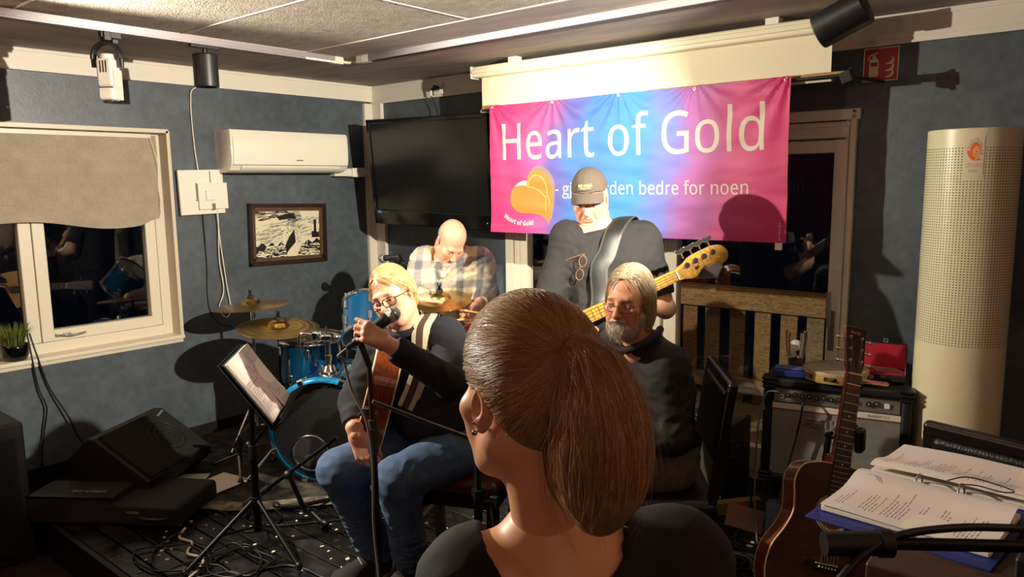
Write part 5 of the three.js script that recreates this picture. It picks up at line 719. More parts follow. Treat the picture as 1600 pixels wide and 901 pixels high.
{ // small amplifier by the terrace door
  const t = thing('small_amplifier', 'small black practice amplifier with a grey speckled grille by the glass door', 'amplifier', [2.885, 0.012, 0.44], [0, -0.02, 0]), w = 0.3, h = 0.37, d = 0.26;
  part(t, 'cabinet', [box(w, h, d, [0, h / 2, -d / 2], [0, 0, 0], 0.01)], M.tolex); part(t, 'raised_rim', [box(0.02, 0.02, d, [w / 2 - 0.01, h + 0.006, -d / 2], [0, 0, 0], 0.005), box(w, 0.05, 0.014, [0, h - 0.03, 0.004], [0, 0, 0], 0.004)], M.tolex);
  part(t, 'grille', box(w - 0.06, h - 0.13, 0.01, [-0.012, h / 2 - 0.02, 0.002], [0, 0, 0], 0.003), M.sparkleGrille);
  parts(t, 'corner_rivet', [[0.1, h - 0.03, 0.012], [-0.13, h - 0.12, 0.003], [-0.13, 0.03, 0.003], [0.12, 0.03, 0.003], [w / 2, h - 0.06, -0.05], [w / 2, h - 0.1, -0.1], [w / 2, h - 0.14, -0.06]].map((p) => ball(0.006, p, 1, 8)), M.chrome);
  part(t, 'control_plate', slab(-0.12, 0.08, h, h + 0.003, -0.14, -0.04), M.alu); parts(t, 'cable_plug', [rod([-0.06, h + 0.003, -0.06], [-0.06, h + 0.02, -0.06], 0.006), rod([-0.06, h + 0.018, -0.06], [-0.02, h + 0.02, -0.03], 0.009), rod([0.0, h + 0.003, -0.1], [0.0, h + 0.014, -0.1], 0.009), rod([0.05, h + 0.003, -0.1], [0.05, h + 0.012, -0.1], 0.006)], M.chrome);
  parts(t, 'rubber_foot', [[-0.12, -0.006, -0.03], [0.12, -0.006, -0.03], [-0.12, -0.006, -0.23], [0.12, -0.006, -0.23]].map((p) => cyl(0.012, 0.012, 0.014, p, [0, 0, 0], 12)), M.black);
  solo('instrument_cable', 'dark cable rising off the small amplifier behind the seated man', 'cable', tube([[2.86, 0.405, 0.41], [2.82, 0.43, 0.43], [2.78, 0.4, 0.47], [2.76, 0.2, 0.5], [2.78, 0.02, 0.52], [2.9, 0.008, 0.6]], 0.004, 40, 6), M.black);
}
{ const t = thing('wooden_plank', 'short raw wooden plank on the floor between the two amplifiers', 'plank', [3.06, 0.001, 0.5], [0, 0.9, 0]); part(t, 'timber', box(0.34, 0.06, 0.045, [0, 0.031, 0], [0, 0, 0], 0.004), M.lath); solo('cardboard_sheet', 'pinkish cardboard piece leaning on the floor beside the plank', 'cardboard', box(0.16, 0.1, 0.01, [0, 0, 0], [-0.5, 0.4, 0]), mat('cardboard', 0x8a6250, 0.8), [3.2, 0.06, 0.62]); solo('amplifier_leg_box', 'small black upright box under the front of the amplifier', 'box', box(0.09, 0.17, 0.08, [0, 0.087, 0], [0, 0.2, 0], 0.006), M.tolex, [3.34, 0, 0.6]); }
// ---------------------------------------------------------------- floor speakers on the left
{
  const A = V(0.6, 0.33, 2.33), e = V(-0.5, 0, -0.866), h = V(0.866, 0, -0.5), f = h.clone().multiplyScalar(Math.cos(35 * D2R)).add(V(0, -Math.sin(35 * D2R), 0));
  const t = thing('floor_monitor', 'black wedge floor monitor on a flat case, facing the band', 'speaker'), L = 0.52, nF = V(0, 1, 0).cross(V(0, 0, 1)) && e.clone().cross(f).normalize(); if (nF.y < 0) nF.negate();
  basis(t, A.toArray(), f, nF, f.clone().cross(nF)); const s = f.clone().cross(nF).dot(e) > 0 ? 1 : -1;            // local x down the face, y out of it, z along e*s
  const prof = [[0, 0], [0.34, 0], [0.36, -0.03], [0.33, -0.16], [0.06, -0.3], [-0.06, -0.16], [-0.03, -0.02]];
  const g = xf(extr(shapeOf(prof), L, 0.008, 2), [0, 0, s > 0 ? 0 : -L]); part(t, 'cabinet', g, M.tolex);
  part(t, 'grille', [box(0.335, 0.012, L - 0.03, [0.168, 0.014, s * L / 2], [0, 0, 0], 0.005)], M.foamGrille); part(t, 'woofer_ring', [ring(0.1, 0.003, [0.17, 0.021, s * L * 0.66], [Math.PI / 2, 0, 0], 40), ring(0.07, 0.002, [0.17, 0.021, s * L * 0.66], [Math.PI / 2, 0, 0], 40), ring(0.04, 0.002, [0.17, 0.021, s * L * 0.66], [Math.PI / 2, 0, 0], 32)], M.black);
  part(t, 'name_plate', box(0.012, 0.003, 0.07, [0.03, 0.021, s * L * 0.88], [0, 0.3, 0]), M.greyPlastic);
  const c = thing('equipment_case', 'flat black equipment case under the floor monitor with a small badge', 'case', [0.9, 0.001, 2.18], [0, 0.55, 0]); part(c, 'case_body', box(0.5, 0.1, 0.36, [-0.04, 0.051, 0.0], [0, 0, 0], 0.02), M.tolex); part(c, 'badge', box(0.05, 0.012, 0.002, [0.0, 0.07, 0.181]), M.greyPlastic); part(c, 'badge_light', box(0.012, 0.012, 0.002, [-0.034, 0.07, 0.181]), mat('badgeRed', 0xa83a1a, 0.5)); part(c, 'handle', tube([[0.02, 0.05, 0.18], [0.05, 0.055, 0.205], [0.14, 0.055, 0.205], [0.17, 0.05, 0.18]], 0.008, 24, 8), M.black);
  const st = canvas(256, 64, (q) => { q.fillStyle = '#151515'; q.fillRect(0, 0, 256, 64); q.fillStyle = '#a9a79c'; q.font = 'bold 40px monospace'; q.fillText('DA2 LFSSLC', 8, 44); });
  const b = thing('stage_box', 'flat black stage box with stencilled white letters at the stage edge', 'case', [0.66, 0.001, 2.43], [0, 0.62, 0]); part(b, 'case_body', box(0.42, 0.13, 0.2, [0, 0.066, 0], [0, 0, 0], 0.01), M.tolex); const p = part(b, 'stencil', printed(0.18, 0.045), mat('stencilPrint', 0xffffff, 0.7, { map: st })); p.rotation.x = -Math.PI / 2; p.position.set(0.06, 0.1325, 0.03); part(b, 'metal_edge', [box(0.42, 0.012, 0.012, [0, 0.128, 0.097], [0, 0, 0], 0.002)], M.blackMetal);
  const k = thing('loudspeaker', 'big black loudspeaker cabinet at the left edge of the picture', 'speaker', [0.27, FL, 2.86], [0, 0.0, 0]); part(k, 'cabinet', box(0.56, 0.67, 0.5, [0, 0.336, 0], [0, 0, 0], 0.015), M.tolex); part(k, 'grille', box(0.02, 0.55, 0.42, [0.285, 0.33, 0], [0, 0, 0], 0.008), M.foamGrille); part(k, 'top_plate', box(0.3, 0.01, 0.2, [0.05, 0.676, -0.08], [0, 0, 0], 0.003), mat('rustPlate', 0x4a3018, 0.7)); part(k, 'pole_mount', rod([-0.05, 0.67, -0.05], [-0.05, 0.8, -0.05], 0.03), M.black);
  solo('paper_sheet', 'white printed sheet lying on the carpet beside the floor monitor', 'paper', sheet((u, v) => { const x = lerp(-0.105, 0.105, u), z = lerp(-0.148, 0.148, v); return [x, 0.004 + 0.012 * Math.max(0, Math.sin(u * 3 + v * 2)) * v, z]; }, 16, 16, 0.0005, true), mat('setlist', 0xffffff, 0.8, { map: canvas(256, 362, (q) => { q.fillStyle = '#dcd7cb'; q.fillRect(0, 0, 256, 362); q.fillStyle = '#8b857c'; for (let i = 0; i < 18; i++) q.fillRect(24, 30 + i * 16, 60 + (i * 53) % 130, 4); }) }), [0.72, 0.016, 1.98], [0, 0.75, 0]);
  solo('paper_sheet', 'second pale sheet half under the first on the carpet', 'paper', sheet((u, v) => [lerp(-0.105, 0.105, u), 0.003 + 0.008 * u * v, lerp(-0.14, 0.14, v)], 6, 6, 0.0005), M.paper, [0.86, 0.014, 1.86], [0, 0.2, 0]);
}
// ---------------------------------------------------------------- right foreground: table, mixer, binder, chair
{
  const t = thing('side_table', 'plain dark brown table under the blue ring binder', 'table', [4.52, FL, 2.03]); mat('brownWood', 0x4a2c1f, 0.45, { map: rep(T.grain, 1, 3) });
  part(t, 'table_top', box(0.78, 0.035, 0.6, [0, 0.885 - FL - 0.0, 0], [0, 0, 0], 0.006), M.brownWood); part(t, 'apron', [box(0.74, 0.11, 0.02, [0, 0.81 - FL, 0.27], [0, 0, 0], 0.003), box(0.74, 0.11, 0.02, [0, 0.81 - FL, -0.27], [0, 0, 0], 0.003), box(0.02, 0.11, 0.52, [-0.36, 0.81 - FL, 0], [0, 0, 0], 0.003)], M.brownWood);
  for (const [x, z] of [[-0.35, 0.26], [0.35, 0.26], [-0.35, -0.26], [0.35, -0.26]]) part(t, 'leg', box(0.045, z < 0.5 ? 0.865 - FL + 0.0 : 0, 0.045, [x, (0.865 - FL) / 2, z], [0, 0, 0], 0.004), M.brownWood);
  t.position.set(4.53, FL, 2.1);
  // the stage ends under the table legs that stand on it, so the table is as tall as needed on the stage side
  const m = thing('audio_mixer', 'black audio mixer with rows of grey knobs at the right edge', 'mixer', [4.56, 0.904, 2.1], [0, -0.06, 0]); part(m, 'chassis', box(0.4, 0.04, 0.46, [0, 0.021, 0], [0, 0, 0], 0.006), M.black);
  const kn = metric(mg([cyl(0.0055, 0.007, 0.012, [0, 0.006, 0], [0, 0, 0], 12)])); for (let i = 0; i < 12; i++) for (let k = 0; k < 11; k++) { const q = meshOf('knob', kn, k % 3 ? M.greyPlastic : M.whitePlastic); q.position.set(-0.185 + i * 0.031, 0.041, -0.2 + k * 0.031); m.add(q); } for (let i = 0; i < 12; i++) part(m, 'fader', [box(0.012, 0.01, 0.02, [-0.185 + i * 0.031, 0.046, 0.18 + (i % 4) * 0.008], [0, 0, 0], 0.003)], M.whitePlastic);
  const y0 = 0.905, f = thing('ring_binder', 'open blue ring binder of printed lyric sheets on the right', 'binder', [4.185, y0, 2.03], [0.03, -0.12, 0.03]); const blue = mat('binderBlue', 0x1c2a78, 0.38);
  part(f, 'cover', [box(0.325, 0.005, 0.25, [0, 0.003, 0.135], [0.0, 0, 0], 0.002), box(0.325, 0.005, 0.25, [0, 0.003, -0.135], [0, 0, 0], 0.002), box(0.325, 0.005, 0.03, [0, 0.002, 0], [0, 0, 0], 0.002)], blue);
  const lyr = (s) => canvas(720, 512, (g, W, H) => { g.fillStyle = '#dad3cd'; g.fillRect(0, 0, W, H); g.fillStyle = '#8a8284'; reseed(s); const blocks = [[40, 3], [150, 5], [250, 6], [380, 2], [450, 5], [560, 6]]; for (const [x0, n] of blocks) for (let k = 0; k < n; k++) { let y = H - 60 - rr(0, 20); const x = x0 + k * 16; const words = 3 + Math.floor(rnd() * 5); for (let i = 0; i < words; i++) { const l = rr(12, 44); g.fillRect(x, y - l, k % 2 ? 6 : 5, l); y -= l + 8; if (y < 120) break; } } if (s === 3) { g.font = '34px serif'; g.save(); g.translate(60, H - 60); g.rotate(-Math.PI / 2); g.restore(); g.strokeStyle = '#8c8488'; g.lineWidth = 2; for (let i = 0; i < 7; i++) { g.beginPath(); g.moveTo(60 + i * 8, 90); g.quadraticCurveTo(90 + i * 5, 60, 120 + i * 6, 120 + i * 4); g.stroke(); } } });
  const pg = (s, z0, seed_, nm) => { part(f, 'page_stack', box(0.298, 0.012, 0.2, [0, 0.012, z0], [0, 0, 0], 0.003), M.paper); part(f, 'page', sheet((u, v) => { const q = s > 0 ? v : 1 - v; return [lerp(-0.149, 0.149, u), 0.0195 + 0.016 * Math.exp(-Math.pow((1 - q) * 3 - 0.4, 2) * 2) + 0.002 * Math.sin(u * 6 + s), z0 + (0.5 - v) * 0.206]; }, 30, 24, 0.0006, true), mat('songPage' + seed_, 0xffffff, 0.75, { map: lyr(seed_) })); };
  pg(1, 0.12, 3); pg(-1, -0.125, 4);
  for (const x of [-0.04, 0.04]) part(f, 'binder_ring', [ring(0.022, 0.0022, [x, 0.018, 0], [0, Math.PI / 2, 0], 28)], M.steel);
  part(f, 'ring_plate', slab(-0.12, 0.12, 0.004, 0.009, -0.012, 0.012, 0.002), M.steel);
  solo('spectacles_cord', 'thin dark elastic cord lying across the open song pages', 'cord', tube([[4.2, 0.952, 2.045], [4.23, 0.962, 2.03], [4.28, 0.962, 2.035], [4.315, 0.96, 2.05], [4.3, 0.958, 2.06], [4.25, 0.958, 2.055], [4.225, 0.955, 2.06]], 0.0014, 50, 5), M.black);
}
{ // boom with a clip in the right foreground
  const t = thing('boom_stand', 'black boom arm without microphone crossing in front of the blue binder', 'microphone stand');
  part(t, 'boom', rod([4.212, 1.084, 2.713], [4.62, 1.072, 2.39], 0.0085), M.blackMetal); part(t, 'grip', [rod([4.172, 1.083, 2.745], [4.228, 1.083, 2.7], 0.0165), rod([4.228, 1.083, 2.7], [4.24, 1.083, 2.69], 0.019)], M.black); part(t, 'swivel', [ball(0.03, [4.62, 1.07, 2.39])], M.black); part(t, 'pole', rod([4.62, FL + 0.03, 2.72], [4.62, 1.07, 2.39], 0.013), M.black); part(t, 'base', lathe([[0, 0], [0.14, 0], [0.14, 0.014], [0.03, 0.03], [0, 0.03]], 40).translate(4.62, FL + 0.001, 2.72), M.black);
  solo('boom_cable', 'black cable drooping from the boom arm in the right foreground', 'cable', tube([[4.62, 1.09, 2.37], [4.42, 1.095, 2.53], [4.3, 1.1, 2.63], [4.235, 1.09, 2.705], [4.2, 1.05, 2.77], [4.185, 1.0, 2.79], [4.18, 0.9, 2.8], [4.16, 0.5, 2.85], [4.2, FL + 0.01, 2.95]], 0.0055, 90, 7), M.black);
}
// ---------------------------------------------------------------- chairs
mat('leatherBrown', 0x4a2417, 0.32, { bumpMap: rep(T.tolex, 5), bumpScale: 0.001 }); mat('chairWood', 0x1b0e09, 0.32, { map: rep(T.grain, 1.5, 4) }); mat('leatherBlack', 0x0d0d0d, 0.42, { bumpMap: rep(T.tolex, 6), bumpScale: 0.001 });
function chair(label, at, turn, pad) {                                   // seat faces +z before turning
  const t = thing('chair', label, 'chair', at, [0, turn, 0]);
  part(t, 'seat', [box(0.43, 0.06, 0.43, [0, 0.44, 0], [0, 0, 0], 0.028)], pad); part(t, 'seat_frame', [slab(-0.21, 0.21, 0.365, 0.42, 0.185, 0.21, 0.004), slab(-0.21, 0.21, 0.365, 0.42, -0.21, -0.185, 0.004), slab(-0.21, -0.185, 0.365, 0.42, -0.2, 0.2, 0.004), slab(0.185, 0.21, 0.365, 0.42, -0.2, 0.2, 0.004)], M.chairWood);
  for (const s of [-1, 1]) { part(t, 'leg', beam([s * 0.19, 0, 0.195], [s * 0.19, 0.41, 0.19], 0.04, 0.04, [0, 0, 1]), M.chairWood); part(t, 'leg', beam([s * 0.19, 0, -0.24], [s * 0.19, 0.45, -0.19], 0.04, 0.04, [0, 0, 1]), M.chairWood); part(t, 'back_post', beam([s * 0.19, 0.43, -0.19], [s * 0.19, 0.86, -0.25], 0.038, 0.03, [0, 0, 1]), M.chairWood); part(t, 'stretcher', beam([s * 0.19, 0.18, -0.2], [s * 0.19, 0.18, 0.19], 0.02, 0.03), M.chairWood); }
  part(t, 'back_pad', [xf(box(0.37, 0.26, 0.045, [0, 0, 0], [0, 0, 0], 0.02), [0, 0.72, -0.232], [-0.14, 0, 0])], pad); part(t, 'top_rail', [xf(box(0.42, 0.045, 0.035, [0, 0, 0], [0, 0, 0], 0.014), [0, 0.865, -0.252], [-0.14, 0, 0])], M.chairWood);
  return t;
}
chair('brown leather chair with dark legs under the seated singer', [2.45, 0, 1.66], 0.42, M.leatherBrown);
chair('black padded chair turned sideways under the bearded man', [3.13, 0, 1.36], -0.95, M.leatherBlack);
chair('brown wooden chair with a black back pad standing behind the blue binder', [4.3, 0, 1.22], 2.9, M.leatherBlack);
// ---------------------------------------------------------------- cables and litter on the boards
{
  const floorCable = (label, pts, r, m) => solo('floor_cable', label, 'cable', tube(pts.map(([x, z, y]) => [x, y ?? r + 0.001, z]), r, pts.length * 12, 7), m);
  floorCable('cream cable wriggling over the boards at the lower left', [[1.2, 2.2], [1.27, 2.26], [1.36, 2.25], [1.44, 2.31], [1.53, 2.29], [1.6, 2.34], [1.66, 2.43], [1.76, 2.5]], 0.006, M.creamPaint);
  reseed(77);
  const coil = (label, cx, cz, n, R, m) => { const p = []; let a = rr(0, 6); for (let i = 0; i < n; i++) { a += rr(0.5, 1.1); const r = R * rr(0.45, 1.1); p.push([cx + Math.cos(a) * r * 1.2, cz + Math.sin(a) * r, 0.006 + 0.012 * rnd()]); } floorCable(label, p, 0.0045, m); };
  coil('tangled black cable in loose coils around the music stand feet', 1.68, 2.22, 24, 0.15, M.black); coil('tangled black cable coiled on the boards under the small amplifier', 3.1, 0.95, 34, 0.2, M.black); coil('second grey tangle of cable beside the guitar stand', 3.3, 1.0, 30, 0.16, M.greyPlastic); coil('loose loop of black cable left of the music stand', 1.42, 2.35, 18, 0.16, M.black);
  floorCable('black cable running in a loop on the carpet edge in front of the bass drum', [[1.98, 1.5], [1.8, 1.58], [1.62, 1.78], [1.5, 1.92], [1.36, 1.98], [1.28, 1.94], [1.3, 1.84], [1.42, 1.84], [1.5, 1.93], [1.46, 2.03], [1.34, 2.06], [1.2, 2.0], [1.0, 2.04]], 0.0045, M.black);
  floorCable('black cable from the singer\'s shoe to the music stand', [[2.28, 1.86], [2.2, 1.98], [2.08, 2.06], [1.95, 2.07], [1.86, 2.1], [1.8, 2.2]], 0.0045, M.black);
  floorCable('black cable from the small amplifier towards the seated man', [[2.98, 0.52], [3.0, 0.66], [2.9, 0.78], [2.86, 0.9], [2.75, 1.0], [2.6, 1.1]], 0.0045, M.black); floorCable('black cables dropping behind the plank', [[3.2, 0.56, 0.2], [3.21, 0.6, 0.06], [3.19, 0.68], [3.25, 0.8], [3.32, 0.86]], 0.0045, M.black);
  const bits = []; reseed(99); for (let i = 0; i < 150; i++) { const x = rr(1.1, 3.4), z = lerp(2.45, 0.75, (x - 1.1) / 2.3) + rr(-0.45, 0.5); if (z > 2.5) continue; const s = rr(0.003, 0.011) * (rnd() < 0.2 ? 1.7 : 1); bits.push(xf(new THREE.CylinderGeometry(s, s * 1.1, 0.0016, 6), [x, 0.0012, z], [rr(-0.1, 0.1), rr(0, 6), 0], [1, 1, rr(0.4, 1)])); }
  const chips = solo('paint_chips', 'small pale paint chips and crumbs scattered over the black boards', 'litter', bits, mat('chips', 0xd2cbb4, 0.8)); chips.userData.kind = 'stuff';
}
// ---------------------------------------------------------------- figures: signed fields meshed with surface nets
const smin = (a, b, k) => { if (k <= 0) return Math.min(a, b); const h = Math.max(k - Math.abs(a - b), 0) / k; return Math.min(a, b) - h * h * k * 0.25; };
const smax = (a, b, k) => -smin(-a, -b, k);
const cap = (a, b, ra, rb = ra, k = 0.02) => { const ax = a.x, ay = a.y, az = a.z, dx = b.x - ax, dy = b.y - ay, dz = b.z - az, q = 1 / Math.max(1e-9, dx * dx + dy * dy + dz * dz), dr = rb - ra; return { k, f: (x, y, z) => { const X = x - ax, Y = y - ay, Z = z - az, t = Math.min(1, Math.max(0, (X * dx + Y * dy + Z * dz) * q)), u = X - dx * t, v = Y - dy * t, w = Z - dz * t; return Math.sqrt(u * u + v * v + w * w) - ra - dr * t; } }; };
const ell = (c, r, k = 0.02, q = null) => { const iq = q ? q.clone().invert() : null, p = V(0, 0, 0), m = Math.min(r.x, r.y, r.z); return { k, f: (x, y, z) => { let X = x - c.x, Y = y - c.y, Z = z - c.z; if (iq) { p.set(X, Y, Z).applyQuaternion(iq); X = p.x; Y = p.y; Z = p.z; } const a = X / r.x, b = Y / r.y, d = Z / r.z, k0 = Math.sqrt(a * a + b * b + d * d), g = Math.sqrt((a / r.x) ** 2 + (b / r.y) ** 2 + (d / r.z) ** 2); return g < 1e-9 ? -m : k0 * (k0 - 1) / g; } }; };
const join = (list) => (x, y, z) => { let d = 1e3; for (const p of list) { const e = p.f(x, y, z); d = p.sub ? smax(d, -e, p.k) : smin(d, e, p.k); } return d; };
const minus = (p) => ({ ...p, sub: true });
function netMesh(f, lo, hi, cell, color) {
  const n = [0, 1, 2].map((i) => Math.ceil((hi[i] - lo[i]) / cell) + 2), [nx, ny, nz] = n, d = new Float32Array(nx * ny * nz), B = 6, half = B * cell * 0.87;
  for (let bz = 0; bz < nz; bz += B) for (let by = 0; by < ny; by += B) for (let bx = 0; bx < nx; bx += B) {
    const c = f(lo[0] + (bx + B / 2) * cell, lo[1] + (by + B / 2) * cell, lo[2] + (bz + B / 2) * cell), far = Math.abs(c) > half * 1.5 + 0.012;
    for (let z = bz; z < Math.min(nz, bz + B); z++) for (let y = by; y < Math.min(ny, by + B); y++) for (let x = bx; x < Math.min(nx, bx + B); x++) d[(z * ny + y) * nx + x] = far ? c : f(lo[0] + x * cell, lo[1] + y * cell, lo[2] + z * cell);
  }
  const id = new Int32Array(nx * ny * nz).fill(-1), pos = [], idx = [], cs = [];
  for (let i = 0; i < 8; i++) cs.push([i & 1, (i >> 1) & 1, i >> 2]);
  const E = []; for (let i = 0; i < 8; i++) for (const b of [1, 2, 4]) if (!(i & b)) E.push([i, i | b]);
  const v = new Float32Array(8);
  for (let z = 0; z < nz - 1; z++) for (let y = 0; y < ny - 1; y++) for (let x = 0; x < nx - 1; x++) {
    let s = 0; for (let i = 0; i < 8; i++) { v[i] = d[((z + cs[i][2]) * ny + y + cs[i][1]) * nx + x + cs[i][0]]; if (v[i] < 0) s++; }
    if (s === 0 || s === 8) continue;
    let X = 0, Y = 0, Z = 0, m = 0; for (const [a, b] of E) if ((v[a] < 0) !== (v[b] < 0)) { const t = v[a] / (v[a] - v[b]); X += lerp(cs[a][0], cs[b][0], t); Y += lerp(cs[a][1], cs[b][1], t); Z += lerp(cs[a][2], cs[b][2], t); m++; }
    id[(z * ny + y) * nx + x] = pos.length / 3; pos.push(lo[0] + (x + X / m) * cell, lo[1] + (y + Y / m) * cell, lo[2] + (z + Z / m) * cell);
  }
  const at = (x, y, z) => (z * ny + y) * nx + x;
  for (let z = 1; z < nz - 1; z++) for (let y = 1; y < ny - 1; y++) for (let x = 1; x < nx - 1; x++) {
    const a = d[at(x, y, z)] < 0;
    const quad = (b, p, q, r, s) => { if (a === b) return; const A = id[p], Bq = id[q], C = id[r], Dd = id[s]; if (A < 0 || Bq < 0 || C < 0 || Dd < 0) return; if (a) idx.push(A, Bq, C, A, C, Dd); else idx.push(A, C, Bq, A, Dd, C); };
    quad(d[at(x + 1, y, z)] < 0, at(x, y - 1, z - 1), at(x, y, z - 1), at(x, y, z), at(x, y - 1, z));
    quad(d[at(x, y + 1, z)] < 0, at(x - 1, y, z - 1), at(x - 1, y, z), at(x, y, z), at(x, y, z - 1));
    quad(d[at(x, y, z + 1)] < 0, at(x - 1, y - 1, z), at(x, y - 1, z), at(x, y, z), at(x - 1, y, z));
  }
  const nrm = new Float32Array(pos.length), col = color ? new Float32Array(pos.length) : null, e = cell * 0.5;
  for (let i = 0; i < pos.length; i += 3) { const [x, y, z] = [pos[i], pos[i + 1], pos[i + 2]]; let a = f(x + e, y, z) - f(x - e, y, z), b = f(x, y + e, z) - f(x, y - e, z), c = f(x, y, z + e) - f(x, y, z - e); const l = Math.hypot(a, b, c) || 1; nrm[i] = a / l; nrm[i + 1] = b / l; nrm[i + 2] = c / l; if (col) col.set(color(x, y, z), i); }
  const g = new THREE.BufferGeometry(); g.setAttribute('position', new THREE.Float32BufferAttribute(pos, 3)); g.setAttribute('normal', new THREE.BufferAttribute(nrm, 3)); if (col) g.setAttribute('color', new THREE.BufferAttribute(col, 3)); g.setIndex(idx); return g;
}
function clothUV(g0, s = 1) { const g = g0.index ? g0.toNonIndexed() : g0, p = g.attributes.position, n = g.attributes.normal, uv = new Float32Array(p.count * 2); for (let i = 0; i < p.count; i += 3) { const x = Math.abs(n.getX(i) + n.getX(i + 1) + n.getX(i + 2)), y = Math.abs(n.getY(i) + n.getY(i + 1) + n.getY(i + 2)), z = Math.abs(n.getZ(i) + n.getZ(i + 1) + n.getZ(i + 2)); for (let k = i; k < i + 3; k++) { uv[k * 2] = (x > z && x > y ? p.getZ(k) : p.getX(k)) * s; uv[k * 2 + 1] = (y > x && y > z ? p.getZ(k) : p.getY(k)) * s; } } g.setAttribute('uv', new THREE.BufferAttribute(uv, 2)); return g; }
const lin = (hex) => new THREE.Color(hex).toArray();
const mix3 = (a, b, t) => [lerp(a[0], b[0], t), lerp(a[1], b[1], t), lerp(a[2], b[2], t)];
const bump = (x, c, w) => Math.exp(-(((x - c) / w) ** 2));
// the viewer's axes on the level: right, up, towards the audience camera side of the room
const QC = new THREE.Quaternion().setFromAxisAngle(V(0, 1, 0), 40 * D2R);
const turned = (yaw, pitch, roll) => QC.clone().multiply(new THREE.Quaternion().setFromEuler(new THREE.Euler(pitch * D2R, yaw * D2R, roll * D2R, 'YXZ')));
const CAMR = V(1, 0, 0).applyQuaternion(QC), CAMB = V(0, 0, 1).applyQuaternion(QC), UPV = V(0, 1, 0);
const mixv = (r, u, b) => V(0, 0, 0).addScaledVector(CAMR, r).addScaledVector(UPV, u).addScaledVector(CAMB, b);

function headField(o) {                                                  // metres, face towards +z, eyes at y = 0
  const P = (x, y, z) => V(x, y, z), j = o.jaw ?? 1, L = [];
  L.push(ell(P(0, 0.045, -0.016), P(0.076, 0.09, 0.097), 0), ell(P(0, -0.03, 0.026), P(0.061 * j, 0.08, 0.066), 0.035), cap(P(-0.02, -0.098, 0.066), P(0.02, -0.098, 0.066), 0.018, 0.018, 0.035));
  for (const s of [-1, 1]) L.push(cap(P(s * 0.052 * j, -0.06, 0.0), P(s * 0.03, -0.09, 0.05), 0.022, 0.02, 0.03), ell(P(s * 0.044, -0.018, 0.062), P(0.024, 0.02, 0.022), 0.025), ell(P(s * 0.034, -0.052, 0.064), P(0.022, 0.024, 0.02), 0.022));
  L.push(cap(P(-0.034, 0.026, 0.08), P(0.034, 0.026, 0.08), 0.0115, 0.0115, 0.02));
  for (const s of [-1, 1]) L.push(minus(ell(P(s * 0.032, 0.002, 0.1), P(0.02, 0.013, 0.019), 0.018)));
  L.push(cap(P(0, 0.014, 0.087), P(0, -0.03, 0.111), 0.0085, 0.0125, 0.012), ell(P(0, -0.034, 0.108), P(0.0125, 0.01, 0.012), 0.008));
  for (const s of [-1, 1]) L.push(ell(P(s * 0.0125, -0.0365, 0.1), P(0.0085, 0.008, 0.011), 0.006), minus(ell(P(s * 0.007, -0.045, 0.105), P(0.0042, 0.003, 0.006), 0.003)));
  for (const s of [-1, 1]) L.push(minus(cap(P(s * 0.021, -0.036, 0.098), P(s * 0.036, -0.068, 0.088), 0.003, 0.003, 0.012)));   // folds from the nose to the mouth
  L.push(ell(P(0, -0.058, 0.083), P(0.024, 0.012, 0.014), 0.012), cap(P(-0.019, -0.0585, 0.0915), P(0.019, -0.0585, 0.0915), 0.0052, 0.0052, 0.006), cap(P(-0.017, -0.07, 0.0905), P(0.017, -0.07, 0.0905), 0.0062, 0.0062, 0.006));
  const sm = o.smile ?? 0.004; L.push(minus(cap(P(-0.025, -0.0635 + sm, 0.094), P(0, -0.0645, 0.101), 0.0022, 0.0022 + (o.open ?? 0), 0.004)), minus(cap(P(0.025, -0.0635 + sm, 0.094), P(0, -0.0645, 0.101), 0.0022, 0.0022 + (o.open ?? 0), 0.004)));
  for (const s of [-1, 1]) L.push(ell(P(s * 0.032, 0.002, 0.0755), P(0.0145, 0.0118, 0.0125), 0.003), minus(cap(P(s * 0.022, 0.0035, 0.0895), P(s * 0.042, 0.002, 0.086), 0.0016, 0.0016, 0.002)), ell(P(s * 0.032, 0.001, 0.076), P(0.011, 0.0105, 0.0106), 0.0005));
  const qe = (s) => new THREE.Quaternion().setFromEuler(new THREE.Euler(-0.2, s * 0.35, s * -0.12));
  for (const s of [-1, 1]) L.push(ell(P(s * 0.079, -0.004, -0.014), P(0.0075, 0.031, 0.019), 0.008, qe(s)), minus(ell(P(s * 0.087, 0.002, -0.01), P(0.006, 0.019, 0.011), 0.006, qe(s))), ell(P(s * 0.077, -0.03, -0.006), P(0.006, 0.009, 0.008), 0.006));
  return join(L);
}
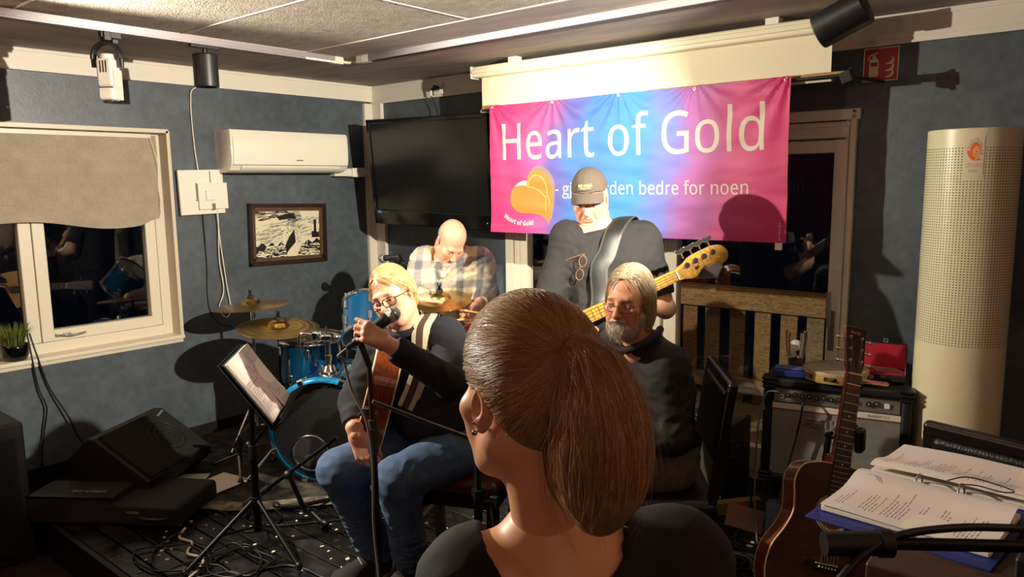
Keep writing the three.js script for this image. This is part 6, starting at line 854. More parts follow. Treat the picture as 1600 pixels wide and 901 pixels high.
function faceColors(o) {
  const skin = lin(o.skin ?? 0xd39a78), red = lin(o.flush ?? 0xc26a50), lip = lin(o.lips ?? 0xb06050), brow = lin(o.brow ?? 0x8a735c), white = lin(0xd8d2c8), iris = lin(o.iris ?? 0x3c4a55), pup = lin(0x0c0a09), shade = lin(o.stubble ?? o.skin ?? 0xd39a78), scalp = lin(o.scalp ?? o.skin ?? 0xd39a78);
  return (x, y, z) => {
    const ax = Math.abs(x); let c = mix3(skin, red, clamp(0.5 * bump(ax, 0.042, 0.02) * bump(y, -0.024, 0.022) * (z > 0.04) + 0.55 * bump(ax, 0, 0.016) * bump(y, -0.034, 0.014) * (z > 0.09) + 0.35 * bump(ax, 0.08, 0.01) + 0.12 * N3(x * 60, y * 60, z * 60) + 0.1, 0, 1));
    c = mix3(c, shade, sstep(-0.04, -0.06, y) * sstep(0.0, 0.03, z) * (o.stubbleAmount ?? 0)); if (o.scalp) c = mix3(c, scalp, sstep(0.04, 0.07, y));
    if (z > 0.07) { c = mix3(c, lip, 0.8 * sstep(0.027, 0.022, ax) * bump(y, -0.064, 0.0085) * sstep(0.084, 0.09, z)); c = mix3(c, brow, (o.browAmount ?? 0.7) * bump(y, 0.026 - 0.15 * Math.max(0, ax - 0.036), 0.005) * sstep(0.012, 0.018, ax) * sstep(0.056, 0.046, ax)); const e = Math.hypot(ax - 0.032, (y - 0.001) * 1.25, z - 0.076); if (e < 0.0122 && Math.abs(y - 0.001) < 0.0042 && Math.abs(ax - 0.032) < 0.0105) { const gx = (x - Math.sign(x) * 0.032 - (o.gaze?.[0] ?? 0)) , r = Math.hypot(gx, y - 0.001 - (o.gaze?.[1] ?? 0)); c = r < 0.0024 ? pup : r < 0.0052 ? iris : white; } }
    return c;
  };
}
function makeHead(c, q, s, o) {                                          // geometry of a head (and upper neck) placed in the room
  const hf = headField(o), iq = q.clone().invert(), p = V(0, 0, 0), loc = (x, y, z) => p.set(x - c.x, y - c.y, z - c.z).applyQuaternion(iq).multiplyScalar(1 / s);
  const neckTop = V(0, -0.055, -0.025).multiplyScalar(s).applyQuaternion(q).add(c), nk = cap(o.neck, neckTop, o.neckR ?? 0.058, (o.neckR ?? 0.058) * 0.98, 0.03);
  const f = (x, y, z) => { const l = loc(x, y, z); return smin(hf(l.x, l.y, l.z) * s, nk.f(x, y, z), 0.03) + (o.wrinkle ?? 0.0006) * N3(x * 130, y * 220, z * 130); };
  const fc = faceColors(o), lo = [0, 1, 2].map((i) => Math.min(c.getComponent(i) - 0.15, o.neck.getComponent(i) - 0.07)), hi = [0, 1, 2].map((i) => c.getComponent(i) + 0.15);
  const g = netMesh(f, lo, hi, o.cell ?? 0.003, (x, y, z) => { const l = loc(x, y, z); return fc(l.x, l.y, l.z); });
  const field = (x, y, z) => hf(x, y, z);
  return { g, local: field, c, q, s };
}
// a hand: wrist w, finger direction f, palm normal n, thumb side t; curl per finger (index .. little) and thumb
function handGeo(w, f, n, t, curl, o = {}) {
  const s = o.s ?? 1, F = V(f).normalize(), N = V(n); N.addScaledVector(F, -N.dot(F)).normalize(); const Tt = V(t); Tt.addScaledVector(F, -Tt.dot(F)).addScaledVector(N, -Tt.dot(N)).normalize();
  const W = V(w), P = (x, y, z) => W.clone().addScaledVector(Tt, x * s).addScaledVector(F, y * s).addScaledVector(N, z * s), L = [], kx = [0.031, 0.0105, -0.0105, -0.03], ky = [0.09, 0.094, 0.089, 0.08], len = [0.07, 0.079, 0.073, 0.057], rad = [0.0094, 0.0096, 0.0091, 0.0082];
  L.push(cap(P(0.006, -0.03, 0), P(0.01, 0.012, 0), 0.0205 * s, 0.0195 * s, 0.02), cap(P(-0.006, -0.03, 0), P(-0.01, 0.012, 0), 0.0205 * s, 0.0195 * s, 0.02));
  for (let i = 0; i < 4; i++) { const k = P(kx[i], ky[i], -0.002); L.push(cap(P(kx[i] * 0.55, 0.01, 0.001), k, 0.0165 * s, 0.0118 * s, 0.014)); }
  L.push(cap(P(0.016, 0.02, 0.008), P(0.034, 0.05, 0.012), 0.018 * s, 0.014 * s, 0.015));
  for (let i = 0; i < 4; i++) { let a = 0.12, p = [ky[i], -0.002], x = kx[i]; const sp = (o.spread ?? 0.05) * (1.5 - i); for (let j = 0; j < 3; j++) { a += curl[i] * [0.8, 1, 0.7][j]; const l = len[i] * [0.46, 0.3, 0.24][j], q = [p[0] + Math.cos(a) * l, p[1] + Math.sin(a) * l], x2 = x + sp * l; L.push(cap(P(x, p[0], p[1]), P(x2, q[0], q[1]), rad[i] * [1.02, 0.96, 0.88][j] * s, rad[i] * [0.97, 0.9, 0.76][j] * s, j ? 0.002 : 0.005)); p = q; x = x2; } }
  const tc = o.thumb ?? [0.5, 0.6]; let p = V(0.034, 0.05, 0.012), a = 0.55; for (let j = 0; j < 2; j++) { a += -tc[j] * 0.55; const l = [0.036, 0.03][j], q = V(p.x + Math.sin(a) * l, p.y + Math.cos(a) * l, p.z + (o.thumbIn ?? 0.35) * l); L.push(cap(P(p.x, p.y, p.z), P(q.x, q.y, q.z), [0.0118, 0.0108][j] * s, [0.0108, 0.0085][j] * s, 0.004)); p = q; }
  const fn = join(L), c = P(0, 0.07, 0.01), skin = lin(o.skin ?? 0xd39a78), red = lin(0xc06a52);
  return netMesh(fn, [c.x - 0.135, c.y - 0.135, c.z - 0.135], [c.x + 0.135, c.y + 0.135, c.z + 0.135], 0.003, (x, y, z) => mix3(skin, red, clamp(0.25 + 0.5 * N3(x * 45, y * 45, z * 45), 0, 0.8)));
}
mat('skin', 0xffffff, 0.46, { vertexColors: true, sheen: 0.25, sheenColor: new THREE.Color(0xff9a80), sheenRoughness: 0.6 });
const boneList = (J, grow = 0, w = 1) => {                               // torso and limbs from joints, grown by `grow`
  const lat = J.shL.clone().sub(J.shR).normalize(), mid = J.shL.clone().add(J.shR).multiplyScalar(0.5), pel = J.hipL.clone().add(J.hipR).multiplyScalar(0.5), L = [], g = grow, at = (p, s, k = 0) => p.clone().addScaledVector(lat, s).addScaledVector(J.front, k);
  const up = mid.clone().sub(pel).normalize();
  for (const s of [-1, 1]) L.push(cap(at(pel, s * 0.07 * w), at(mid, s * 0.075 * w).addScaledVector(up, -0.12), 0.1 * w + g, 0.108 * w + g, 0.05));
  L.push(cap(at(mid, -0.1 * w, 0.0).addScaledVector(up, -0.1), at(mid, 0.1 * w, 0.0).addScaledVector(up, -0.1), 0.095 * w + g, 0.095 * w + g, 0.05));
  if (J.paunch) L.push(ell(at(pel, 0, 0.055).addScaledVector(up, 0.15), V(0.14, 0.15, 0.12).multiplyScalar(J.paunch).addScalar(g), 0.06));
  L.push(cap(J.shL, J.shR, 0.062 + g, 0.062 + g, 0.05), cap(mid.clone().addScaledVector(up, 0.0), J.neck, 0.078 + g * 0.8, 0.056 + g * 0.5, 0.06));
  for (const s of ['L', 'R']) { L.push(cap(J['sh' + s], J['el' + s], 0.056 + g, 0.044 + g, 0.035), cap(J['el' + s], J['wr' + s], 0.043 + g, 0.029 + g, 0.018)); }
  const legs = []; for (const s of ['L', 'R']) legs.push(cap(J['hip' + s], J['kn' + s], 0.088 + g, 0.062 + g, 0.05), cap(J['kn' + s], J['an' + s], 0.06 + g, 0.041 + g, 0.025));
  return { torso: L, legs: [cap(at(pel, -0.06), at(pel, 0.06), 0.105 + g, 0.105 + g, 0.05), ...legs] };
};
const bounds = (J, pad) => { const ps = Object.values(J).filter((p) => p?.isVector3 && p !== J.front); return [[0, 1, 2].map((i) => Math.min(...ps.map((p) => p.getComponent(i))) - pad), [0, 1, 2].map((i) => Math.max(...ps.map((p) => p.getComponent(i))) + pad)]; };
const folds = (x, y, z, a, fr = 1) => { const w = 0.05 * N3(x * 6, y * 6, z * 6), r = N3(x * 11 * fr + w * 30, y * 19 * fr, z * 11 * fr), q = N3(x * 27 * fr, y * 34 * fr + w * 20, z * 27 * fr + 5); return a * (1.1 * (Math.sqrt(r * r + 0.03) - 0.32) + 0.3 * q); };
// a garment over some bones: cuts are planes [point, normal] whose far side is removed
function garment(bones, b, cell, cuts, fold, color) {
  const base = join(bones), pl = cuts.map(([p, n]) => { const m = V(n).normalize(); return [m.x, m.y, m.z, m.dot(p)]; });
  const f = (x, y, z) => { let d = base(x, y, z) + (fold ? fold(x, y, z) : 0); for (const q of pl) d = smax(d, q[0] * x + q[1] * y + q[2] * z - q[3], 0.006); return d; };
  const g = netMesh(f, b[0], b[1], cell, color); return clothUV(g);
}
// hair strands that follow the surface of a field in head space; flow(p) gives the direction
function strands(field, H, n, pick, flow, o = {}) {
  const pos = [], nor = [], col = [], idx = [], seg = o.seg ?? 8, cols = (o.colors ?? [0xb09060]).map(lin), p = V(0, 0, 0), q = V(0, 0, 0), gr = V(0, 0, 0), e = 0.002;
  const grad = (a, out) => { const x = field(a.x + e, a.y, a.z) - field(a.x - e, a.y, a.z), y = field(a.x, a.y + e, a.z) - field(a.x, a.y - e, a.z), z = field(a.x, a.y, a.z + e) - field(a.x, a.y, a.z - e); return out.set(x, y, z).normalize(); };
  for (let i = 0; i < n; i++) {
    p.copy(pick()); for (let k = 0; k < 4; k++) p.addScaledVector(grad(p, gr), -field(p.x, p.y, p.z));
    const len = rr(...(o.len ?? [0.05, 0.09])), r0 = rr(...(o.r ?? [0.0006, 0.0011])), c = mix3(cols[Math.floor(rnd() * cols.length)], cols[Math.floor(rnd() * cols.length)], rnd()), lift = rr(...(o.lift ?? [0.0, 0.003])), sway = V(rr(-1, 1), rr(-1, 1), rr(-1, 1)).multiplyScalar(o.sway ?? 0.12), start = pos.length / 3, dir = V(0, 0, 0);
    for (let j = 0; j <= seg; j++) {
      grad(p, gr); const d = flow(p); dir.copy(d).addScaledVector(sway, 1); dir.addScaledVector(gr, -dir.dot(gr) * (o.stick ?? 1)).normalize();
      const b = q.copy(dir).cross(gr).normalize().clone(), w = r0 * (1 - 0.85 * (j / seg) ** 2), h = (lift + (o.fly ?? 0) * (j / seg) ** 2);
      for (let k = 0; k < 3; k++) { const a = k * 2.0944, v = p.clone().addScaledVector(gr, h).addScaledVector(b, Math.cos(a) * w).addScaledVector(gr, Math.sin(a) * w * 0.7), m = b.clone().multiplyScalar(Math.cos(a)).addScaledVector(gr, Math.sin(a)); v.multiplyScalar(H.s).applyQuaternion(H.q).add(H.c); m.applyQuaternion(H.q); pos.push(v.x, v.y, v.z); nor.push(m.x, m.y, m.z); col.push(...c); }
      if (j < seg) { for (let k = 0; k < 3; k++) { const a = start + j * 3 + k, a2 = start + j * 3 + (k + 1) % 3; idx.push(a, a2 + 3, a2, a, a + 3, a2 + 3); } }
      p.addScaledVector(dir, len / seg); if (!o.free) p.addScaledVector(grad(p, gr), -field(p.x, p.y, p.z) * (o.hug ?? 0.8));
    }
  }
  const g = new THREE.BufferGeometry(); g.setAttribute('position', new THREE.Float32BufferAttribute(pos, 3)); g.setAttribute('normal', new THREE.Float32BufferAttribute(nor, 3)); g.setAttribute('color', new THREE.Float32BufferAttribute(col, 3)); g.setIndex(idx); return g;
}
function headMesh(fn, H, cell, R, color) { const g = netMesh(fn, R[0], R[1], cell, color); g.scale(H.s, H.s, H.s).applyQuaternion(H.q).translate(H.c.x, H.c.y, H.c.z); return g; }
mat('hair', 0xffffff, 0.42, { vertexColors: true, sheen: 0.3, sheenColor: new THREE.Color(0xffe0b0), sheenRoughness: 0.4 });
const plain = (gs) => mergeGeometries(gs.map((g) => { g = g.clone(); for (const k of Object.keys(g.attributes)) if (!['position', 'normal', 'color'].includes(k)) g.deleteAttribute(k); return g; }));
function addPart(t, name, g, m, label) { g = g.clone().translate(-t.position.x, -t.position.y, -t.position.z); return part(t, name, g, m, label); }
function spectacles(t, H, o = {}) {                                      // rims, bridge and temples in head space
  const r = [], W = o.w ?? 0.024, Hh = o.h ?? 0.017, cz = o.z ?? 0.102, cy = o.y ?? -0.003, th = o.t ?? 0.0016, rim = (s) => { const pts = []; for (let i = 0; i < 28; i++) { const a = i / 28 * Math.PI * 2, c = Math.cos(a), d = Math.sin(a), k = Math.pow(Math.pow(Math.abs(c), 3.2) + Math.pow(Math.abs(d), 3.2), -1 / 3.2); const x = s * 0.0335 + c * k * W; pts.push([x, cy + d * k * Hh, cz - 2.2 * Math.max(0, Math.abs(x) - 0.02) ** 1.5]); } return pts; };
  const frame = [], lens = [];
  for (const s of [-1, 1]) { const p = rim(s); frame.push(tube(p, th, 60, 7, true)); const c = V(s * 0.0335, cy, cz - 0.004), tri = []; for (let i = 0; i < 28; i++) tri.push(...c.toArray(), ...p[i], ...p[(i + 1) % 28]); const g = new THREE.BufferGeometry(); g.setAttribute('position', new THREE.Float32BufferAttribute(tri, 3)); g.computeVertexNormals(); lens.push(g); frame.push(tube([[s * 0.057, cy + Hh * 0.55, cz - 0.015], [s * 0.074, cy + Hh * 0.5, cz - 0.03], [s * 0.081, cy + Hh * 0.4, 0.03], [s * 0.0815, cy + 0.004, -0.012], [s * 0.078, cy - 0.02, -0.03]], th * 0.9, 30, 6)); }
  frame.push(tube([[-0.0105, cy + 0.004, cz], [0, cy + 0.008, cz + 0.004], [0.0105, cy + 0.004, cz]], th, 12, 6));
  const put = (g) => metric(clean(mg(g)).applyMatrix4(new THREE.Matrix4().compose(H.c, H.q, V(H.s, H.s, H.s)))); const m = addPart(t, 'glasses', put(frame), o.mat ?? M.black); const l = addPart(t, 'lens', put(lens), M.glass); t.remove(l); m.add(l); l.castShadow = false; return m;
}
function shoe(t, heel, toe, o = {}) {                                     // leather shoe with a pale welt; heel and toe on the ground
  const a = V(heel), b = V(toe), d = b.clone().sub(a).setY(0).normalize(), up = V(0, 1, 0), lat = up.clone().cross(d), y = Math.min(a.y, b.y), P = (f, s, h) => a.clone().addScaledVector(d, f).addScaledVector(lat, s).setY(y + h), L = a.clone().setY(0).distanceTo(b.clone().setY(0));
  const f = join([cap(P(0.02, 0, 0.045), P(L - 0.05, 0, 0.038), 0.036, 0.036, 0.01), ell(P(L - 0.06, 0, 0.036), V(0.06, 0.034, 0.06), 0.03), cap(P(0.03, 0, 0.05), P(0.035, 0, 0.11), 0.04, 0.042, 0.03), cap(P(0.06, 0, 0.09), P(L - 0.09, 0, 0.055), 0.036, 0.03, 0.03)]);
  const fn = (x, yy, z) => smax(f(x, yy, z), -(yy - y - 0.02), 0.004) , lo = [Math.min(a.x, b.x) - 0.09, y, Math.min(a.z, b.z) - 0.09], hi = [Math.max(a.x, b.x) + 0.09, y + 0.17, Math.max(a.z, b.z) + 0.09];
  const m = addPart(t, 'shoe', clothUV(netMesh(fn, lo, hi, 0.006)), o.mat ?? M.suede), outline = []; for (let i = 0; i < 36; i++) { const q = i / 36 * Math.PI * 2, c = Math.cos(q), s = Math.sin(q); outline.push([L / 2 + c * (L / 2 + 0.02), s * (0.042 + 0.009 * Math.max(0, c))]); }
  const so = extr(shapeOf(outline), 0.016, 0.003, 2), M4 = new THREE.Matrix4().makeBasis(d, lat, up).setPosition(P(0, 0, 0.004)); const sole = addPart(t, 'sole', metric(clean(so.applyMatrix4(M4))), o.sole ?? M.cream); t.remove(sole); m.add(sole);
  const lace = [0, 1, 2].map((i) => { const f0 = 0.085 + i * 0.03, h = 0.122 - i * 0.02; return tube([P(f0, -0.026, h - 0.012), P(f0 + 0.008, 0, h + 0.006), P(f0 + 0.004, 0.026, h - 0.012)], 0.0022, 12, 5); }); const l = addPart(t, 'lace', metric(clean(mg(lace))), M.lace); t.remove(l); m.add(l);
}
// a strap: a curve laid on a garment's surface, w wide, shifted sideways by side
function strapSheet(field, pts, wdir, w, off, side, th) {
  const e = 0.012, wd = V(wdir).normalize(), P = pts.map((a) => { const p = V(a); for (let k = 0; k < 12; k++) { const d = Math.max(field(p.x, p.y, p.z), field(p.x + wd.x * 0.03, p.y, p.z + wd.z * 0.03) * 0 - 1) - 0.012, g = V(field(p.x + e, p.y, p.z) - field(p.x - e, p.y, p.z), field(p.x, p.y + e, p.z) - field(p.x, p.y - e, p.z), field(p.x, p.y, p.z + e) - field(p.x, p.y, p.z - e)).normalize(); p.addScaledVector(g, -d * 0.8); } return p; });
  const c = new THREE.CatmullRomCurve3(P);
  return sheet((u, v) => { const p = c.getPoint(u), tg = c.getTangent(u), l = wd.clone().addScaledVector(tg, -wd.dot(tg)).normalize(), n = l.clone().cross(tg).normalize(), s = side + (v - 0.5) * w; if (n.dot(CAMB) + n.y < 0) n.negate(); return p.addScaledVector(l, s).addScaledVector(n, off - 4 * s * s).toArray(); }, 46, 6, th);
}
const SHIRT = {};
mat('suede', 0x1d1c1b, 0.85, { bumpMap: rep(T.speckle, 8), bumpScale: 0.0006 }); mat('cream', 0xb7a47c, 0.6); mat('lace', 0xb9b2a2, 0.7);
mat('jeans', 0x5a7ba6, 0.85, { map: rep(T.denim, 4), bumpMap: rep(T.denim, 12), bumpScale: 0.0004 }); mat('greyJeans', 0x7a756e, 0.85, { map: rep(T.denim, 4) });
mat('knitBlack', 0x17181d, 0.9, { bumpMap: rep(T.weave, 12), bumpScale: 0.0006 }); mat('cottonBlack', 0x242424, 0.85, { bumpMap: rep(T.weave, 16), bumpScale: 0.0004 }); mat('linenBlack', 0x1d1b1a, 0.8, { bumpMap: rep(T.weave, 14), bumpScale: 0.0006 });
// ---------------------------------------------------------------- the seated singer
{
  const t = thing('person', 'seated man with swept fair hair, glasses and navy jumper, singing into a hand-held microphone', 'person', [2.42, 0, 1.76]);
  const J = { front: V(0.2, 0, 0.98).normalize(), neck: V(2.358, 1.005, 1.832), shL: V(2.483, 0.985, 1.765), shR: V(2.195, 0.915, 1.855), elL: V(2.632, 0.86, 1.888), wrL: V(2.545, 1.034, 2.108), elR: V(2.2, 0.74, 1.985), wrR: V(2.325, 0.66, 2.078), hipL: V(2.53, 0.56, 1.66), hipR: V(2.33, 0.555, 1.74), knL: V(2.505, 0.525, 2.04), knR: V(2.235, 0.505, 2.09), anL: V(2.395, 0.1, 1.89), anR: V(2.215, 0.1, 1.91), paunch: 0.92 };
  const bl = boneList(J), b = bounds(J, 0.16);
  const q = turned(-18, 7, 21), H = makeHead(V(2.346, 1.146, 1.896), q, 0.885, { neck: J.neck.clone().add(V(0, -0.02, 0)), skin: 0xdba98a, flush: 0xcd7d62, brow: 0xa58a68, smile: 0.006, open: 0.0012, gaze: [-0.002, -0.001], wrinkle: 0.0003 });
  const body = netMesh(join([...bl.torso, ...bl.legs]), b[0], b[1], 0.013, () => lin(0xdba98a));
  const hl = handGeo(J.wrL, mixv(-0.75, 0.55, 0.35), mixv(-0.25, -0.55, -0.8), mixv(0.6, 0.6, -0.2), [0.95, 1.0, 1.05, 1.1], { skin: 0xdba98a, thumbIn: 0.9, thumb: [0.2, 0.3], spread: 0.03, s: 0.93 });
  const hr = handGeo(J.wrR, mixv(0.42, -0.86, 0.2), mixv(0.3, -0.1, -1), mixv(0.9, 0.3, 0.25), [0.35, 0.42, 0.48, 0.5], { skin: 0xd3a080, thumb: [0.9, 0.5], thumbIn: 0.5 });
  addPart(t, 'body', plain([body, H.g, hl, hr]), M.skin);
  const gb = boneList(J, 0.014); const J2 = J;
  const wl = J.wrL.clone().sub(J.elL).normalize(), wr = J.wrR.clone().sub(J.elR).normalize();
  const collar = J.neck.clone().add(V(0.005, 0.028, 0.012)), cn = V(-0.12, 1, 0.28);
  const near = (p, c, r) => p.distanceTo(c) < r;
  const cutArm = (p, n, el) => [p, n];
  // jumper: sleeves end at the wrists, hem over the hips
  const sleeveCut = (x, y, z, w, d, el) => { const dx = x - w.x, dy = y - w.y, dz = z - w.z; return Math.hypot(dx, dy, dz) < 0.14 ? dx * d.x + dy * d.y + dz * d.z : -1; };
  const baseF = join(gb.torso), lat = J.shL.clone().sub(J.shR).normalize();
  const fj = (x, y, z) => {
    let d = baseF(x, y, z) + folds(x, y, z, 0.011);
    d = smax(d, sleeveCut(x, y, z, J.wrL.clone().addScaledVector(wl, -0.035), wl), 0.005); d = smax(d, sleeveCut(x, y, z, J.wrR.clone().addScaledVector(wr, -0.05), wr), 0.005);
    d = smax(d, Math.min((x - collar.x) * cn.x + (y - collar.y) * cn.y + (z - collar.z) * cn.z, 0.1 - Math.hypot(x - collar.x, z - collar.z)), 0.01); d = smax(d, 0.5 - y - 0.0 * x, 0.01); return d;
  };
  SHIRT.singer = fj; const jumper = addPart(t, 'jumper', clothUV(netMesh(fj, b[0], b[1], 0.0085)), M.knitBlack.clone()); jumper.material.color.set(0x1a1c24);
  part(jumper, 'collar', xf(metric(clean(ring(0.066, 0.012, [0, 0, 0], [Math.PI / 2, 0, 0], 36))), collar.clone().add(V(0, -0.012, 0)).sub(t.position).toArray(), [0.24, 0, 0.1], [1, 1.3, 1.05]), M.knitBlack);
  const baseL = join(boneList(J, 0.02).legs), ankle = (x, y, z, a) => Math.hypot(x - a.x, y - a.y, z - a.z) < 0.16 ? a.y + 0.005 - y : -1;
  const fl = (x, y, z) => { const low = sstep(0.35, 0.12, y); return smax(smax(baseL(x, y, z) - 0.006 * low + folds(x, y, z, 0.009 + 0.012 * low, 1 + 0.4 * low), 0.085 - y, 0.004), y - 0.67, 0.01); };
  addPart(t, 'jeans', clothUV(netMesh(fl, b[0], b[1], 0.0085)), M.jeans);
  shoe(t, [2.395, 0.002, 1.85], [2.42, 0.002, 2.09]); shoe(t, [2.235, 0.002, 1.88], [2.175, 0.002, 2.11]);
  // hair: parted, swept to both sides, covering the tops of the ears
  const sk = ell(V(0, 0.046, -0.018), V(0.083, 0.097, 0.104), 0), side = [ell(V(-0.074, 0.0, -0.012), V(0.02, 0.062, 0.052), 0.03), ell(V(0.074, 0.012, -0.02), V(0.018, 0.05, 0.05), 0.03), ell(V(0, -0.03, -0.075), V(0.07, 0.06, 0.035), 0.03)];
  const hairBase = join([sk, ...side]);
  const hairF = (x, y, z) => { const part = 0.012 * bump(x, -0.018, 0.014), top = sstep(-0.02, 0.088, y), zl = y > 0.09 + part ? 0.2 : lerp(-0.012 - 0.03 * (x > 0), 0.05, top) - 0.35 * Math.max(0, 0.03 - y) * (x > 0); return smax(hairBase(x, y, z) + 0.003 * N3(x * 50, y * 14, z * 22) + 0.0012 * N3(x * 160, y * 30, z * 60), z - zl, 0.012); };
  const hc = [0xd8b878, 0xc9a765, 0xe3cb94, 0xb08d58, 0xcfc0a0]; const hcol = (x, y, z) => mix3(lin(0xa8854f), lin(0xd2b57c), clamp(0.5 + 0.9 * N3(x * 300, y * 60, z * 200), 0, 1));
  const hg = headMesh(hairF, H, 0.0035, [[-0.12, -0.12, -0.15], [0.12, 0.17, 0.12]], (x, y, z) => { const p = V(x, y, z); return hcol(x, y, z); });
  reseed(501); const flow = (p) => V(p.x < -0.005 ? -0.8 : 0.75, p.y > 0.1 ? -0.1 : -0.9, -0.55);
  const pick = () => { let p; do { p = V(rr(-0.1, 0.1), rr(-0.05, 0.15), rr(-0.13, 0.09)); } while (Math.abs(hairF(p.x, p.y, p.z)) > 0.006); return p; };
  const st = strands(hairBase, H, 2600, () => { let p; do { p = pick(); } while (hairF(p.x, p.y, p.z) > 0.004); return p; }, flow, { len: [0.03, 0.075], colors: hc, lift: [-0.0005, 0.0016], sway: 0.22, r: [0.0005, 0.001] });
  addPart(t, 'hair', plain([hg, st]), M.hair);
  spectacles(t, H, { w: 0.0265, h: 0.0175, t: 0.0019, mat: M.blackGloss, z: 0.108, y: -0.004 });
}
{ // woven strap over the singer's shoulder
  const t = thing('guitar_strap', 'cream and brown woven guitar strap across the singer\'s navy jumper', 'strap'), P = [[2.336, 1.106, 1.713], [2.404, 1.082, 1.779], [2.445, 1.026, 1.847], [2.465, 0.976, 1.892], [2.477, 0.902, 1.935], [2.468, 0.822, 1.958], [2.435, 0.745, 1.96]], wd = mixv(1, 0.1, 0);
  const m = mat('strapCream', 0xcfc4a4, 0.85, { bumpMap: rep(T.weave, 20), bumpScale: 0.0006 }); parts(t, 'cream_webbing', [strapSheet(SHIRT.singer, P, wd, 0.024, 0.005, 0.022, 0.003), strapSheet(SHIRT.singer, P, wd, 0.016, 0.005, -0.024, 0.003)], m); part(t, 'brown_stripe', strapSheet(SHIRT.singer, P, wd, 0.026, 0.005, -0.003, 0.003), mat('strapBrown', 0x4d382c, 0.85));
}
// ---------------------------------------------------------------- the bass player
{
  const t = thing('person', 'standing man in a grey cap and black T-shirt playing bass in front of the banner', 'person', [2.64, 0, 0.92]);
  const J = { front: V(0.53, 0, 0.85), neck: V(2.626, 1.36, 0.93), shL: V(2.75, 1.305, 0.775), shR: V(2.525, 1.315, 1.03), elL: V(2.87, 1.0, 0.775), wrL: V(2.885, 1.05, 1.0), elR: V(2.5, 1.02, 1.17), wrR: V(2.66, 0.96, 1.24), hipL: V(2.71, 0.8, 0.83), hipR: V(2.59, 0.8, 0.98), knL: V(2.74, 0.43, 0.87), knR: V(2.6, 0.43, 1.03), anL: V(2.72, 0.08, 0.8), anR: V(2.57, 0.08, 0.98), paunch: 1.08 };
  const bl = boneList(J, 0, 1.05), b = bounds(J, 0.19), q = turned(-16, 16, 3);
  const H = makeHead(V(2.588, 1.478, 0.955), q, 0.93, { neck: J.neck.clone().add(V(0, -0.02, -0.01)), skin: 0xdcab8e, flush: 0xcf7f68, brow: 0x8c7a66, browAmount: 0.4, jaw: 1.08, smile: 0.008, open: 0.001, wrinkle: 0.0003 });
  const body = netMesh(join([...bl.torso, ...bl.legs]), b[0], b[1], 0.014, () => lin(0xd8a686));
  const hl = handGeo(J.wrL, mixv(-0.35, 0.75, 0.45), mixv(-0.75, 0.1, -0.6), mixv(-0.4, 0.3, -0.5), [0.7, 0.75, 0.8, 0.85], { skin: 0xd8a686 }), hr = handGeo(J.wrR, mixv(0.9, -0.2, 0.1), mixv(0.1, -0.5, -0.9), mixv(0.2, 0.9, 0.1), [0.5, 0.55, 0.6, 0.6], { skin: 0xd8a686 });
  addPart(t, 'body', plain([body, H.g, hl, hr]), M.skin);
  const gb = join(boneList(J, 0.017, 1.06).torso), dl = J.elL.clone().sub(J.shL).normalize(), dr = J.elR.clone().sub(J.shR).normalize(), cl = J.shL.clone().lerp(J.elL, 0.82), cr = J.shR.clone().lerp(J.elR, 0.82), cc = J.neck.clone().add(V(0, 0.012, 0.008)), cn = V(-0.02, 1, 0.35).normalize();
  const fore = (x, y, z, c, d, w) => { const a = (x - c.x) * d.x + (y - c.y) * d.y + (z - c.z) * d.z; return a < 0.2 && Math.hypot(x - c.x - d.x * a, y - c.y - d.y * a, z - c.z - d.z * a) < 0.085 ? a : -1; };
  const away = (x, y, z, e, w) => { const ab = w.clone().sub(e), l = ab.length(); ab.normalize(); const s = (x - e.x) * ab.x + (y - e.y) * ab.y + (z - e.z) * ab.z, dd = Math.hypot(x - e.x - ab.x * s, y - e.y - ab.y * s, z - e.z - ab.z * s); return s > 0.02 && s < l + 0.1 && dd < 0.1 ? 0.02 : -1; };
  const torsoOnly = join(boneList(J, 0.017, 1.06).torso.filter((_, i) => i !== 7 && i !== 9));
  const f = (x, y, z) => { let d = torsoOnly(x, y, z) + folds(x, y, z, 0.009); d = smax(d, fore(x, y, z, cl, dl, J.elL), 0.005); d = smax(d, fore(x, y, z, cr, dr, J.elR), 0.005); d = smax(d, Math.min((x - cc.x) * cn.x + (y - cc.y) * cn.y + (z - cc.z) * cn.z, 0.1 - Math.hypot(x - cc.x, z - cc.z)), 0.01); return smax(d, 0.74 - y, 0.01); };
  SHIRT.bassist = f; const shirt = addPart(t, 'shirt', clothUV(netMesh(f, b[0], b[1], 0.0085)), M.cottonBlack);
  const base = join(boneList(J, 0.018).legs); addPart(t, 'trousers', clothUV(netMesh((x, y, z) => smax(smax(base(x, y, z) + folds(x, y, z, 0.01), 0.06 - y, 0.004), y - 0.86, 0.01), b[0], b[1], 0.013)), mat('darkTrousers', 0x14161c, 0.9));
  shoe(t, [2.72, 0.002, 0.78], [2.78, 0.002, 1.01]); shoe(t, [2.57, 0.002, 0.95], [2.62, 0.002, 1.19]);
  // short grey hair round the back, cap
  const hb = join([ell(V(0, 0.03, -0.022), V(0.081, 0.085, 0.1), 0)]); addPart(t, 'hair', headMesh((x, y, z) => smax(hb(x, y, z) + 0.0015 * N3(x * 160, y * 70, z * 160), z + 0.012 + 0.25 * Math.max(0, 0.0 - y), 0.008), H, 0.005, [[-0.1, -0.07, -0.14], [0.1, 0.13, 0.06]], (x, y, z) => mix3(lin(0x8d8578), lin(0xb9b2a6), clamp(0.5 + N3(x * 200, y * 200, z * 200), 0, 1))), M.hair);
  const capC = mat('capCotton', 0x5c534a, 0.9, { bumpMap: rep(T.weave, 20), bumpScale: 0.0005 }), dome = ell(V(0, 0.05, -0.012), V(0.0865, 0.108, 0.107), 0).f;
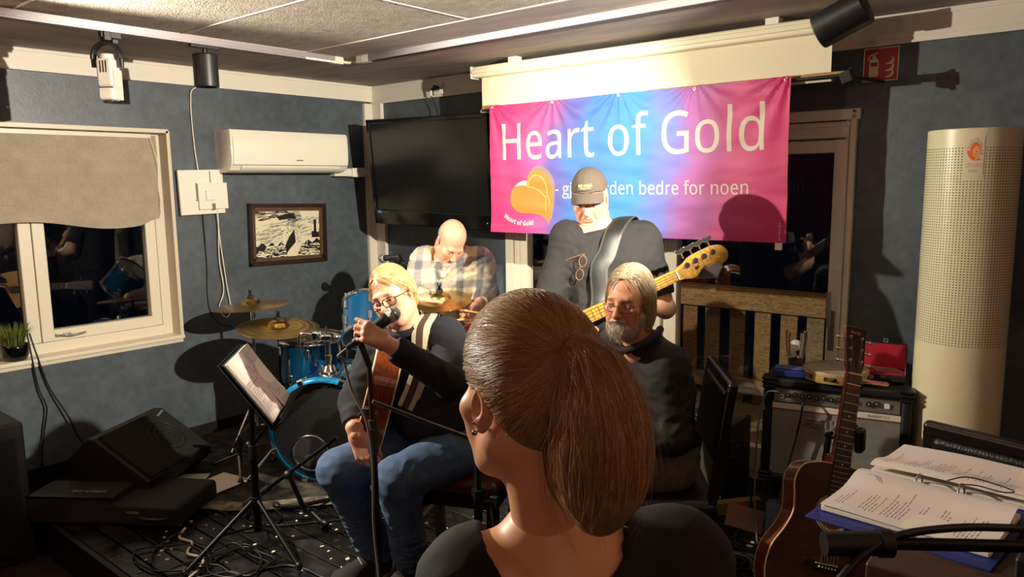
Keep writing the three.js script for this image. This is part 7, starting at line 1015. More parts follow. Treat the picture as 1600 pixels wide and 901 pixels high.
  const hat = addPart(t, 'baseball_cap', clothUV(headMesh((x, y, z) => { const seam = 0.0012 * (bump(((Math.atan2(x, z) / Math.PI * 3 + 9.5) % 1), 0.5, 0.04)); return smax(dome(x, y, z) - seam + 0.002 * N3(x * 40, y * 40, z * 40), 0.054 + 0.1 * -z * 0.35 - y + 0.012 * bump(z, 0.08, 0.03), 0.004); }, H, 0.0045, [[-0.11, 0.0, -0.14], [0.11, 0.18, 0.12]])), capC);
  const place = (g) => g.applyMatrix4(new THREE.Matrix4().compose(H.c, H.q, V(H.s, H.s, H.s))), sub = (name, g, m) => { const p = addPart(t, name, g, m); t.remove(p); hat.add(p); return p; };
  sub('brim', clothUV(place(sheet((u, v) => { const a = (u - 0.5) * 2.1, R = lerp(0.0835, 0.165, v), w = 1 - 0.42 * v; return [Math.sin(a) * lerp(0.082, 0.085, v), 0.06 - 0.026 * v - 0.024 * Math.sin(a) ** 2 * (0.4 + v), -0.012 + Math.cos(a) * lerp(0.104, 0.176, v * (0.55 + 0.45 * Math.cos(a)))]; }, 30, 10, 0.004))), capC);
  sub('top_button', place(metric(clean(ball(0.007, [0, 0.155, -0.012], [1, 0.6, 1], 12)))), capC);
  const emb = canvas(256, 96, (g) => { g.fillStyle = '#5c534a'; g.fillRect(0, 0, 256, 96); g.fillStyle = '#cfc48a'; g.font = 'bold 46px sans-serif'; g.fillText('NEIL YOUNG', 4, 52, 248); g.fillRect(40, 66, 176, 6); });
  sub('embroidery', place(sheet((u, v) => { const a = (u - 0.5) * 0.86, y = 0.078 + v * 0.032, k = Math.sqrt(Math.max(0, 1 - ((y - 0.047) / 0.108) ** 2)); return [Math.sin(a) * (0.0865 * k + 0.005), y, -0.012 + Math.cos(a) * (0.107 * k + 0.005)]; }, 16, 6, 0.0004, true)), mat('capPrint', 0xffffff, 0.85, { map: emb }));
  // spectacles hooked in the neckline
  const g1 = thing('reading_glasses', 'thin brown glasses hanging from the bass player\'s T-shirt neckline', 'glasses', [2.652, 1.2, 1.115]); g1.quaternion.copy(turned(-30, 4, 74)); const rims = []; for (const s of [-1, 1]) { const o = []; for (let i = 0; i < 20; i++) { const a = i / 20 * 6.283; o.push([s * 0.03 + Math.cos(a) * 0.024, Math.sin(a) * 0.017, 0]); } rims.push(tube(o, 0.0014, 40, 6, true)); } part(g1, 'frame', [...rims, tube([[-0.007, 0.003, 0], [0, 0.006, 0.003], [0.007, 0.003, 0]], 0.0013, 8, 6), tube([[0.054, 0.004, 0], [0.06, 0.004, -0.01], [0.03, 0.05, -0.012], [-0.01, 0.1, -0.01]], 0.0014, 20, 6)], mat('brownFrame', 0xa5714a, 0.3));
}
{ // electric bass
  const d = V(0.695, 0.418, -0.584).normalize(), [x, y, z] = (() => { const n = mixv(0.05, 0.16, 1); n.addScaledVector(d, -n.dot(d)).normalize(); return [d.clone().cross(n), d, n]; })();   // x across the strings, y to the headstock, z out of the face
  const nut = V(3.006, 1.176, 0.94), o = nut.clone().addScaledVector(y, -0.86);                 // origin at the bridge saddles
  const t = thing('bass_guitar', 'sunburst electric bass with a maple neck and headstock', 'bass guitar'); basis(t, o.toArray(), x, y, z);
  const sb = mat('sunburst', 0x3a0d0a, 0.15, { clearcoat: 1, clearcoatRoughness: 0.05 });
  const outl = splineShape([[0.0, -0.1], [-0.12, -0.105], [-0.175, -0.03], [-0.155, 0.07], [-0.115, 0.14], [-0.125, 0.22], [-0.15, 0.3], [-0.135, 0.335], [-0.1, 0.31], [-0.06, 0.26], [-0.035, 0.255], [0.035, 0.25], [0.06, 0.235], [0.1, 0.26], [0.125, 0.235], [0.115, 0.16], [0.12, 0.06], [0.165, -0.03], [0.15, -0.1], [0.09, -0.125]], 120);
  part(t, 'body', xf(extr(outl, 0.03, 0.007, 4), [0, 0, -0.043]), sb); part(t, 'pickguard', xf(extr(splineShape([[-0.06, 0.25], [-0.11, 0.16], [-0.09, 0.05], [-0.02, 0.03], [0.06, 0.05], [0.09, 0.1], [0.09, 0.2], [0.05, 0.235]], 60), 0.0022), [0, 0, 0.0005]), M.blackGloss);
  parts(t, 'pickup', [box(0.06, 0.03, 0.014, [-0.016, 0.13, 0.006], [0, 0, 0], 0.003), box(0.06, 0.03, 0.014, [0.03, 0.105, 0.006], [0, 0, 0], 0.003)], M.black); part(t, 'bridge', box(0.08, 0.05, 0.012, [0, -0.01, 0.006], [0, 0, 0], 0.002), M.chrome); parts(t, 'control_knob', [[0.1, 0.02], [0.115, -0.03]].map(([a, c]) => cyl(0.01, 0.011, 0.016, [a, c, 0.01], [Math.PI / 2, 0, 0], 18)), M.chrome);
  part(t, 'neck', [xf(extr(shapeOf([[-0.031, 0.2], [0.031, 0.2], [0.0205, 0.86], [-0.0205, 0.86]]), 0.016, 0.004, 3), [0, 0, -0.008])], M.maple); part(t, 'fretboard', xf(extr(shapeOf([[-0.032, 0.245], [0.032, 0.245], [0.0208, 0.86], [-0.0208, 0.86]]), 0.004), [0, 0, 0.0121]), M.maple);
  for (let i = 1; i <= 20; i++) part(t, 'fret', box(0.06 * lerp(0.7, 1, 1 - Math.pow(2, -i / 12)) , 0.0026, 0.0018, [0, 0.86 * Math.pow(2, -i / 12), 0.0168]), M.steel);
  part(t, 'nut', box(0.042, 0.005, 0.008, [0, 0.8625, 0.017]), M.bone);
  // headstock with four in line on the upper side (-x)
  part(t, 'headstock', xf(extr(splineShape([[-0.0215, 0.865], [-0.032, 0.9], [-0.046, 0.93], [-0.05, 1.0], [-0.046, 1.05], [-0.028, 1.078], [0.004, 1.085], [0.026, 1.07], [0.032, 1.045], [0.018, 1.03], [0.008, 1.0], [0.018, 0.965], [0.036, 0.935], [0.038, 0.915], [0.026, 0.885], [0.0215, 0.866]], 90), 0.011, 0.002, 2), [0, 0, -0.003]), M.maple);
  for (let i = 0; i < 4; i++) { const yy = 0.915 + i * 0.039, xx = -0.02 + [0.0, -0.006, -0.01, -0.012][i] * 0.4, p = part(t, 'tuner', [cyl(0.008, 0.009, 0.018, [xx, yy, 0.017], [Math.PI / 2, 0, 0], 16), cyl(0.012, 0.012, 0.003, [xx, yy, 0.0105], [Math.PI / 2, 0, 0], 16), rod([-0.05, yy, -0.004], [-0.074, yy, -0.004], 0.004)], M.chrome); part(p, 'button', [xf(extr(splineShape([[-0.006, 0], [-0.02, 0.008], [-0.018, 0.02], [-0.004, 0.018], [0.004, 0.018], [0.018, 0.02], [0.02, 0.008], [0.006, 0]], 40), 0.005, 0.001, 1), [-0.072, yy, -0.0065], [0, 0, Math.PI / 2])], M.chrome); }
  part(t, 'string_tree', cyl(0.006, 0.006, 0.012, [0.004, 0.95, 0.015], [Math.PI / 2, 0, 0], 14), M.chrome);
  const dec = canvas(128, 32, (g) => { g.fillStyle = '#c8933c'; g.fillRect(0, 0, 128, 32); g.strokeStyle = '#4a3214'; g.lineWidth = 2; g.beginPath(); g.moveTo(6, 22); g.bezierCurveTo(20, 0, 30, 34, 46, 14); g.bezierCurveTo(60, 4, 70, 30, 88, 12); g.bezierCurveTo(100, 6, 110, 24, 122, 14); g.stroke(); }); const dp = part(t, 'headstock_decal', printed(0.07, 0.017), mat('bassDecal', 0xffffff, 0.3, { map: dec })); dp.position.set(0.012, 1.02, 0.0105); dp.rotation.z = Math.PI / 2 + 0.1;
  for (let i = 0; i < 4; i++) { const a = (i - 1.5) * 0.019, bx = (i - 1.5) * 0.0098; part(t, 'bass_string', [rod([a, -0.01, 0.02], [bx, 0.862, 0.0215], 0.0011 - i * 0.00018, 0.0011 - i * 0.00018, 6), rod([bx, 0.862, 0.0215], [-0.02 + [0.0, -0.006, -0.01, -0.012][i] * 0.4, 0.915 + i * 0.039, 0.02], 0.0009, 0.0009, 5)], M.steel); }
}
{ // strap over the bass player's shoulder
  const t = thing('guitar_strap', 'wide black leather strap with grey edges and an orange round badge on the bass player', 'strap');
  const P = [[2.69, 1.27, 0.7], [2.7, 1.38, 0.83], [2.738, 1.36, 0.98], [2.769, 1.293, 1.065], [2.782, 1.205, 1.123], [2.783, 1.118, 1.177], [2.779, 1.044, 1.221]], out = mixv(-0.1, 0.1, 1), wd = mixv(1, 0.05, 0);
  const se = mat('strapGrey', 0x3c3e3a, 0.5); parts(t, 'edge', [-0.033, 0.033].map((k) => strapSheet(SHIRT.bassist, P, wd, 0.01, 0.006, k, 0.004)), se); part(t, 'leather_band', strapSheet(SHIRT.bassist, P, wd, 0.057, 0.007, 0, 0.004), mat('strapBlack', 0x191c1b, 0.5));
  const c = new THREE.CatmullRomCurve3(P.map((p) => V(p))), nn = out.clone().normalize(), sg = 1, bp = c.getPoint(0.6); for (let k = 0; k < 14; k++) { const d = SHIRT.bassist(bp.x, bp.y, bp.z); bp.addScaledVector(nn, (0.012 - d) * 0.8); }
  const bd = part(t, 'round_badge', [cyl(0.014, 0.014, 0.003, [0, 0, 0], [Math.PI / 2, 0, 0], 28)], mat('badgeOrange', 0xd4521f, 0.35)); bd.position.copy(bp); bd.quaternion.setFromUnitVectors(V(0, 0, 1), nn.clone().multiplyScalar(sg));
}
// ---------------------------------------------------------------- the drummer
{
  const t = thing('person', 'bald man in a blue and cream checked shirt bent over behind the drums', 'person', [1.48, 0, 0.72]);
  const J = { front: V(0.35, 0, 0.93).normalize(), neck: V(1.545, 1.135, 0.775), shL: V(1.645, 1.125, 0.655), shR: V(1.395, 1.13, 0.83), elL: V(1.74, 0.965, 0.7), wrL: V(1.828, 0.925, 0.87), elR: V(1.42, 0.96, 0.965), wrR: V(1.61, 0.955, 1.02), hipL: V(1.56, 0.6, 0.62), hipR: V(1.43, 0.6, 0.7), knL: V(1.68, 0.5, 0.84), knR: V(1.5, 0.5, 1.07), anL: V(1.71, 0.09, 0.86), anR: V(1.52, 0.09, 1.1), paunch: 0.95 };
  const bl = boneList(J, 0, 1.0), b = bounds(J, 0.19), q = turned(27, 50, -6);
  const H = makeHead(V(1.585, 1.245, 0.815), q, 0.92, { neck: J.neck.clone().add(V(0, -0.03, -0.02)), skin: 0xdca68a, flush: 0xd67f66, scalp: 0xd9a084, brow: 0xa88a70, browAmount: 0.5, jaw: 1.06, smile: 0.003, wrinkle: 0.0003, neckR: 0.06 });
  const hl = handGeo(J.wrL, mixv(-0.35, -0.55, 0.6), mixv(-0.75, -0.1, -0.4), mixv(0.1, 0.6, 0.55), [1.1, 1.15, 1.2, 1.2], { skin: 0xdca68a, thumb: [0.8, 0.8] }), hr = handGeo(J.wrR, mixv(0.85, -0.05, 0.35), mixv(0.1, -1, 0.1), mixv(-0.3, 0.25, 0.9), [0.9, 1, 1, 1.05], { skin: 0xdca68a });
  addPart(t, 'body', plain([netMesh(join([...bl.torso, ...bl.legs]), b[0], b[1], 0.015, () => lin(0xd9a080)), H.g, hl, hr]), M.skin);
  const lat = J.shL.clone().sub(J.shR).normalize(), cq = [[-0.08, 0.02, -0.05], [-0.085, 0.0, 0.03], [-0.04, -0.05, 0.085], [-0.005, -0.09, 0.1], [-0.005, -0.088, 0.1], [0.035, -0.05, 0.085], [0.08, 0.0, 0.03], [0.08, 0.02, -0.05]].map(([a, h, k]) => J.neck.clone().addScaledVector(lat, a).addScaledVector(J.front, k).add(V(0, h + 0.02, 0))), gb = join([...boneList(J, 0.02, 1.04).torso, ...cq.slice(1).map((p, i) => cap(cq[i], p, 0.013, 0.013, 0.008))]), wl = J.wrL.clone().sub(J.elL).normalize(), wr = J.wrR.clone().sub(J.elR).normalize(), cc = J.neck.clone().add(V(0.01, 0.02, 0.02)), cn = V(0.1, 1, 0.5).normalize();
  const cutAt = (x, y, z, w, d) => (Math.hypot(x - w.x, y - w.y, z - w.z) < 0.13 ? (x - w.x) * d.x + (y - w.y) * d.y + (z - w.z) * d.z : -1), wlc = J.wrL.clone().addScaledVector(wl, -0.025), wrc = J.wrR.clone().addScaledVector(wr, -0.03);
  const f = (x, y, z) => { let d = gb(x, y, z) + folds(x, y, z, 0.012); d = smax(d, cutAt(x, y, z, wlc, wl), 0.005); d = smax(d, cutAt(x, y, z, wrc, wr), 0.005); d = smax(d, Math.min((x - cc.x) * cn.x + (y - cc.y) * cn.y + (z - cc.z) * cn.z, 0.1 - Math.hypot(x - cc.x, z - cc.z)), 0.01); return smax(d, 0.62 - y, 0.01); };
  const cream = lin(0xc3bca4), blue = lin(0x43526a), dark = lin(0x2a3344), tan = lin(0xb39a58), mid = J.shL.clone().add(J.shR).multiplyScalar(0.5), lines = (s) => { const a = ((s / 0.112) % 1 + 1) % 1; return [sstep(0.3, 0.36, a) * sstep(0.72, 0.66, a), bump(a, 0.08, 0.025) + bump(a, 0.92, 0.02)]; };
  const plaid = (x, y, z) => { const u = (x - mid.x) * lat.x + (z - mid.z) * lat.z + 0.01 * N3(x * 5, y * 5, z * 5), v = y - mid.y + 0.25 * ((x - mid.x) * J.front.x + (z - mid.z) * J.front.z), [a, a2] = lines(u), [c, c2] = lines(v + 0.03); let k = mix3(cream, blue, 0.62 * a); k = mix3(k, c > 0.5 && a > 0.5 ? dark : blue, 0.55 * c); return mix3(k, tan, clamp(0.4 * (a2 + c2), 0, 0.5)); };
  const shirt = addPart(t, 'checked_shirt', clothUV(netMesh(f, b[0], b[1], 0.0068, plaid)), mat('plaidCotton', 0xffffff, 0.85, { vertexColors: true, bumpMap: rep(T.weave, 14), bumpScale: 0.0004 }));
  const tg = (g) => metric(clean(g)), off = (p) => V(p).sub(t.position).toArray();
  // buttons down the front
  for (let i = 0; i < 5; i++) { const p = V(1.575, 1.04 - i * 0.08, 0.92); for (let k = 0; k < 60; k++) { const e = f(p.x, p.y, p.z); p.addScaledVector(J.front, -e * 0.7); } part(shirt, 'button', tg(cyl(0.006, 0.006, 0.003, [0, 0, 0], [Math.PI / 2, 0, 0], 12)).translate(...off(p.addScaledVector(J.front, 0.001))), M.bone); }
  const base = join(boneList(J, 0.02).legs); addPart(t, 'trousers', clothUV(netMesh((x, y, z) => smax(smax(base(x, y, z) + folds(x, y, z, 0.01), 0.06 - y, 0.004), y - 0.72, 0.01), b[0], b[1], 0.014)), mat('khaki', 0xb9ad8c, 0.85, { map: rep(T.cloth, 3) }));
  shoe(t, [1.7, 0.016, 0.83], [1.76, 0.016, 1.05]); shoe(t, [1.5, 0.016, 1.06], [1.54, 0.016, 1.3]);
  // cropped grey hair at the sides
  const sk = ell(V(0, 0.03, -0.02), V(0.0775, 0.08, 0.098), 0).f; addPart(t, 'hair', headMesh((x, y, z) => smax(smax(sk(x, y, z) + 0.001 * N3(x * 220, y * 120, z * 220), z - 0.0, 0.006), y - 0.055 + 0.15 * (z + 0.02), 0.012), H, 0.0045, [[-0.1, -0.07, -0.14], [0.1, 0.11, 0.05]], () => lin(0x9c9388)), M.hair);
  const st = (label, a, c) => { const s = thing('drumstick', label, 'drumstick'); part(s, 'shaft', rod(a, c, 0.0068, 0.0045, 12), mat('hickory' + taken.get('drumstick'), 0xcf9c4e, 0.45)); part(s, 'tip', ball(0.0062, c, [1, 1, 1], 10), M.maple); };
  const hand = J.wrL.clone().add(mixv(-0.04, -0.055, 0.05)); st('pale drumstick in the drummer\'s left hand, level above the snare', hand.clone().add(mixv(0.05, 0.006, 0.01)).toArray(), hand.clone().add(mixv(-0.22, -0.012, 0.1)).toArray()); const hand2 = J.wrR.clone().add(mixv(0.07, -0.035, 0.03)); st('pale drumstick in the drummer\'s right hand over the bronze cymbal', hand2.clone().add(mixv(-0.05, 0.01, -0.02)).toArray(), hand2.clone().add(mixv(0.2, -0.01, 0.12)).toArray());
}
// ---------------------------------------------------------------- the bearded man on the black chair
{
  const t = thing('person', 'seated man with long grey hair, trimmed beard, thin glasses and black shirt', 'person', [3.1, 0, 1.36]);
  const J = { front: V(-0.55, 0, 0.83).normalize(), neck: V(3.128, 1.0, 1.44), shL: V(3.222, 0.915, 1.415), shR: V(2.93, 0.925, 1.25), elL: V(3.272, 0.68, 1.44), wrL: V(3.06, 0.66, 1.6), elR: V(2.86, 0.69, 1.3), wrR: V(2.86, 0.64, 1.52), hipL: V(3.2, 0.55, 1.36), hipR: V(3.04, 0.55, 1.25), knL: V(2.95, 0.54, 1.72), knR: V(2.77, 0.53, 1.6), anL: V(2.96, 0.09, 1.75), anR: V(2.74, 0.09, 1.65), paunch: 0.9 };
  const bl = boneList(J), b = bounds(J, 0.18), q = turned(-33, 4, -2);
  const H = makeHead(V(3.112, 1.148, 1.492), q, 0.93, { neck: J.neck.clone().add(V(0, -0.03, 0)), skin: 0xd49c7b, flush: 0xcb7558, brow: 0x8f7c66, browAmount: 0.55, smile: 0.0, wrinkle: 0.0003, gaze: [-0.003, 0] });
  const hl = handGeo(J.wrL, mixv(-0.9, -0.2, 0.3), mixv(0, -1, 0), mixv(0.2, 0, 1), [0.5, 0.55, 0.6, 0.6], {}), hr = handGeo(J.wrR, mixv(-0.3, -0.2, 1), mixv(0, -1, 0), mixv(1, 0, 0.2), [0.5, 0.55, 0.6, 0.6], {});
  addPart(t, 'body', plain([netMesh(join([...bl.torso, ...bl.legs]), b[0], b[1], 0.014, () => lin(0xd9a080)), H.g, hl, hr]), M.skin);
  const gb = join(boneList(J, 0.018, 1.02).torso), wl = J.wrL.clone().sub(J.elL).normalize(), wr = J.wrR.clone().sub(J.elR).normalize(), cc = J.neck.clone().add(V(-0.01, 0.02, 0.015)), cn = V(-0.12, 1, 0.3).normalize(), wlc = J.wrL.clone().addScaledVector(wl, -0.03), wrc = J.wrR.clone().addScaledVector(wr, -0.03);
  const cutAt = (x, y, z, w, d) => (Math.hypot(x - w.x, y - w.y, z - w.z) < 0.13 ? (x - w.x) * d.x + (y - w.y) * d.y + (z - w.z) * d.z : -1);
  const f = (x, y, z) => { let d = gb(x, y, z) + folds(x, y, z, 0.013); d = smax(d, cutAt(x, y, z, wlc, wl), 0.005); d = smax(d, cutAt(x, y, z, wrc, wr), 0.005); d = smax(d, Math.min((x - cc.x) * cn.x + (y - cc.y) * cn.y + (z - cc.z) * cn.z, 0.1 - Math.hypot(x - cc.x, z - cc.z)), 0.01); return smax(d, 0.5 - y, 0.01); };
  const shirt = addPart(t, 'shirt', clothUV(netMesh(f, b[0], b[1], 0.0085)), M.linenBlack);
  part(shirt, 'collar', metric(clean(tube([[-0.085, 0.035, -0.02], [-0.078, 0.018, 0.05], [-0.02, -0.02, 0.085], [0.05, 0.0, 0.075], [0.085, 0.03, 0.03], [0.07, 0.045, -0.04]].map((p) => V(p).add(J.neck).add(V(-0.01, 0.0, 0.0)).sub(t.position)), 0.014, 40, 8))), M.linenBlack);
  const base = join(boneList(J, 0.02).legs); addPart(t, 'jeans', clothUV(netMesh((x, y, z) => smax(smax(base(x, y, z) + folds(x, y, z, 0.012), 0.07 - y, 0.004), y - 0.66, 0.01), b[0], b[1], 0.01)), M.greyJeans);
  shoe(t, [2.96, 0.002, 1.71], [2.86, 0.002, 1.93]); shoe(t, [2.74, 0.002, 1.61], [2.62, 0.002, 1.82]);
  // long straight hair to the collar, high forehead; short full beard
  const hb = join([ell(V(0, 0.044, -0.02), V(0.085, 0.099, 0.107), 0), ell(V(0.072, -0.03, -0.022), V(0.022, 0.085, 0.05), 0.03), ell(V(-0.072, -0.03, -0.022), V(0.022, 0.085, 0.05), 0.03), ell(V(0, -0.05, -0.08), V(0.075, 0.085, 0.038), 0.03)]);
  const hf = (x, y, z) => smax(hb(x, y, z) + 0.003 * N3(x * 60, y * 12, z * 40) + 0.001 * N3(x * 200, y * 30, z * 120), z - (y > 0.098 ? 0.2 : lerp(0.012, 0.045, sstep(-0.05, 0.085, y)) - 0.12 * Math.max(0, -0.03 - y)), 0.012);
  const cols = [0xa8987e, 0xc6b79b, 0x8a7a62, 0xd6cab2, 0x9c7c58]; reseed(611);
  const pick = () => { let p; do { p = V(rr(-0.1, 0.1), rr(-0.03, 0.15), rr(-0.13, 0.08)); } while (Math.abs(hb(p.x, p.y, p.z)) > 0.006 || hf(p.x, p.y, p.z) > 0.004); return p; };
  const st = strands(hb, H, 2600, pick, (p) => V((p.x < 0 ? -0.5 : 0.5) * sstep(0.02, 0.1, p.y), p.y > 0.11 ? -0.15 : -1, -0.35), { len: [0.04, 0.1], colors: cols, lift: [-0.0005, 0.0016], sway: 0.16, r: [0.0005, 0.001] });
  addPart(t, 'hair', plain([headMesh(hf, H, 0.0035, [[-0.115, -0.16, -0.15], [0.115, 0.17, 0.1]], (x, y, z) => mix3(lin(0x7e6c52), lin(0xb9a888), clamp(0.5 + N3(x * 260, y * 40, z * 200), 0, 1))), st]), M.hair);
  const bb = join([ell(V(0, -0.088, 0.052), V(0.052, 0.05, 0.05), 0), cap(V(-0.06, -0.05, 0.02), V(-0.03, -0.1, 0.05), 0.02, 0.024, 0.03), cap(V(0.06, -0.05, 0.02), V(0.03, -0.1, 0.05), 0.02, 0.024, 0.03), cap(V(-0.028, -0.058, 0.088), V(0, -0.049, 0.1), 0.0075, 0.009, 0.008), cap(V(0.028, -0.058, 0.088), V(0, -0.049, 0.1), 0.0075, 0.009, 0.008), minus(cap(V(-0.014, -0.066, 0.1), V(0.014, -0.066, 0.1), 0.006, 0.006, 0.006))]);
  const bc = [0xc9c0ae, 0xe0d8c8, 0xa89a84, 0x8d7a62]; reseed(613); const pickB = () => { let p; do { p = V(rr(-0.08, 0.08), rr(-0.14, -0.04), rr(0, 0.11)); } while (Math.abs(bb(p.x, p.y, p.z)) > 0.006); return p; };
  addPart(t, 'beard', plain([headMesh((x, y, z) => bb(x, y, z) + 0.0022 * N3(x * 120, y * 60, z * 120), H, 0.003, [[-0.1, -0.155, -0.02], [0.1, -0.02, 0.125]], (x, y, z) => mix3(lin(0x8f816c), lin(0xcfc6b4), clamp(0.5 + N3(x * 250, y * 120, z * 250), 0, 1))), strands(bb, H, 1100, pickB, (p) => V(p.x * 4, -1, 0.25), { len: [0.012, 0.028], colors: bc, lift: [0, 0.002], sway: 0.3, stick: 0.6, hug: 0.2, seg: 4, r: [0.0004, 0.0008] })]), M.hair);
  spectacles(t, H, { w: 0.025, h: 0.0155, t: 0.0009, mat: M.blackMetal, z: 0.106 });
}
// ---------------------------------------------------------------- the woman in the audience, seen from behind
{
  const t = thing('person', 'woman in the foreground seen from behind with a fair ponytail and black top', 'person', [3.92, FL, 2.98]);
  const lat = CAMR.clone().multiplyScalar(-1), J = { front: mixv(-0.25, 0, -1).normalize(), neck: V(3.885, 1.1, 2.965), shL: mixv(-0.125, -0.03, 0.02), shR: mixv(0.15, -0.025, -0.02) };
  const base = V(3.9, 1.06, 2.95); J.shL.add(base); J.shR.add(base); const dn = (p, y, f = 0, s = 0) => p.clone().setY(y).addScaledVector(J.front, f).addScaledVector(CAMR, s);
  Object.assign(J, { elL: dn(J.shL, 0.75, -0.04, -0.05), elR: dn(J.shR, 0.75, -0.04, 0.05), wrL: dn(J.shL, 0.55, 0.12, 0.0), wrR: dn(J.shR, 0.55, 0.12, 0), hipL: dn(base, 0.62, 0, -0.09), hipR: dn(base, 0.62, 0, 0.09), knL: dn(base, 0.24, 0.02, -0.09), knR: dn(base, 0.24, 0.02, 0.09), anL: dn(base, -0.1, -0.01, -0.09), anR: dn(base, -0.1, -0.01, 0.09) });
  const bl = boneList(J, 0, 0.86), b = bounds(J, 0.17), q = turned(-147, 6, 0);
  const H = makeHead(V(3.858, 1.287, 2.985), q, 0.96, { neck: J.neck.clone().add(V(0, -0.02, 0)), neckR: 0.05, jaw: 0.94, skin: 0xdda981, flush: 0xc97f5e, brow: 0x7a5a3a, lips: 0xa85a50, wrinkle: 0 });
  const hl = handGeo(J.wrL, V(0, -1, 0.1), CAMR, J.front, [0.3, 0.35, 0.4, 0.4], { s: 0.9 }), hr = handGeo(J.wrR, V(0, -1, 0.1), CAMR.clone().negate(), J.front, [0.3, 0.35, 0.4, 0.4], { s: 0.9 });
  addPart(t, 'body', plain([netMesh(join([...bl.torso, ...bl.legs]), b[0], b[1], 0.008, (x, y, z) => mix3(lin(0xdda981), lin(0xc98058), 0.2 + 0.2 * N3(x * 20, y * 20, z * 20))), H.g, hl, hr]), M.skin);
  const gb = join(boneList(J, 0.014, 0.88).torso), cut = (x, y, z, w) => (Math.hypot(x - w.x, y - w.y, z - w.z) < 0.12 ? w.y - y : -1);
  const nc = J.neck.clone().add(V(0, -0.052, 0)); const f = (x, y, z) => { let d = gb(x, y, z) + folds(x, y, z, 0.006); d = smax(d, cut(x, y, z, J.wrL), 0.005); d = smax(d, cut(x, y, z, J.wrR), 0.005); d = smax(d, 0.1 - Math.hypot(x - nc.x, (y - nc.y - 0.03) * 1.1, z - nc.z), 0.008); return smax(d, 0.5 - y, 0.01); };
  addPart(t, 'black_top', clothUV(netMesh(f, b[0], b[1], 0.009)), M.cottonBlack.clone()).material.color.set(0x0e0d0d);
  const lb = join(boneList(J, 0.012, 0.86).legs); addPart(t, 'trousers', clothUV(netMesh((x, y, z) => smax(smax(lb(x, y, z), -0.13 - y, 0.004), y - 0.68, 0.01), b[0], b[1], 0.014)), M.cottonBlack); shoe(t, [J.anL.x, FL + 0.002, J.anL.z], J.anL.clone().addScaledVector(J.front, 0.2).setY(FL + 0.002).toArray()); shoe(t, [J.anR.x, FL + 0.002, J.anR.z], J.anR.clone().addScaledVector(J.front, 0.2).setY(FL + 0.002).toArray());
  // hair drawn back to a high tie, then a thick ponytail
  const tie = V(0.004, 0.062, -0.122), sk = join([ell(V(0, 0.046, -0.019), V(0.0855, 0.099, 0.108), 0), ell(V(0, 0.02, -0.06), V(0.078, 0.085, 0.062), 0.03)]);
  const shell = (x, y, z) => { const g = Math.atan2(x, y - tie.y), rd = Math.hypot(x, y - tie.y); return smax(sk(x, y, z) + 0.0012 * N3(g * 14, rd * 8, z * 9) + 0.0005 * N3(g * 50, rd * 20, z * 20), z - (y > 0.1 ? 0.2 : lerp(-0.045, 0.062, sstep(-0.075, 0.09, y)) - 0.03 * bump(y, -0.01, 0.025) * bump(Math.abs(x), 0.08, 0.03)), 0.012); };
  const chain = [[0, 0.06, -0.112, 0.014], [0.001, 0.06, -0.13, 0.019], [0.0, 0.046, -0.144, 0.028], [-0.002, 0.012, -0.153, 0.043], [-0.005, -0.03, -0.152, 0.053], [-0.008, -0.068, -0.144, 0.053], [-0.01, -0.104, -0.136, 0.044], [-0.012, -0.135, -0.13, 0.024]].map(([x, y, z, r]) => [V(x, y, z), r]);
  const tailB = join(chain.slice(1).map(([p, r], i) => cap(chain[i][0], p, chain[i][1], r, 0.03))), tailF = (x, y, z) => { const g = Math.atan2(x, z + 0.14); return tailB(x, y, z) + 0.0025 * N3(g * 4, y * 7, 2) + 0.0007 * N3(g * 16, y * 5, 7); };
  const cols = [0xa07c4c, 0xb38f5e, 0x86643a, 0xc4a170, 0x937044]; const hc = (x, y, z) => mix3(lin(0x7a5b34), lin(0x9e7c4c), clamp(0.5 + 0.9 * N3(x * 140, y * 60, z * 140), 0, 1));
  reseed(701); const pickS = () => { let p; do { p = V(rr(-0.1, 0.1), rr(-0.08, 0.16), rr(-0.14, 0.09)); } while (Math.abs(sk(p.x, p.y, p.z)) > 0.008 || shell(p.x, p.y, p.z) > 0.004); return p; };
  const s1 = strands(sk, H, 5200, pickS, (p) => tie.clone().sub(p).add(V(0, 0.25 * (p.z + 0.12) * (p.y > 0.02 ? 0 : -0.2), 0)), { len: [0.05, 0.12], colors: cols, lift: [-0.0006, 0.0012], sway: 0.02, r: [0.0003, 0.0007], seg: 9 });
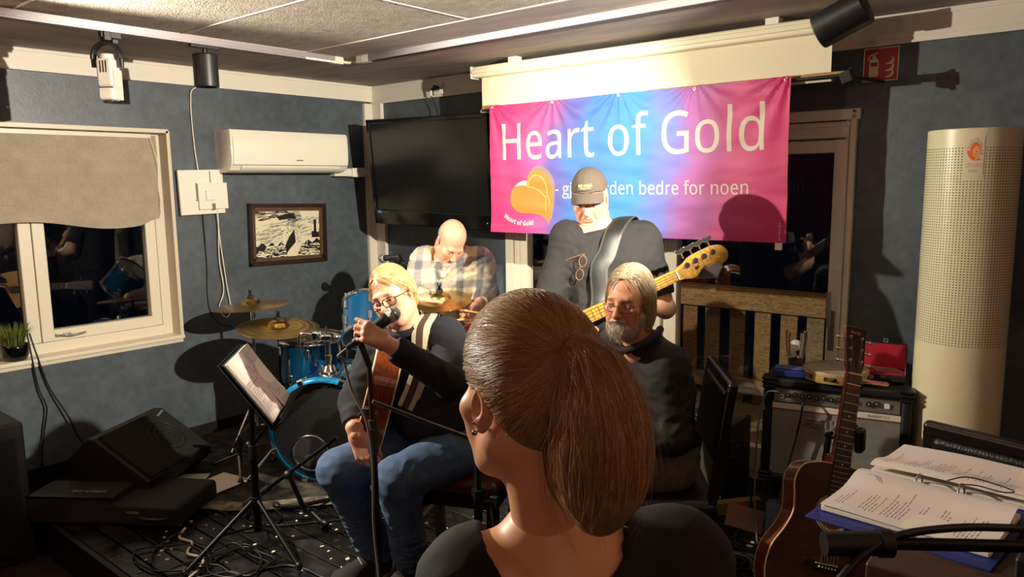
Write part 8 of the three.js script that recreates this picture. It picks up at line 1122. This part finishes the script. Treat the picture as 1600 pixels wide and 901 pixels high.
  addPart(t, 'hair', plain([headMesh(shell, H, 0.003, [[-0.115, -0.115, -0.16], [0.115, 0.17, 0.11]], hc), s1]), M.hair);
  const cc = new THREE.CatmullRomCurve3(chain.map(([p]) => p)), dirAt = (p) => { let bd = 1e9, k = 0; for (let i = 0; i < chain.length; i++) { const d = p.distanceToSquared(chain[i][0]); if (d < bd) { bd = d; k = i; } } const a = chain[Math.max(0, k - 1)][0], e = chain[Math.min(chain.length - 1, k + 1)][0]; return e.clone().sub(a).normalize(); };
  const pickT = () => { let p; do { const u = rnd() ** 1.3, c = cc.getPoint(u * 0.9), r = lerp(0.02, 0.07, Math.sin(Math.min(1, u * 1.2) * Math.PI)); p = c.add(V(rr(-r, r), rr(-0.03, 0.03), rr(-r, r))); } while (Math.abs(tailB(p.x, p.y, p.z)) > 0.012); return p; };
  const s2 = strands(tailB, H, 5200, pickT, dirAt, { len: [0.05, 0.12], colors: cols, lift: [-0.001, 0.002], sway: 0.09, r: [0.0003, 0.0007], seg: 9, hug: 0.7 }), s3 = strands(tailB, H, 260, pickT, dirAt, { len: [0.08, 0.18], colors: cols, lift: [0.001, 0.006], sway: 0.35, r: [0.0002, 0.00035], seg: 10, hug: 0.25, stick: 0.6, fly: 0.012 });
  addPart(t, 'ponytail', plain([headMesh(tailF, H, 0.0032, [[-0.1, -0.25, -0.27], [0.11, 0.12, -0.09]], hc), s2, s3]), M.hair);
  const put = (g) => metric(clean(mg(g)).applyMatrix4(new THREE.Matrix4().compose(H.c, H.q, V(H.s, H.s, H.s)))); addPart(t, 'hair_tie', put([ring(0.02, 0.007, [0.001, 0.063, -0.128], [0.35, 0, 0], 28), ring(0.021, 0.006, [0.001, 0.064, -0.136], [0.3, 0, 0], 28)]), M.blackMatte);
  for (const s of [-1, 1]) addPart(t, 'earring', put([ball(0.0042, [s * 0.086, -0.036, -0.004], 1, 12), ball(0.003, [s * 0.084, -0.024, -0.001], 1, 10)]), M.chrome);
}
renderer.render(scene, camera);
